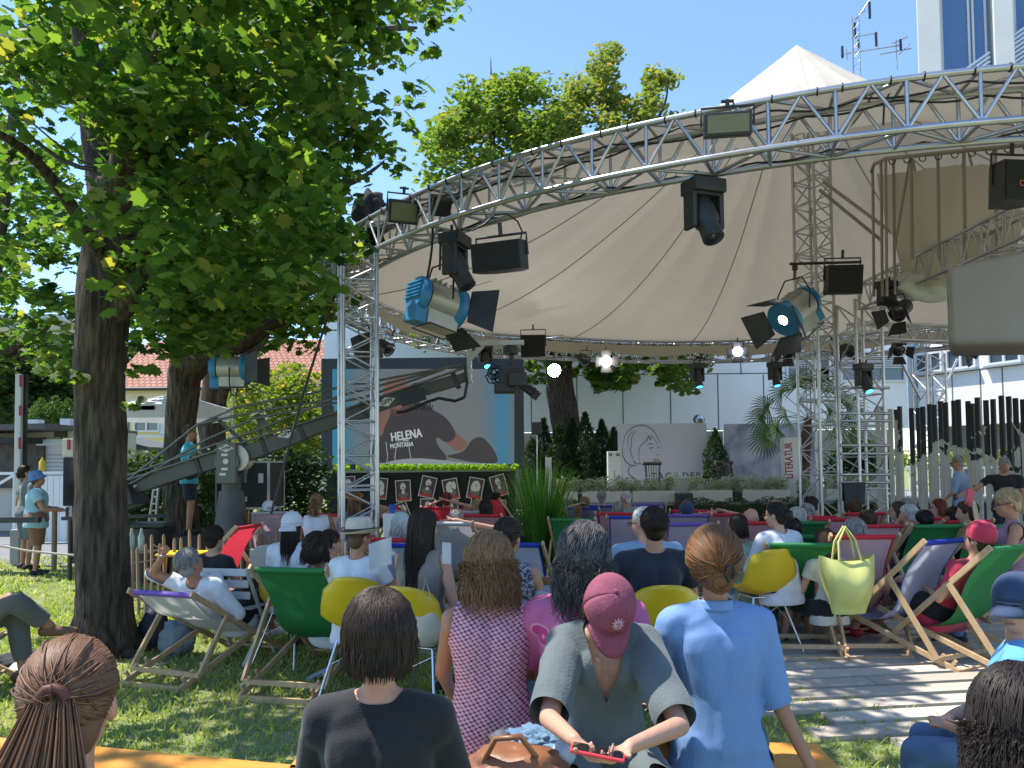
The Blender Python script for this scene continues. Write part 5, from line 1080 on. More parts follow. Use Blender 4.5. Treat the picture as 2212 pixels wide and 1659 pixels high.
for i, (x, y, rot, kd) in enumerate(lst):
    c = P(x, y, 19.54); t = empty('poster', c, label=names[i], cat='poster', group='portrait posters on the black drape'); t.rotation_euler = (0, rad(rot), 0)
    w_, h = .39, .54; mb = MB(); mb.box((0, 0, 0), (w_, .008, h)); mb.build('sheet', PW, t)
    mb = MB(); mb.box((0, -.006, 0), (w_ - .04, .006, h - .04)); mb.build('picture', PV, t)
    mb = MB(); mb.box((0, -.011, -h / 2 + .06), (w_ - .05, .004, .07)); mb.build('caption_bar', PR, t)
    def ell(mb, cx_, cz_, rx, rz, y_, n_=18, wob=0): mb.add([(.68 * (cx_ + rx * cos(2 * pi * k / n_) * (1 + wob * sin(k * 2.6))), y_, .66 * (cz_ + .03 + rz * sin(2 * pi * k / n_) * (1 + wob * sin(k * 1.9)))) for k in range(n_)], [list(range(n_))])
    mb = MB(); ell(mb, 0, -.19, .19, .12, -.0112); mb.build('jacket', PG if kd != 1 else PW, t)
    mb = MB(); ell(mb, 0, .13, .105 if kd in (2, 3, 6) else .135, .14, -.0125, wob=.06)
    if kd in (0, 1, 4, 5): ell(mb, -.10, .02, .07, .17, -.0127, wob=.1); ell(mb, .10 if kd != 4 else .14, .02 if kd != 4 else .1, .07, .16, -.0129, wob=.1)
    ell(mb, 0, -.08, .06, .08, -.0131); mb.build('portrait', PW, t)
    mb = MB(); ell(mb, .02, .07, .014, .05, -.0145); ell(mb, -.03, .1, .018, .01, -.0147); ell(mb, .045, .1, .018, .01, -.0149); ell(mb, .01, .0, .03 if kd != 3 else .06, .008 if kd != 3 else .035, -.0151)
    if kd == 6: ell(mb, -.035, .1, .035, .02, -.0153); ell(mb, .045, .1, .035, .02, -.0155)
    mb.build('features', PV, t)
# flight cases behind the crane column
def case(x, y, D, d, label, yaw=0):
    c = P(x, y, D); t = empty('flight_case', (c.x, c.y, c.z - d[2] / 2), yaw, label, 'flight case', 'flight cases behind the crane'); mb = MB(); mb.box((0, 0, d[2] / 2), d, bev=.01); mb.build('body', mat('case_black', (.02, .02, .022), .6), t)
    mb = MB(); x_, y_, z_ = d[0] / 2, d[1] / 2, d[2]; E = .035
    for sx_ in (-1, 1):
        mb.box((sx_ * x_, -y_, z_ / 2), (E, E, z_)); mb.box((sx_ * x_, y_, z_ / 2), (E, E, z_))
        for zz in (0, z_): mb.box((sx_ * x_, 0, zz), (E, d[1], E))
    for zz in (0, z_):
        for sy in (-1, 1): mb.box((0, sy * y_, zz), (d[0], E, E))
    mb.build('edge_profile', ALU, t)
    mb = MB(); mb.box((-x_ * .4, -y_ - .01, z_ * .8), (.1, .02, .08)); mb.box((-x_ * .4, -y_ - .01, z_ * .2), (.1, .02, .08)); mb.build('latches', ALU, t)
    mb = MB(); mb.box((x_ * .55, -y_ - .008, z_ * .65), (.09, .012, .16)); mb.build('sticker', MATS['sign_white'], t)
    mb = MB(); 
    for sx_ in (-1, 1):
        mb.box((sx_ * x_ * .8, 0, -(c.z - d[2] / 2) / 2 - .01), (.04, d[1] * .7, c.z - d[2] / 2 - .03))
    mb.build('stand_legs', DARKM, t)
case(561, 1047, 13.2, (.62, .5, .78), 'upright black flight case with silver edges and a white sticker', rad(-12))
case(508, 1050, 13.6, (.5, .5, .85), 'black flight case directly behind the crane column', rad(5))

# ============================================================ CAMERA CRANE
JD = 11.; cr = empty('camera_crane', P(500, 1180, JD).xy.to_3d(), label='grey camera crane with a long arm, diamond badges and a remote camera head', cat='camera crane'); o = cr.location.copy()
J = lambda x, y, D=JD: P(x, y, D) - o
JG = mat('crane_grey', (.06, .063, .058), .45, .2, col2=(.08, .083, .077), scale=3); JT = mat('crane_tube', (.16, .16, .16), .35, .6); WP = mat('badge_white', (.62, .62, .60), .5); BK = mat('badge_black', (.02, .02, .02), .5)
mb = MB(); mb.tube([(0, 0, .0), J(500, 1060)], .33, 6, r2=.17); mb.tube([J(500, 1062), J(500, 1030)], .13, 12); mb.build('pedestal', mat('pedestal_grey', (.075, .072, .066), .5, .2, col2=(.1, .095, .09), scale=3), cr)
mb = MB(); mb.box(J(500, 1000) + Vector((0, -.16, 0)), (.27, .10, .58), bev=.01); mb.box(J(503, 1000) + Vector((0, .16, 0)), (.27, .08, .58), bev=.01); mb.tube([J(500, 998) + Vector((0, -.2, 0)), J(500, 998) + Vector((0, .2, 0))], .17, 20); hd = mb.build('head_block', mat('block_grey', (.12, .12, .105), .5, .2), cr)
mb = MB(); mb.tube([J(515, 990) + Vector((0, -.13, 0)), J(515, 990) + Vector((0, .13, 0))], .19, 24); mb.build('pivot_wheel', SILV, cr)
def beam(x0, y0, x1, y1, w_, h, m=JG): mb = MB(); mb.bar(J(x0, y0), J(x1, y1), w_, h, bev=.012); return mb.build('arm_beam', m, cr)
segs = [(255, 1064, 440, 1003, .25), (430, 1006, 500, 985, .27), (520, 985, 655, 935, .27), (650, 935, 790, 886, .25), (786, 887, 905, 845, .22), (900, 847, 985, 822, .2), (982, 823, 1010, 813, .15)]
for (x0, y0, x1, y1, h) in segs: beam(x0, y0, x1, y1, .17, h * .84)
for (x, y) in ((432, 1006), (574, 965), (655, 934), (788, 886), (903, 846), (985, 822)): mb = MB(); mb.bar(J(x - 5, y + 2), J(x + 5, y - 2), .19, .24, bev=.01); mb.build('joint_collar', DARKM, cr)
mb = MB()
for pl in ([(258, 1045), (440, 985), (735, 890), (1010, 795)], [(268, 1050), (430, 920), (520, 880), (1000, 790)], [(262, 1062), (452, 950), (555, 905), (790, 860), (960, 800)], [(262, 1035), (400, 985), (560, 930), (735, 858), (985, 792)], [(430, 918), (560, 890), (735, 862)]):
    mb.tube([J(x, y) + Vector((0, -.12, 0)) for x, y in pl], .018, 6)
mb.build('tension_rods', JT, cr)
for (x0, y0, x1, y1) in ((430, 920, 445, 1000), (470, 905, 555, 980), (555, 895, 570, 965), (430, 920, 470, 905), (705, 880, 708, 915), (718, 878, 720, 912), (560, 895, 600, 965)): mb = MB(); mb.bar(J(x0, y0), J(x1, y1), .04, .045); mb.build('strut', JG, cr)
mb = MB(); pts_ = [(1005, 860), (985, 868), (950, 862), (925, 870), (905, 880), (880, 890), (860, 893)]; mb.tube([J(x, y) + Vector((0, -.14, 0)) for x, y in pts_], .022, 8)
mb.tube([J(1005, 790) + Vector((0, -.14, 0)), J(1010, 830) + Vector((0, -.14, 0)), J(1005, 860) + Vector((0, -.14, 0))], .02, 8)
for k in range(6): mb.tube([J(900 + k * 6, 872) + Vector((0, -.15, 0)), J(905 + k * 6 + random.uniform(-4, 4), 888) + Vector((0, -.15, 0)), J(902 + k * 7, 876) + Vector((0, -.12, 0))], .008, 5)
mb.build('cable_loom', CABLE, cr)
mb = MB(); mb.bar(J(868, 868) + Vector((0, -.14, 0)), J(920, 852) + Vector((0, -.14, 0)), .12, .17, bev=.01); mb.build('electronics_box', mat('navy_box', (.018, .025, .045), .5), cr)
mb = MB(); mb.box(J(1014, 780) , (.07, .07, .62)); mb.bar(J(1012, 742), J(1132, 740), .08, .07); mb.bar(J(1016, 775), J(1045, 743), .05, .07); mb.build('head_bracket', SILV, cr)
mb = MB(); mb.tube([J(1105, 742), J(1105, 790)], .035, 10); mb.lathe(J(1103, 768), [(.02, 0), (.11, .02), (.11, .12), (.02, .16)], 16); mb.box(J(1105, 815), (.38, .2, .24), bev=.02); mb.box(J(1090, 838), (.3, .22, .16), bev=.02); mb.build('remote_head', DARKM, cr)
ch = None
mb = MB(); mb.box(J(1118, 822) + Vector((0, -.1, 0)), (.26, .2, .2), bev=.015); mb.tube([J(1125, 832) + Vector((0, -.1, 0)), J(1152, 850) + Vector((0, -.14, 0))], .06, 14, r2=.075); cmr = mb.build('camera', mat('camera_body', (.016, .016, .02), .4), cr)
mb = MB(); mb.prism([(-.09, -.07), (.09, -.07), (.11, .07), (-.11, .07)], 0, .05, facing(J(1155, 853) + Vector((0, -.14, 0)), (.2, 1, 0), (.6, -.1, .8))); mb.build('matte_box', DARKM, cmr)
mb = MB()
for k in range(9):
    c_ = (1062 + random.uniform(-4, 18), 800 + random.uniform(-5, 30)); pl = [J(c_[0] + random.uniform(8, 14) * cos(q) , c_[1] + random.uniform(8, 14) * sin(q)) + Vector((0, random.uniform(-.1, .1), 0)) for q in np.linspace(0, 5.5, 9)]; mb.tube(pl, .010, 5)
mb.build('cable_tangle', CABLE, cr)
mb = MB(); q = J(275, 1065); mb.bar(J(250, 1082), J(300, 1066), .5, .3, bev=.02); mb.build('counterweights', DARKM, cr)
for (x, y, tl) in ((283, 1055, .33), (623, 937, .33), (837, 869, .38), (500, 969, 0)):
    c = J(x, y) + Vector((0, -.215 if x == 500 else -.093, 0)); T = facing(c, (cos(tl), 0, sin(tl)), (-sin(tl), 0, cos(tl))); mb = MB(); s_ = 1. if x != 500 else .8
    mb.add([T @ Vector(p) for p in ((-.14 * s_, 0, 0), (0, -.07 * s_, 0), (.14 * s_, 0, 0), (0, .07 * s_, 0))], [(0, 1, 2, 3)]); bd_ = mb.build('diamond_badge', WP, cr)
    mb = MB(); put_text(mb, 'GFM', T @ Matrix.Translation((0, 0, .004)), .085 * s_, bold=.002); mb.build('badge_letters', BK, bd_)
mb = MB()
for (x, y) in ((497, 983), (497, 1013), (493, 1024)): mb.box(J(x, y) + Vector((0, -.215, 0)), (.09, .01, .035))
mb.tube([J(500, 997) + Vector((0, -.20, 0)), J(500, 997) + Vector((0, -.225, 0))], .04, 12); mb.build('control_plate', SILV, cr)
# tripod ladder / bins / table things
lad = empty('step_ladder', P(330, 1165, 13.8).xy.to_3d(), label='light metal step ladder behind the crane tail', cat='ladder'); o = lad.location.copy(); Q = lambda x, y: P(x, y, 13.8) - o
mb = MB(); mb.bar(Q(322, 1130), Q(338, 1020), .03, .06); mb.bar(Q(336, 1130), Q(345, 1020), .03, .06); mb.build('rails', ALU, lad); mb = MB()
for k in range(7): mb.bar(Q(323 + k * 2.3, 1118 - k * 15), Q(337 + k * 1.3, 1118 - k * 15), .05, .025)
mb.build('rungs', ALU, lad)
c = P(322, 1160, 10.6); b_ = empty('wheelie_bin', c.xy.to_3d(), rad(10), 'black rubbish bin beside the second maple trunk', 'bin'); zt4 = P(322, 1130, 10.6).z
mb = MB(); mb.tube([(0, 0, .06), (0, 0, zt4 - .06)], .26, 4, r2=.32); mb.build('body', DARKM, b_); mb = MB(); mb.box((0, 0, zt4 - .02), (.52, .5, .06), bev=.015); mb.tube([(-.24, .26, zt4 - .04), (.24, .26, zt4 - .04)], .02, 6); mb.build('lid', DARKM, b_)
# chestnut paling fences
PAL = mat('chestnut_pale', (.24, .17, .10), .85, col2=(.40, .31, .2), scale=3, stretch=(3, 3, .6))
def paling(label, pts, n, h):
    p0 = pts[0]; e = empty('picket_fence', p0, label=label, cat='fence'); 
    for k in range(n):
        s_ = k / (n - 1) * (len(pts) - 1); i = min(int(s_), len(pts) - 2); q = pts[i].lerp(pts[i + 1], s_ - i) - Vector(p0); hh = h * random.uniform(.9, 1.12); lx, ly = random.uniform(-.03, .03), random.uniform(-.03, .03)
        mb = MB(); mb.tube([(q.x, q.y, 0), (q.x + lx, q.y + ly, hh - .03), (q.x + lx * 1.02, q.y + ly, hh)], [.018, .017, .006], 6); mb.build('pale', PAL, e)
    for zz in (.18, h * .72):
        mb = MB(); mb.tube([Vector(p) - Vector(p0) + Vector((0, -.022, zz)) for p in pts], .006, 5); mb.build('wire', ALU, e)
paling('low chestnut paling fence from behind the big maple to the seated woman in black', [G(285, 1335), G(360, 1312), G(455, 1300), G(520, 1290), G(600, 1275)], 22, .80)
paling('second chestnut paling fence crossing behind the white capped woman', [Vector((P(505, 1250, 9.6).x, 9.6, 0)), Vector((P(620, 1200, 9.9).x, 9.9, 0)), Vector((P(700, 1180, 9.2).x, 9.2, 0)), Vector((P(745, 1200, 8.4).x, 8.4, 0)), Vector((P(800, 1200, 8.8).x, 8.8, 0))], 26, .78)
# rope line at the left
mb = MB(); mb.tube([P(-20, 1175, 9.2), P(60, 1190, 9.2), P(120, 1196, 9.2), P(170, 1200, 9.2)], .014, 6); tag(mb.build('rope', mat('pale_rope', (.42, .38, .30), .9)), 'pale rope strung across in front of the two standing men at the left', 'rope')
mb = MB(); q = P(117, 1200, 12.2); mb.tube([(q.x, q.y, 0), (q.x, q.y, P(117, 1094, 12.2).z)], .04, 10); tag(mb.build('rope_post', PAL), 'short wooden rope post behind the man in the light blue polo', 'post')
# tall grass in front of the screen
tg = empty('tall_grass', G(1170, 1248), label='tall clump of bright green ornamental grass in a pot in the middle', cat='ornamental grass'); Yg = tg.location.y; hg = (1240 - 985) * Yg / FD
n = 850; a_ = rng.uniform(0, 2 * pi, n); rr = .16 * np.sqrt(rng.random(n)); L_g = hg * rng.uniform(.45, 1.02, n); lean = rng.uniform(.02, .5, n) * (rr / .17 * .6 + .5)
vs = []
for i in range(n):
    d = np.array([cos(a_[i]), sin(a_[i]) * .8, 0]); s_ = np.array([-sin(a_[i] + .8), cos(a_[i] + .8), 0]); p0 = d * rr[i] + np.array([0, 0, .12]); wd = .0045
    P1 = p0 + d * lean[i] * .25 * L_g[i] + np.array([0, 0, L_g[i] * .5]); P2 = p0 + d * lean[i] * .65 * L_g[i] + np.array([0, 0, L_g[i] * .85]); P3 = p0 + d * lean[i] * 1.15 * L_g[i] + np.array([0, 0, L_g[i] * (1 - lean[i] * .5)])
    vs += [p0 - s_ * wd, p0 + s_ * wd, P1 + s_ * wd, P1 - s_ * wd, P1 - s_ * wd, P1 + s_ * wd, P2 + s_ * wd * .8, P2 - s_ * wd * .8, P2 - s_ * wd * .8, P2 + s_ * wd * .8, P3 + s_ * .0008, P3 - s_ * .0008]
np_mesh('blades', np.array(vs), 4, leafmat('reed_blade', (.04, .12, .02), (.12, .26, .05), (.3, .32, .12), .35), tg)
mb = MB(); mb.lathe((0, 0, 0), [(.02, 0), (.17, 0), (.21, .22), (.2, .24), (.02, .2)], 20); mb.build('pot', DARKM, tg)
# white block table with a blue cup, concrete block
def block(name, label, x0, y0, x1, y1, D, m, cat, dep=.4):
    a = P(x0, y0, D); b_ = P(x1, y1, D); mb = MB(); mb.box((0, dep / 2, a.z / 2), (b_.x - a.x, dep, a.z), bev=.01); ob = mb.build(name, m); ob.location = ((a.x + b_.x) / 2, D, 0); return tag(ob, label, cat)
block('standing_table', 'square white block table with a blue cup on top', 827, 1110, 868, 1200, 8.9, MATS['sign_white'], 'table', .2)
c = P(846, 1110, 8.95); mb = MB(); mb.lathe(c + Vector((0, .05, 0)), [(.001, 0), (.028, 0), (.042, .10), (.044, .105), (.038, .1)], 16); tag(mb.build('cup', mat('blue_cup', (.02, .1, .5), .4)), 'blue paper cup on the square white block table', 'cup')
block('concrete_planter', 'long pale concrete block behind the white capped woman', 540, 1186, 700, 1240, 7.6, mat('raw_concrete', (.46, .43, .38), .85, col2=(.54, .51, .46), scale=4, bump=.2), 'planter')
block('concrete_planter', 'pale concrete tub left of the ponytailed woman in white', 470, 1122, 512, 1150, 12.5, MATS['raw_concrete'], 'planter')
mb = MB(); c = P(398, 1195, 8.9); mb.box((c.x, c.y, c.z), (.5, .4, .03), bev=.01); mb.tube([(c.x - .2, c.y, c.z), (c.x - .25, c.y, 0)], .012, 6); mb.tube([(c.x + .2, c.y, c.z), (c.x + .25, c.y, 0)], .012, 6)
tag(mb.build('garden_stool', mat('yellow_seat', (.75, .52, .02), .35)), 'yellow topped stool behind the paling fence near the second maple', 'stool')
# ============================================================ PEOPLE TOOLS
def remesh(mb_or_obj, vox, smooth=4, name='m'):
    me = bpy.data.meshes.new('tmp'); me.from_pydata(mb_or_obj.v, [], mb_or_obj.f); me.update()
    o = bpy.data.objects.new('tmp', me); COL.objects.link(o)
    r = o.modifiers.new('r', 'REMESH'); r.mode = 'VOXEL'; r.voxel_size = vox; r.use_smooth_shade = True
    if smooth: s = o.modifiers.new('s', 'SMOOTH'); s.factor = .5; s.iterations = smooth
    dg = bpy.context.evaluated_depsgraph_get(); dg.update()
    m2 = bpy.data.meshes.new_from_object(o.evaluated_get(dg)); bpy.data.objects.remove(o); bpy.data.meshes.remove(me); m2.name = name
    return m2
def caps(mb, a, b, ra, rb, n=14, flat=None):
    """tapered capsule; flat=(axis vector, factor) squashes it along an axis"""
    a = Vector(a); b = Vector(b); t = b - a; L = t.length
    if L < 1e-5: t = Vector((0, 0, 1)); L = 1e-5
    t.normalize(); up = Vector((0, 0, 1)) if abs(t.z) < .9 else Vector((0, 1, 0)); x = t.cross(up).normalized(); y = t.cross(x)
    rings = [(a - t * ra * cos(q), ra * sin(q)) for q in (.25, .7, 1.15)] + [(a, ra), (a.lerp(b, .5), (ra + rb) / 2), (b, rb)] + [(b + t * rb * cos(q), rb * sin(q)) for q in (1.15, .7, .25)]
    vs = []
    for c, r in rings:
        for j in range(n): vs.append(c + (x * cos(2 * pi * j / n) + y * sin(2 * pi * j / n)) * r)
    if flat:
        ax, k = Vector(flat[0]).normalized(), flat[1]; c0 = (a + b) / 2
        vs = [v - ax * ((v - a.lerp(b, max(0, min(1, (v - a).dot(t) / L)))).dot(ax)) * (1 - k) for v in vs]
    m = len(rings); fs = [(i * n + j, i * n + (j + 1) % n, (i + 1) * n + (j + 1) % n, (i + 1) * n + j) for i in range(m - 1) for j in range(n)]
    fs += [list(range(n))[::-1], [(m - 1) * n + j for j in range(n)]]
    mb.add(vs, fs)
def ellip(mb, c, r, M=None, n=14, k=8):
    vs = []; c = Vector(c)
    for i in range(k + 1):
        th = pi * (i + .3) / (k + .6)
        for j in range(n):
            v = Vector((r[0] * sin(th) * cos(2 * pi * j / n), r[1] * sin(th) * sin(2 * pi * j / n), r[2] * cos(th))); vs.append(c + (M @ v if M is not None else v))
    fs = [(i * n + j, (i + 1) * n + j, (i + 1) * n + (j + 1) % n, i * n + (j + 1) % n) for i in range(k) for j in range(n)] + [list(range(n)), [k * n + j for j in range(n)][::-1]]
    mb.add(vs, fs)
SKINS = {'fair': (.52, .30, .21), 'tan': (.40, .21, .13), 'pink': (.56, .30, .22), 'brown': (.30, .15, .09)}
def skin(k): c = SKINS[k]; return mat('skin_' + k, c, .5, col2=(c[0] * 1.1, c[1] * 1.0, c[2] * .95), scale=9, sss=.08, bump=.05, bscale=150, spec=.35)
EYE_M = mat('eye_dark', (.03, .02, .02), .3); LIP_M = mat('lip_tone', (.38, .12, .10), .5); BROW_M = mat('brow_tone', (.09, .06, .045), .9)
HAIRS = {'black': ((.012, .009, .008), (.035, .026, .022)), 'dark': ((.02, .013, .010), (.055, .036, .026)), 'brown': ((.045, .026, .015), (.11, .065, .038)), 'auburn': ((.10, .045, .018), (.24, .115, .045)), 'light': ((.15, .08, .038), (.34, .20, .10)),
         'grey': ((.16, .15, .14), (.38, .37, .35)), 'silver': ((.36, .35, .33), (.62, .60, .57)), 'pepper': ((.02, .018, .018), (.14, .13, .125)), 'red': ((.10, .02, .014), (.2, .045, .025)), 'blond': ((.25, .17, .09), (.48, .36, .21)), 'chest': ((.105, .052, .03), (.24, .13, .078))}
def hairmat(k):
    n_ = 'hair_' + k
    if n_ in MATS: return MATS[n_]
    a, b_ = HAIRS[k]; m = mat(n_, a, .5, col2=b_, island=True, spec=.22); return m
def cloth(name, c, c2=None, rough=.85, bump=.25, bscale=60, **kw): return mat(name, c, rough, col2=c2 or tuple(min(1, v * 1.18) for v in c), scale=6, bump=bump, bscale=bscale, sheen=.15, **kw)

class Body:
    """joint positions in the person's own frame: facing +y, origin on the ground under the pelvis"""
    pass
def pose(kind='sit', seat=.45, lean=0., hx=0., head=(0, 0, 0), arms=('lap', 'lap'), wid=1., side=0., legs=None, female=True):
    B = Body(); B.f = female; S = Vector
    if kind == 'stand': pz = .93
    elif kind == 'recline': pz = .36
    else: pz = seat + .10
    B.pel = S((0, 0, pz)); L = .50
    sp = S((sin(side), sin(lean) * cos(side), cos(lean) * cos(side))).normalized(); B.sp = sp
    B.wst = B.pel + sp * .16; B.chs = B.pel + sp * .36; B.nb = B.pel + sp * L
    fwd = S((0, cos(lean), -sin(lean))); B.fwd = fwd
    sw = (.165 if female else .19) * wid; B.sw = sw; B.wid = wid
    B.sh = [B.nb - sp * .055 + S((sx * sw, 0, 0)) for sx in (-1, 1)]
    yaw, pit, rol = head; B.H = Matrix.Rotation(yaw, 3, 'Z') @ Matrix.Rotation(pit, 3, 'X') @ Matrix.Rotation(rol, 3, 'Y')
    up = (sp * .5 + S((0, 0, 1)) * .5).normalized() if kind != 'recline' else (sp * .7 + S((0, 0, 1)) * .3).normalized()
    B.hc = B.nb + up * .062 + B.H @ S((0, .02, .105)); B.top = B.hc + B.H @ S((0, -.01, .118))
    B.hip = [S((sx * .09, 0, pz)) for sx in (-1, 1)]
    if legs is None:
        if kind == 'sit': legs = [(S((sx * .11, .42, pz - .01)), S((sx * .11, .46, .08))) for sx in (-1, 1)]
        elif kind == 'recline': legs = [(S((sx * .12, .44, .52)), S((sx * .13, .74, .09))) for sx in (-1, 1)]
        else: legs = [(S((sx * .10, .03, .50)), S((sx * .10, 0, .09))) for sx in (-1, 1)]
    B.leg = [(S(a), S(b_)) for a, b_ in legs]
    B.arm = []
    for i, sx in enumerate((-1, 1)):
        s = B.sh[i]; a = arms[i]
        if a == 'lap': e = s + S((sx * .07, .08, -.27)) + fwd * .02; w_ = S((sx * .08, .30, pz + .12))
        elif a == 'side': e = s + S((sx * .06, -.03, -.29)); w_ = e + S((sx * .01, .08, -.25))
        elif a == 'behind': e = s + S((sx * .26, .04, .10)); w_ = B.hc + S((sx * .05, -.13, .0))
        elif a == 'rest': e = s + S((sx * .10, .05, -.25)); w_ = e + S((-sx * .06, .24, -.02))
        elif a == 'up': e = s + S((sx * .12, .16, -.16)); w_ = e + S((-sx * .06, .10, .20))
        elif a == 'read': e = s + S((sx * .09, .08, -.25)); w_ = e + S((-sx * .09, .24, .07))
        else: e = s + S(a[0]); w_ = s + S(a[1])
        B.arm.append((e, w_))
    return B
def finger_chain(mb, p, d, curl_ax, segs, r, curl):
    q = Vector(p); dd = Vector(d).normalized()
    for i, L_ in enumerate(segs):
        R_ = Matrix.Rotation(curl[i], 3, curl_ax); dd = R_ @ dd; n_ = q + dd * L_; caps(mb, q, n_, r * (1 - .08 * i), r * (.9 - .1 * i), 8); q = n_
    return q
def hand(mb, w_, d, palm_n, sx, fine, curl=(.3, .5, .4)):
    """palm and five fingers; d along the hand, palm_n out of the palm"""
    d = Vector(d).normalized(); pn = Vector(palm_n); pn = (pn - d * pn.dot(d)).normalized(); s = d.cross(pn) * sx
    caps(mb, w_ + d * .025, w_ + d * .07, .026, .030, 10, (pn, .55))
    caps(mb, w_ + d * .02 + s * .012, w_ + d * .07 + s * .02, .018, .018, 8, (pn, .6)); 
    ax = d.cross(pn)
    if not fine:
        caps(mb, w_ + d * .07, w_ + d * .11 + pn * .02, .03, .026, 8, (pn, .45)); caps(mb, w_ + d * .03 + s * .025, w_ + d * .07 + s * .05 + pn * .015, .013, .010, 6); return
    ln = [.070, .082, .076, .060]
    for k in range(4):
        o_ = (1.5 - k) * .0195; base = w_ + d * (.088 - abs(1.2 - k) * .004) + s * o_; fd = (d + s * (1.5 - k) * .07).normalized(); L_ = ln[k]
        finger_chain(mb, base, fd, ax, (L_ * .45, L_ * .32, L_ * .26), .0092, curl)
    tb = w_ + d * .025 + s * .028; finger_chain(mb, tb, (d * .55 + s * .8 + pn * .25), ax, (.042, .032, .026), .0112, (curl[0] * .5, .25, .2))
def body_mesh(B, fine=.012, sk='fair', hands=False, curl=(.3, .5, .4), palms=None, barefoot=False):
    mb = MB(); f = B.f; w = B.wid; X = Vector((1, 0, 0)); fw = B.fwd
    T = lambda p, a=0, b_=0: p + X * a + fw * b_
    caps(mb, T(B.pel, -.07), T(B.pel, .07), .105 * w, .105 * w)
    caps(mb, B.pel, B.wst, .115 * w, .10 * w, 14); caps(mb, T(B.wst, -.04), T(B.wst, .04), .09 * w, .09 * w)
    caps(mb, T(B.wst, -.03), T(B.chs, -.055), .088 * w, .098 * w); caps(mb, T(B.wst, .03), T(B.chs, .055), .088 * w, .098 * w)
    caps(mb, T(B.chs, -.05), T(B.nb - B.sp * .07, -.08), .095 * w, .07); caps(mb, T(B.chs, .05), T(B.nb - B.sp * .07, .08), .095 * w, .07)
    for i, sx in enumerate((-1, 1)):
        caps(mb, B.nb - B.sp * .01, B.sh[i], .052, .050); caps(mb, B.nb - B.sp * .08, B.sh[i] - B.sp * .03, .06, .05)
        e, w_ = B.arm[i]; ua, fa = (.042, .032) if f else (.05, .037); ua *= (.8 + .2 * w)
        caps(mb, B.sh[i], e, ua + .004, fa + .003); caps(mb, e, w_, fa + .003, .023 if f else .027)
        pn = palms[i] if palms else (w_ - e).cross(Vector((sx, 0, 0))); d = (w_ - e)
        if palms and len(palms) == 4: d = Vector(palms[2 + i])
        hand(mb, w_, d, pn if Vector(pn).length > 1e-4 else Vector((0, 0, -1)), sx, hands, curl)
        k_, a_ = B.leg[i]; h = B.hip[i]
        caps(mb, h, k_, .085 * w, .055); caps(mb, k_, a_, .055, .036); cf = k_.lerp(a_, .3); caps(mb, k_, cf, .05, .053)
        ft = Vector((k_.x - h.x, k_.y - h.y, 0)); ft = ft.normalized() if ft.length > .05 else Vector((0, 1, 0)); sh_ = (a_ - k_); 
        if sh_.z > -.12: ft = Vector((ft.x, ft.y, .7))            # raised foot
        a2 = a_ + Vector((0, 0, -.035)); caps(mb, a2 - ft * .04, a2 + ft * .15 + Vector((0, 0, -.018)), .036, .026, 10)
    if f: 
        for sx in (-1, 1): ellip(mb, B.chs + X * sx * .06 * w + fw * .066 * w + B.sp * .02, (.058, .034, .055))
    H = B.H; c = B.hc; h = lambda x, y, z: c + H @ Vector((x, y, z))
    caps(mb, B.nb - B.sp * .02, h(0, -.02, -.06), .058 if not f else .05, .052 if not f else .046)
    ellip(mb, h(0, -.012, .028), (.074, .094, .088), H); ellip(mb, h(0, .025, -.03), (.060, .066, .082), H); ellip(mb, h(0, .048, -.088), (.034, .034, .026), H)
    ellip(mb, h(0, .068, .018), (.052, .018, .014), H)
    for sx in (-1, 1): ellip(mb, h(sx * .074, -.012, -.012), (.011, .020, .031), H @ Matrix.Rotation(sx * .3, 3, 'Z')); ellip(mb, h(sx * .034, .062, -.032), (.022, .02, .018), H)
    caps(mb, h(0, .084, .006), h(0, .104, -.030), .009, .0135, 8); ellip(mb, h(0, .088, -.066), (.024, .009, .0085), H); ellip(mb, h(0, .086, -.076), (.020, .009, .007), H)
    me = remesh(mb, fine, 3, 'person'); me.materials.append(skin(sk)); me.materials.append(EYE_M); me.materials.append(LIP_M); me.materials.append(BROW_M)
    Hi = H.inverted(); n_ = len(me.polygons); 
    for p in me.polygons:
        q = Hi @ (p.center - c)
        if q.y > .045 and abs(q.x) < .06 and q.z > -.1:
            ax = abs(q.x)
            if ((ax - .031) / .014) ** 2 + ((q.z - .000) / .0065) ** 2 < 1: p.material_index = 1
            elif ((ax - .033) / .022) ** 2 + ((q.z - .021) / .006) ** 2 < 1: p.material_index = 3
            elif (ax / .022) ** 2 + ((q.z + .071) / .009) ** 2 < 1 and q.y > .07: p.material_index = 2
    return me
def folds(me, amp, sc, seed=0, st=(1, 1, 1)):
    nrm = [v.normal.copy() for v in me.vertices]; off = Vector((seed * 3.1, seed, 0))
    for v, n_ in zip(me.vertices, nrm):
        q = Vector((v.co.x * st[0], v.co.y * st[1], v.co.z * st[2])) * sc + off
        d = 1 - abs(noise.noise(q)) * 2.2; d2 = noise.noise(q * 2.3)
        v.co += n_ * amp * (d * .7 + d2 * .5)
def cutmesh(me, pred):
    bm = bmesh.new(); bm.from_mesh(me); dl = [f for f in bm.faces if pred(f.calc_center_median())]
    bmesh.ops.delete(bm, geom=dl, context='FACES')
    bv = [v for v in bm.verts if any(e.is_boundary for e in v.link_edges)]; nb_ = {v: [e.other_vert(v) for e in v.link_edges if e.is_boundary] for v in bv}
    for _ in range(9):
        new = {v: (v.co * .4 + sum((q.co for q in ns), Vector()) / len(ns) * .6) for v, ns in nb_.items() if ns}
        for v, c_ in new.items(): v.co = c_
    bm.to_mesh(me); bm.free(); me.update()
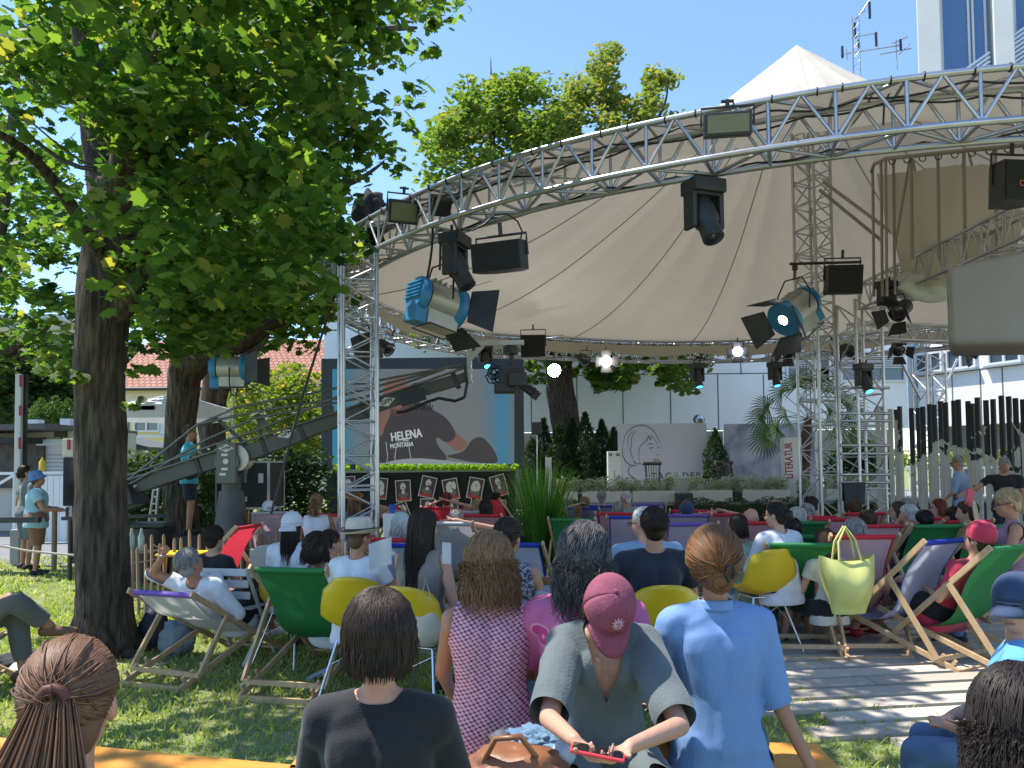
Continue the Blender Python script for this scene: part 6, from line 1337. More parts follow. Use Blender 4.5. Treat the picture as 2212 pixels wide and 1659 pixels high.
def top_mesh(B, m, fine, sleeve=.5, loose=.014, hem=-.10, neck='crew', fold=.006, name='shirt', fsc=7, seed=1, vneck=None, hemflare=0.):
    """sleeve: 0 none, .5 short, 1.5 to mid forearm, 2 long"""
    mb = MB(); w = B.wid; f = B.f; X = Vector((1, 0, 0)); fw = B.fwd; T = lambda p, a=0, b_=0: p + X * a + fw * b_; l = loose
    lo = B.pel + B.sp * hem
    caps(mb, T(lo, -.075), T(lo, .075), .112 * w + l + hemflare, .112 * w + l + hemflare); caps(mb, T(B.pel, -.07), T(B.pel, .07), .107 * w + l, .107 * w + l)
    caps(mb, B.pel, B.wst, .118 * w + l, .104 * w + l); caps(mb, T(B.wst, -.04), T(B.wst, .04), .092 * w + l, .092 * w + l)
    for sx in (-1, 1):
        caps(mb, T(lo, sx * .07), T(B.wst, sx * .04), .11 * w + l + hemflare, .092 * w + l)
        caps(mb, T(B.wst, sx * .03), T(B.chs, sx * .055), .092 * w + l, .10 * w + l); caps(mb, T(B.chs, sx * .05), T(B.nb - B.sp * .07, sx * .08), .097 * w + l, .072 + l * .7)
    if f:
        for sx in (-1, 1): ellip(mb, B.chs + X * sx * .065 * w + fw * .075 * w + B.sp * .02, (.055 + l, .05 + l, .055 + l))
    cuts = []
    for i, sx in enumerate((-1, 1)):
        caps(mb, B.nb - B.sp * .022, B.sh[i], .050 + l * .5, .052 + l * .7); caps(mb, B.nb - B.sp * .08, B.sh[i] - B.sp * .03, .062 + l * .6, .052 + l * .8)
        e, w_ = B.arm[i]; s = B.sh[i]; ua, fa = (.044, .034) if f else (.052, .039)
        if sleeve > 0:
            t1 = min(1, sleeve); end = s.lerp(e, min(1.12, t1 + .1)) if sleeve < 1 else e
            r1 = (ua + (fa - ua) * t1) + l * (1.2 if sleeve < 1 else 1.1); caps(mb, s, end, ua + l, r1)
            if sleeve < 1: cuts.append((s.lerp(e, sleeve), (e - s).normalized(), .13))
            else:
                t2 = sleeve - 1; end2 = e.lerp(w_, min(1., t2 + .12)); caps(mb, e, end2, fa + l * 1.1, fa - .006 + l); cuts.append((e.lerp(w_, t2), (w_ - e).normalized(), .13))
        else: cuts.append((s + X * sx * -.002, (X * sx * .93 + B.sp * .2).normalized(), .17))
    me = remesh(mb, fine, 5 if fine < .015 else 3, name)
    if fold: folds(me, fold, fsc, seed, (1, 1, .55))
    lo_z = lo - B.sp * .0
    def pred(p):
        for c, n_, r in cuts:
            if (p - c).dot(n_) > 0 and (p - c - n_ * (p - c).dot(n_)).length < r and (p - c).dot(n_) < .4: return True
        d = p - B.nb
        if d.dot(B.sp) > (-.006 if neck == 'crew' else .012) and (d - B.sp * d.dot(B.sp)).length < (.072 if neck == 'crew' else .065): return True
        if (p - lo).dot(B.sp) < -.03: return True
        if vneck:
            q = p - B.nb; a = q.dot(X); zz = q.dot(B.sp); yy = q.dot(fw)
            if yy > 0 and zz < .03 and abs(a) < vneck[0] * (1 + zz / vneck[1]) and zz > -vneck[1]: return True
        return False
    cutmesh(me, pred); me.materials.append(m)
    o = bpy.data.objects.new(name, me); COL.objects.link(o); return o
def legs_mesh(B, m, fine, length=2., loose=.012, name='trousers', skirt=False, fold=.005, seed=2):
    """length 0..1 on the thigh, 1..2 on the shin"""
    mb = MB(); w = B.wid; X = Vector((1, 0, 0)); l = loose; cuts = []
    caps(mb, B.pel - X * .07, B.pel + X * .07, .107 * w + l, .107 * w + l); caps(mb, B.pel, B.pel + B.sp * .08, .112 * w + l, .105 * w + l); caps(mb, B.pel - X * .05 + B.sp * .06, B.pel + X * .05 + B.sp * .06, .1 * w + l, .1 * w + l)
    for i in (0, 1):
        k_, a_ = B.leg[i]; h = B.hip[i]; t = min(1, length)
        caps(mb, h, h.lerp(k_, min(1, t + .12)), .086 * w + l, .056 + l + (.03 * (1 - t)))
        if length > 1: caps(mb, k_, k_.lerp(a_, min(1, length - 1 + .1)), .057 + l, .040 + l); cuts.append((k_.lerp(a_, length - 1), (a_ - k_).normalized(), .12))
        else: cuts.append((h.lerp(k_, length), (k_ - h).normalized(), .16))
    if skirt:
        (k0, a0), (k1, a1) = B.leg; t = min(1, length); km = (k0 + k1) / 2; hm = (B.hip[0] + B.hip[1]) / 2
        for j in range(5): u = j / 4; caps(mb, hm, k0.lerp(k1, u).lerp(hm, 1 - t), .1 + l, .07 + l)
        if length > 1:
            for j in range(5): u = j / 4; caps(mb, k0.lerp(k1, u), k0.lerp(k1, u).lerp(a0.lerp(a1, u), length - 1) + X * (u - .5) * .15, .075 + l, .08 + l)
    me = remesh(mb, fine, 4, name); 
    if fold: folds(me, fold, 6, seed)
    cutmesh(me, lambda p: (any((p - c).dot(n_) > 0 and (p - c - n_ * (p - c).dot(n_)).length < r for c, n_, r in cuts) if not skirt else (length > 1 and p.z < .12)) or (p - B.pel).dot(B.sp) > .15)
    me.materials.append(m); o = bpy.data.objects.new(name, me); COL.objects.link(o); return o
def shoes_mesh(B, m, name='shoe'):
    out = []
    for i in (0, 1):
        mb = MB(); k_, a_ = B.leg[i]; h = B.hip[i]; ft = Vector((k_.x - h.x, k_.y - h.y, 0)); ft = ft.normalized() if ft.length > .05 else Vector((0, 1, 0))
        if (a_ - k_).z > -.12: ft = Vector((ft.x, ft.y, .7))
        a2 = a_ + Vector((0, 0, -.035)); caps(mb, a2 - ft * .045, a2 + ft * .16 + Vector((0, 0, -.016)), .044, .034, 12); caps(mb, a2 - ft * .03, a2 + Vector((0, 0, .02)), .043, .04, 12)
        me = remesh(mb, .014, 2, name); me.materials.append(m); o = bpy.data.objects.new(name, me); COL.objects.link(o); out.append(o)
    return out
# ---- hair: a close cap plus many locks
def locks(B, paths, rad0, m, seg=None):
    """paths: list of point lists -> thin three-sided locks, numpy"""
    K = len(paths[0]); N = len(paths); Pn = np.array([[tuple(q) for q in p] for p in paths], dtype=np.float32)      # N,K,3
    T = np.gradient(Pn, axis=1); T /= np.linalg.norm(T, axis=2)[..., None] + 1e-9
    c = np.array(tuple(B.hc), dtype=np.float32); out = Pn - c; out -= T * (out * T).sum(2)[..., None]; out /= np.linalg.norm(out, axis=2)[..., None] + 1e-9
    S_ = np.cross(T, out); t = np.linspace(0, 1, K); rr = rad0 * (np.minimum(1, .5 + t * 4) * (1 - t ** 3 * .85))[None, :, None] * rng.uniform(.6, 1.3, (N, 1, 1))
    ring_ = [Pn + rr * (out * a + S_ * b_) for a, b_ in ((.9, 0), (-.4, 1.1), (-.4, -1.1))]
    V_ = np.stack(ring_, 2).reshape(-1, 3); idx = np.arange(N * K * 3).reshape(N, K, 3); F_ = []
    for j in range(3): j2 = (j + 1) % 3; F_.append(np.stack([idx[:, :-1, j], idx[:, :-1, j2], idx[:, 1:, j2], idx[:, 1:, j]], -1).reshape(-1, 4))
    return np_mesh('locks', V_, 4, m, None, True, faces=np.concatenate(F_))
def slerp_dir(a, b_, t):
    a = a.normalized(); b_ = b_.normalized(); d = max(-1, min(1, a.dot(b_))); w = math.acos(d)
    if w < 1e-3: return a.copy()
    return (a * sin((1 - t) * w) + b_ * sin(t * w)) / sin(w)
def hair(B, style, colr, fine, n=260, length=.0, rad=.004, wavy=0., vol=1., drift=0.):
    m = hairmat(colr); H = B.H; c = B.hc; hv = lambda x, y, z: c + H @ Vector((x, y, z))
    E = Vector((.083 * vol, .102 * vol, .098 * vol)); oc = Vector((0, -.018, .032)); 
    if style == 'crop': E = Vector((.079, .098, .094))
    mb = MB(); ellip(mb, hv(*oc), tuple(E * .985), H, 20, 12)
    ellip(mb, hv(0, -.045, -.03), (.066, .058, .07), H, 16, 8)
    zend = {'crop': -.06, 'short': -.075, 'bob': -.115, 'long': -.30, 'pony': -.06, 'bun': -.06, 'curly': -.10, 'shag': -.13, 'fringe': -.08}[style] - length
    if style in ('bob', 'long', 'shag', 'curly'):
        wv = {'bob': .98, 'long': .88, 'shag': 1.03, 'curly': 1.06}[style] * vol
        for sx in (-1, 1): caps(mb, hv(sx * .048 * wv, -.035, .02), hv(sx * .052 * wv, -.045, max(zend, -.12) + .03), .042 * wv, .034 * wv)
        caps(mb, hv(0, -.06, .0), hv(0, -.07, max(zend, -.14) + .03), .058, .045)
        if zend < -.16: caps(mb, hv(0, -.075, -.08), hv(0, -.10, zend + .05) , .055, .03, 12, (H @ Vector((0, 1, 0)), .55)); caps(mb, hv(-.035, -.075, -.08), hv(-.03, -.095, zend + .06), .04, .025, 12); caps(mb, hv(.035, -.075, -.08), hv(.03, -.095, zend + .06), .04, .025, 12)
    if style == 'bun': ellip(mb, hv(0, -.118, -.01 - length), (.048, .038, .05), H)
    if style == 'fringe': ellip(mb, hv(0, .01, .05), (.08, .09, .07), H)
    me = remesh(mb, max(fine, .009), 2, 'hair'); folds(me, .003, 22, 3, (1, 1, .3))
    Hi = H.inverted()
    def face(p):
        q = Hi @ (p - c)
        if q.y > .05 and q.z < .062: return True
        if style in ('crop', 'short', 'pony', 'bun') and q.z < -.005 - .0 and q.y > -.035: return True
        return q.y > .018 and q.z < .02
    cutmesh(me, face); me.materials.append(m); o = bpy.data.objects.new('hair', me); COL.objects.link(o)
    paths = []; K = 10
    tie = Vector((0, -1, .10)) if style in ('pony', 'bun') else None
    if style == 'bun': tie = Vector((0, -1, -.12))
    for i in range(n):
        # root direction on the scalp
        az = random.uniform(0, 2 * pi); el = math.asin(random.uniform(-.15, 1) if style not in ('bun', 'pony') else random.uniform(-.7, 1)); r0 = Vector((cos(el) * cos(az), cos(el) * sin(az), sin(el)))
        if (r0.y > .55 and r0.z < .45) or (r0.y > -.1 and r0.z < -.12): continue
        if style in ('crop', 'short', 'fringe') and r0.z < -.1 and r0.y > -.2: continue
        pts_ = []
        if tie is not None:
            tj = (tie + Vector((random.gauss(0, .05), 0, random.gauss(0, .05)))).normalized()
            for k in range(K):
                t = k / (K - 1); d = slerp_dir(r0, tj, t); lift = 1.0 + .035 * sin(pi * t) + .006 * random.random(); pts_.append(hv(*(oc + Vector((d.x * E.x, d.y * E.y, d.z * E.z)) * lift)))
        elif style in ('crop', 'short'):
            fl = Vector((0, -.5, -1)) if style == 'short' else Vector((0, -.3, -1)); d2 = (r0 + fl * .5 * random.uniform(.5, 1.2) + Vector((random.gauss(0, .15), random.gauss(0, .15), 0)))
            for k in range(K): t = k / (K - 1); d = slerp_dir(r0, d2, t); pts_.append(hv(*(oc + Vector((d.x * E.x, d.y * E.y, d.z * E.z)) * (.985 + .035 * t + (.02 if style == 'short' else .0) * t + wavy * 1.5 * t * random.random()))))
        else:
            part = Vector((.25, .1, 1)).normalized(); r1 = part.lerp(r0, random.uniform(.0, .9)).normalized() if r0.z > .2 else r0
            sd = r0.copy(); sd.z = 0
            if sd.length < .1: sd = Vector((random.choice((-1, 1)), -.5, 0))
            sd.normalize()
            if sd.y > .25: sd = Vector((math.copysign(1, sd.x), .25, 0)).normalized()
            hem = zend + random.uniform(-.02, .03) * (1 + 4 * (style in ('long', 'shag'))); eq = (sd + Vector((0, 0, -.25))).normalized(); ph = random.uniform(0, 6); side_len = hem if sd.y < .2 else hem * .9
            for k in range(K):
                t = k / (K - 1)
                if t < .5: d = slerp_dir(r1, eq, t * 2); p = oc + Vector((d.x * E.x, d.y * E.y, d.z * E.z)) * (1.01 + .03 * random.random())
                else:
                    u = (t - .5) * 2; p0 = oc + Vector((eq.x * E.x, eq.y * E.y, eq.z * E.z)) * 1.03; wv = {'bob': 1.17, 'long': .95, 'shag': 1.27, 'curly': 1.3, 'fringe': 1}[style]
                    p = Vector((p0.x * (1 + (wv - 1) * u) * (1 - .25 * u * u * (style == 'bob')), p0.y - .012 * u - (.03 * u if style == 'long' else 0), p0.z + (side_len - p0.z) * u))
                if wavy: p += Vector((sin(t * 16 + ph), cos(t * 14 + ph), sin(t * 11 + ph) * .6)) * wavy * (.3 + t)
                pts_.append(hv(*p))
        if n > 500 and random.random() < .07:
            fv = Vector((random.gauss(0, 1), random.gauss(0, 1), random.gauss(0, .7))) * .013
            pts_ = [q + fv * (k / 9) ** 1.5 + noise.noise_vector(q * 30) * .004 for k, q in enumerate(pts_)]
        paths.append(pts_)
    if style == 'pony':
        L_ = .30 + length
        for i in range(int(n * .8)):
            a = random.gauss(0, .018 + .012 * (abs(drift) > 0)); b_ = random.gauss(0, .012); e_ = random.uniform(.75, 1); pts_ = []
            for k in range(K):
                t = k / (K - 1) * e_; p = Vector((a * (.35 + 1.8 * t) + drift * t * t, -.125 - .055 * sin(pi * min(1, t * 1.5)) + b_ * (.4 + t) + .03 * t, .035 - L_ * t)); pts_.append(hv(*p))
            paths.append(pts_)
        mb = MB(); mb.tube([hv(.022 * cos(q), -.13, .035 + .022 * sin(q)) for q in np.linspace(0, 2 * pi, 10)], .010, 6, False); sc_ = mb.build('scrunchie', mat('scrunchie', (.10, .03, .02), .6)); sc_.parent = o
        mb = MB(); caps(mb, hv(0, -.135, .03), hv(drift * .25, -.165, .03 - L_ * .5), .012, .02); caps(mb, hv(drift * .25, -.165, .03 - L_ * .5), hv(drift * .9, -.12, .05 - L_), .02, .008); me2 = remesh(mb, .01, 2, 'ponytail'); me2.materials.append(m); o2 = bpy.data.objects.new('ponytail', me2); COL.objects.link(o2); o2.parent = o
    if style == 'bun':
        for i in range(n // 3):
            ph = random.uniform(0, 6.28); r_ = random.uniform(.5, 1.02); tl = random.uniform(-.8, .8); pts_ = []
            for k in range(K): q = ph + k / (K - 1) * 2.6; pts_.append(hv(r_ * .05 * cos(q), -.118 - .036 * math.sqrt(max(0, 1 - r_ * r_)) - .01 * tl * sin(q), -.01 - length + r_ * .052 * sin(q)))
            paths.append(pts_)
    if n and paths:
        lk = locks(B, paths, rad, m); lk.parent = o
    return o
def glasses(B, m=None):
    mb = MB(); H = B.H; c = B.hc; h = lambda x, y, z: c + H @ Vector((x, y, z))
    for sx in (-1, 1): mb.tube([h(sx * .033 + .024 * cos(q), .102 - .1 * abs(.3 * cos(q)) * 0, .0 + .018 * sin(q)) for q in np.linspace(0, 2 * pi, 12)], .003, 5, False); mb.tube([h(sx * .057, .1, .006), h(sx * .08, .04, .004), h(sx * .082, -.01, .002)], .003, 5)
    mb.tube([h(-.01, .105, .002), h(.01, .105, .002)], .003, 5); return mb.build('glasses', m or DARKM)
def hat(B, kind, m, m2=None):
    H = B.H; c = B.hc; R_ = H; h = lambda x, y, z: c + H @ Vector((x, y, z)); tilt = H @ Matrix.Rotation(.12, 3, 'X')
    if kind == 'cap' or kind == 'capback':
        sg = 1 if kind == 'cap' else -1; mb = MB(); vs = []
        def f_(u, v):
            a = u * 2 * pi; q = v * pi / 2 * .98; r_ = sin(pi / 2 - q + 0) if False else cos(q); p = Vector((.094 * r_ * cos(a), .112 * r_ * sin(a) - .012, .028 + .112 * sin(q) ** .9)); return c + H @ Matrix.Rotation(-.06 * sg, 3, 'X') @ p
        mb.grid(f_, 36, 12)
        mb.grid(lambda u, v: c + H @ Matrix.Rotation(-.06 * sg, 3, 'X') @ Vector((.095 * cos(u * 2 * pi), .113 * sin(u * 2 * pi) - .012, .028 - .022 * v)), 36, 2)
        o = mb.build('cap', m, None, solid=.003)
        mb = MB(); 
        def br(u, v):
            a = pi / 2 * sg + (u - .5) * 1.9; r_ = 1; L_ = .078 * (1 - (abs(u - .5) * 2) ** 2.6); x = .093 * cos(a); y = .111 * sin(a) - .012; dd = L_ * v
            return c + H @ Matrix.Rotation(-.06 * sg, 3, 'X') @ Vector((x * (1 + .05 * v), y + sg * dd, .010 - .030 * v * v - .018 * (abs(u - .5) * 2) ** 2 * v + .0))
        mb.grid(br, 16, 6); b2 = mb.build('brim', m, None, solid=.004); b2.parent = o
        mb = MB(); mb.lathe(c + H @ Vector((0, -.012, .142)), [(.009, 0), (.007, .004), (.001, .006)], 10, H); b3 = mb.build('button', m); b3.parent = o
        return o
    prof = {'fedora': [(.142, .028), (.13, .012), (.103, .010), (.101, .045), (.095, .10), (.078, .125), (.03, .118), (.002, .112)], 'bucket': [(.135, -.03), (.105, .02), (.098, .06), (.088, .105), (.06, .125), (.002, .128)], 'beanie': [(.092, -.01), (.096, .03), (.09, .08), (.065, .12), (.03, .136), (.001, .14)]}[kind]
    def f_(u, v):
        x = v * (len(prof) - 1); i = min(int(x), len(prof) - 2); t = x - i; r_ = prof[i][0] * (1 - t) + prof[i + 1][0] * t; z = prof[i][1] * (1 - t) + prof[i + 1][1] * t; a = u * 2 * pi
        zz = z + .028 + (.018 * (cos(a) ** 2) if kind == 'fedora' and r_ > .12 else 0); return c + tilt @ Vector((r_ * cos(a) * .95, r_ * sin(a) * 1.12 - .012, zz))
    mb = MB(); mb.grid(f_, 32, 28); o = mb.build(kind + '_hat' if kind != 'beanie' else 'beanie', m, None, solid=.004)
    if kind == 'fedora': mb = MB(); mb.grid(lambda u, v: c + tilt @ Vector((.107 * cos(u * 2 * pi) * .95, .107 * sin(u * 2 * pi) * 1.12 - .012, .042 + .032 * v)), 32, 1); b2 = mb.build('hat_band', m2 or DARKM); b2.parent = o; mb = MB(); mb.tube([c + tilt @ Vector((.143 * cos(q) * .95, .143 * sin(q) * 1.12 - .012, .056 + .018 * cos(q) ** 2)) for q in np.linspace(0, 2 * pi, 40)], .004, 5, False); b3 = mb.build('brim_edge', DARKM); b3.parent = o
    return o
NP = 0
def person(label, at, B, yaw=0., sk='fair', top=None, bot=None, shoe=None, hr=None, acc=(), fine=.016, k=1., hands=False, curl=(.3, .5, .4), palms=None, group=None):
    """at: world place of the ground under the pelvis"""
    global NP; NP += 1
    me = body_mesh(B, fine, sk, hands, curl, palms); o = bpy.data.objects.new('person', me); COL.objects.link(o); tag(o, label, 'person', group)
    kids = []
    if top: kids.append(top_mesh(B, fine=fine, **top))
    if bot: kids.append(legs_mesh(B, fine=max(fine, .014), **bot))
    if shoe: kids += shoes_mesh(B, shoe)
    if hr: kids.append(hair(B, fine=fine, **hr))
    for a in acc: kids.append(a(B))
    for c_ in kids:
        if c_ is not None: c_.parent = o
    o.location = at; o.rotation_euler = (0, 0, yaw); o.scale = (k, k, k)
    if fine >= .016:
        for p in me.polygons: p.use_smooth = True
    return o
def place(B, x, y, D, yaw, k=None):
    """put the head top at this pixel and depth: returns (location, scale) with the feet on the ground"""
    q = P(x, y, D); kz = q.z / B.top.z if k is None else k; off = rotz(yaw) @ Vector((B.top.x, B.top.y, 0)) * kz
    return Vector((q.x - off.x, q.y - off.y, 0 if k is None else q.z - B.top.z * kz)), kz
# ============================================================ FOREGROUND PEOPLE (row on the orange bench and nearer)
# pattern materials
def dotted():
    m, nt, b, tc = nodes_of('pink_lattice_cloth', .85)
    mp_ = nt.nodes.new('ShaderNodeMapping'); mp_.inputs['Rotation'].default_value = (0, rad(38), 0); mp_.inputs['Scale'].default_value = (82, 30, 105); nt.links.new(tc.outputs['Object'], mp_.inputs[0])
    v = nt.nodes.new('ShaderNodeTexChecker'); v.inputs['Scale'].default_value = 1.0; nt.links.new(mp_.outputs[0], v.inputs[0])
    w_ = nt.nodes.new('ShaderNodeTexVoronoi'); w_.inputs['Scale'].default_value = 1.; w_.inputs['Randomness'].default_value = .12; mp2 = nt.nodes.new('ShaderNodeMapping'); mp2.inputs['Rotation'].default_value = (0, rad(30), 0); mp2.inputs['Scale'].default_value = (52, .01, 74); nt.links.new(tc.outputs['Object'], mp2.inputs[0]); nt.links.new(mp2.outputs[0], w_.inputs[0])
    r = ramp(nt, [(.38, (.68, .42, .46)), (.47, (.52, .11, .19)), (.57, (.09, .018, .05))]); nt.links.new(w_.outputs['Distance'], r.inputs[0]); nt.links.new(r.outputs[0], b.inputs['Base Color']); return m
def paisley():
    m, nt, b, tc = nodes_of('pink_paisley_cloth', .8)
    v = nt.nodes.new('ShaderNodeTexVoronoi'); v.inputs['Scale'].default_value = 8.5; nt.links.new(tc.outputs['Object'], v.inputs[0])
    wv = nt.nodes.new('ShaderNodeMath'); wv.operation = 'SINE'; ml = nt.nodes.new('ShaderNodeMath'); ml.operation = 'MULTIPLY'; ml.inputs[1].default_value = 42; nt.links.new(v.outputs['Distance'], ml.inputs[0]); nt.links.new(ml.outputs[0], wv.inputs[0])
    r = ramp(nt, [(.35, (.55, .05, .22)), (.6, (.66, .14, .22)), (.8, (.68, .36, .38))]); nt.links.new(wv.outputs[0], r.inputs[0])
    r2 = ramp(nt, [(.50, (0, 0, 0)), (.53, (1, 1, 1))]); nt.links.new(v.outputs['Distance'], r2.inputs[0])
    mx = nt.nodes.new('ShaderNodeMix'); mx.data_type = 'RGBA'; nt.links.new(r2.outputs[0], mx.inputs[0]); nt.links.new(r.outputs[0], mx.inputs[6]); mx.inputs[7].default_value = (.58, .14, .29, 1); nt.links.new(mx.outputs[2], b.inputs['Base Color']); return m
def seersucker():
    m, nt, b, tc = nodes_of('blue_seersucker', .85)
    w_ = nt.nodes.new('ShaderNodeTexWave'); w_.bands_direction = 'X'; w_.inputs['Scale'].default_value = 75; w_.inputs['Distortion'].default_value = 2.5; w_.inputs['Detail'].default_value = 2; nt.links.new(tc.outputs['Object'], w_.inputs[0])
    r = ramp(nt, [(.2, (.15, .27, .53)), (.8, (.20, .34, .60))]); nt.links.new(w_.outputs[1], r.inputs[0]); nt.links.new(r.outputs[0], b.inputs['Base Color'])
    bp = nt.nodes.new('ShaderNodeBump'); bp.inputs['Strength'].default_value = .35; bp.inputs['Distance'].default_value = .004; nt.links.new(w_.outputs[1], bp.inputs['Height']); nt.links.new(bp.outputs[0], b.inputs['Normal']); return m
def printed(name, a, b_, c, sc=16):
    m, nt, b, tc = nodes_of(name, .85); v = nt.nodes.new('ShaderNodeTexNoise'); v.inputs['Scale'].default_value = sc; v.inputs['Detail'].default_value = 2; v.inputs['Distortion'].default_value = 1.5; nt.links.new(tc.outputs['Object'], v.inputs[0])
    r = ramp(nt, [(.42, a), (.5, b_), (.6, c)]); r.color_ramp.interpolation = 'CONSTANT'; nt.links.new(v.outputs[0], r.inputs[0]); nt.links.new(r.outputs[0], b.inputs['Base Color']); return m
TW = cloth('white_tee', (.60, .62, .68)); NAVY = cloth('navy_cloth', (.012, .014, .026)); BLK = cloth('black_knit', (.010, .010, .012), bscale=220)
JEAN = cloth('jeans', (.05, .09, .17), (.12, .2, .34)); GREYT = cloth('grey_trousers', (.05, .05, .052)); SHB = cloth('black_shoe', (.015, .015, .015), bump=0); LJEAN = cloth('light_jeans', (.28, .38, .52), (.38, .48, .6))
# orange benches
OR = mat('orange_bench_wood', (.62, .22, .03), .38, col2=(.80, .36, .07), scale=3, stretch=(.5, 6, 6), bump=.08, spec=.6)
def bench(label, p0, p1, z=.47):
    p0 = Vector(p0); p1 = Vector(p1); c = (p0 + p1) / 2; a = math.atan2(p1.y - p0.y, p1.x - p0.x); L = (p1 - p0).xy.length
    t = empty('bench', (c.x, c.y, 0), a, label, 'bench', 'orange beer benches'); mb = MB(); mb.box((0, 0, z - .014), (L, .26, .028), bev=.004); mb.build('seat_board', OR, t)
    for sx in (-1, 1):
        mb = MB(); 
        for sy in (-1, 1): mb.tube([(sx * (L / 2 - .3), sy * .1, z - .03), (sx * (L / 2 - .3), sy * .12, .01)], .014, 6)
        mb.tube([(sx * (L / 2 - .3), -.12, .02), (sx * (L / 2 - .3), .12, .02)], .014, 6); mb.tube([(sx * (L / 2 - .3), 0, .1), (sx * (L / 2 - .65), 0, z - .03)], .01, 6); mb.build('folding_leg', mat('green_leg', (.02, .07, .04), .5), t)
q0 = G(226, 1604, .47); q1 = G(620, 1664, .47); d_ = (q1 - q0); d_.z = 0
bench('orange wooden bench at the bottom left between the ponytail and the woman in black', (q0.x - .9, q0.y + .9 * .12 - .06, 0), (q1.x + .1, q1.y - .10, 0))
bench('orange wooden bench under the woman in the light blue blouse', (-.85, 3.05, 0), (1.20, 3.0, 0))

# F1 ponytail, nearest left
B = pose('sit', .47, lean=.05, head=(rad(8), rad(-4), 0), arms=('lap', 'lap')); loc, k = place(B, 155, 1388, 1.42, rad(8))
person('nearest person at the lower left, long chestnut ponytail held by a scrunchie', loc, B, rad(8), 'pink', dict(m=BLK, sleeve=.5), dict(m=JEAN, length=2), SHB, dict(style='pony', colr='chest', n=3000, length=.24, rad=.0021, drift=-.14), fine=.010, k=k)
# F2 black top, dark bob
B = pose('sit', .47, lean=.02, head=(rad(10), rad(2), 0), wid=1.0); loc, k = place(B, 818, 1296, 2.10, 0)
person('person in a plain black top with a dark brown bob, bottom centre left', loc, B, 0, 'pink', dict(m=BLK, sleeve=1.6, loose=.016, fold=.004, neck='crew'), dict(m=JEAN, length=2), SHB, dict(style='bob', colr='dark', n=2600, rad=.0023, vol=1.26, length=-.045), fine=.010, k=k)
# F3 pink lattice sleeveless top
B = pose('sit', .47, lean=.10, head=(rad(10), rad(-12), 0), wid=.98, arms=(((-.05, .12, -.25), (-.02, .34, -.42)), ((.06, .05, -.28), (.05, .20, -.50)))); loc, k = place(B, 1053, 1163, 3.22, rad(2))
person('person in a sleeveless pink and black patterned top with wavy light brown hair', loc, B, rad(2), 'tan', dict(m=dotted(), sleeve=0, loose=.022, fold=.006, hem=-.16, hemflare=.02), dict(m=LJEAN, length=2), SHB, dict(style='shag', colr='light', n=2000, rad=.0030, wavy=.012, vol=1.2, length=.0), fine=.010, k=k)
# F4 magenta print shirt
B = pose('sit', .47, lean=.08, head=(rad(-6), rad(-8), 0), wid=1.12); loc, k = place(B, 1262, 1143, 3.15, rad(-6))
person('person in a magenta printed blouse with dark wavy greying hair, behind the capped woman', loc, B, rad(-6), 'tan', dict(m=paisley(), sleeve=.8, loose=.024, fold=.007, hem=-.14, hemflare=.02), dict(m=JEAN, length=2), SHB, dict(style='shag', colr='pepper', n=2200, rad=.0028, wavy=.011, length=.05, vol=1.22), fine=.011, k=k)
# F5 facing the camera, maroon cap, phone
CAPM = mat('maroon_cap', (.20, .045, .075), .9, col2=(.28, .075, .115), scale=12, bump=.3, bscale=90)
SAGE = cloth('sage_linen', (.085, .105, .105), (.125, .15, .15), bump=.4, bscale=120)
def tolocal(loc, yaw, k, p): return rotz(-yaw) @ (Vector(p) - Vector(loc)) / k
kw5 = dict(kind='sit', seat=.47, lean=.20, head=(rad(6), rad(-58), 0), wid=.9, legs=[((-.16, .42, .56), (-.14, .44, .08)), ((.16, .42, .56), (.14, .44, .08))])
B = pose(**kw5); loc, k = place(B, 1328, 1284, 2.62, pi); L5 = lambda x, y, D: tolocal(loc, pi, k, P(x, y, D))
B = pose(**kw5, arms=((L5(1468, 1568, 2.48) - B.sh[0], L5(1362, 1612, 2.20) - B.sh[0]), (L5(1186, 1552, 2.50) - B.sh[1], L5(1240, 1598, 2.22) - B.sh[1])))
def capemb(B):
    o_ = hat(B, 'cap', CAPM); H = B.H; c = B.hc; mb = MB(); ctr = H @ Matrix.Rotation(-.06, 3, 'X')
    def onf(x, z, e=.003): q = max(-.95, min(.95, z / .112)); r_ = math.sqrt(1 - q * q); y = .112 * math.sqrt(max(0, r_ * r_ - (x / .094) ** 2)); return c + ctr @ Vector((x, y - .012 + e, .028 + z))
    n_ = 20; pts_ = []
    for i in range(n_): a = 2 * pi * i / n_; r_ = .026 if i % 2 == 0 else .014; pts_.append(onf(r_ * sin(a) - .004, .064 + r_ * cos(a) * .95, .009))
    mb.add(pts_, [list(range(n_))]); em = mb.build('embroidered_sun', mat('cap_thread', (.50, .30, .42), .9)); em.parent = o_
    mb = MB(); mb.tube([onf(-.004 + .007 * cos(q), .064 + .007 * sin(q), .0115) for q in np.linspace(.6, 5.2, 9)], .0014, 5); em2 = mb.build('embroidered_swirl', CAPM); em2.parent = o_
    mb = MB()
    for x in (-.035, .038): mb.tube([onf(x, .082, .001), onf(x, .082, .004)], .004, 8)
    e3 = mb.build('eyelets', mat('dark_thread', (.07, .01, .02), .9)); e3.parent = o_; mb = MB()
    for x in (-.008, .008): mb.tube([onf(x, z, .001) for z in np.linspace(-.01, .108, 8)], .0012, 4)
    e4 = mb.build('stitching', MATS['dark_thread']); e4.parent = o_
    return o_
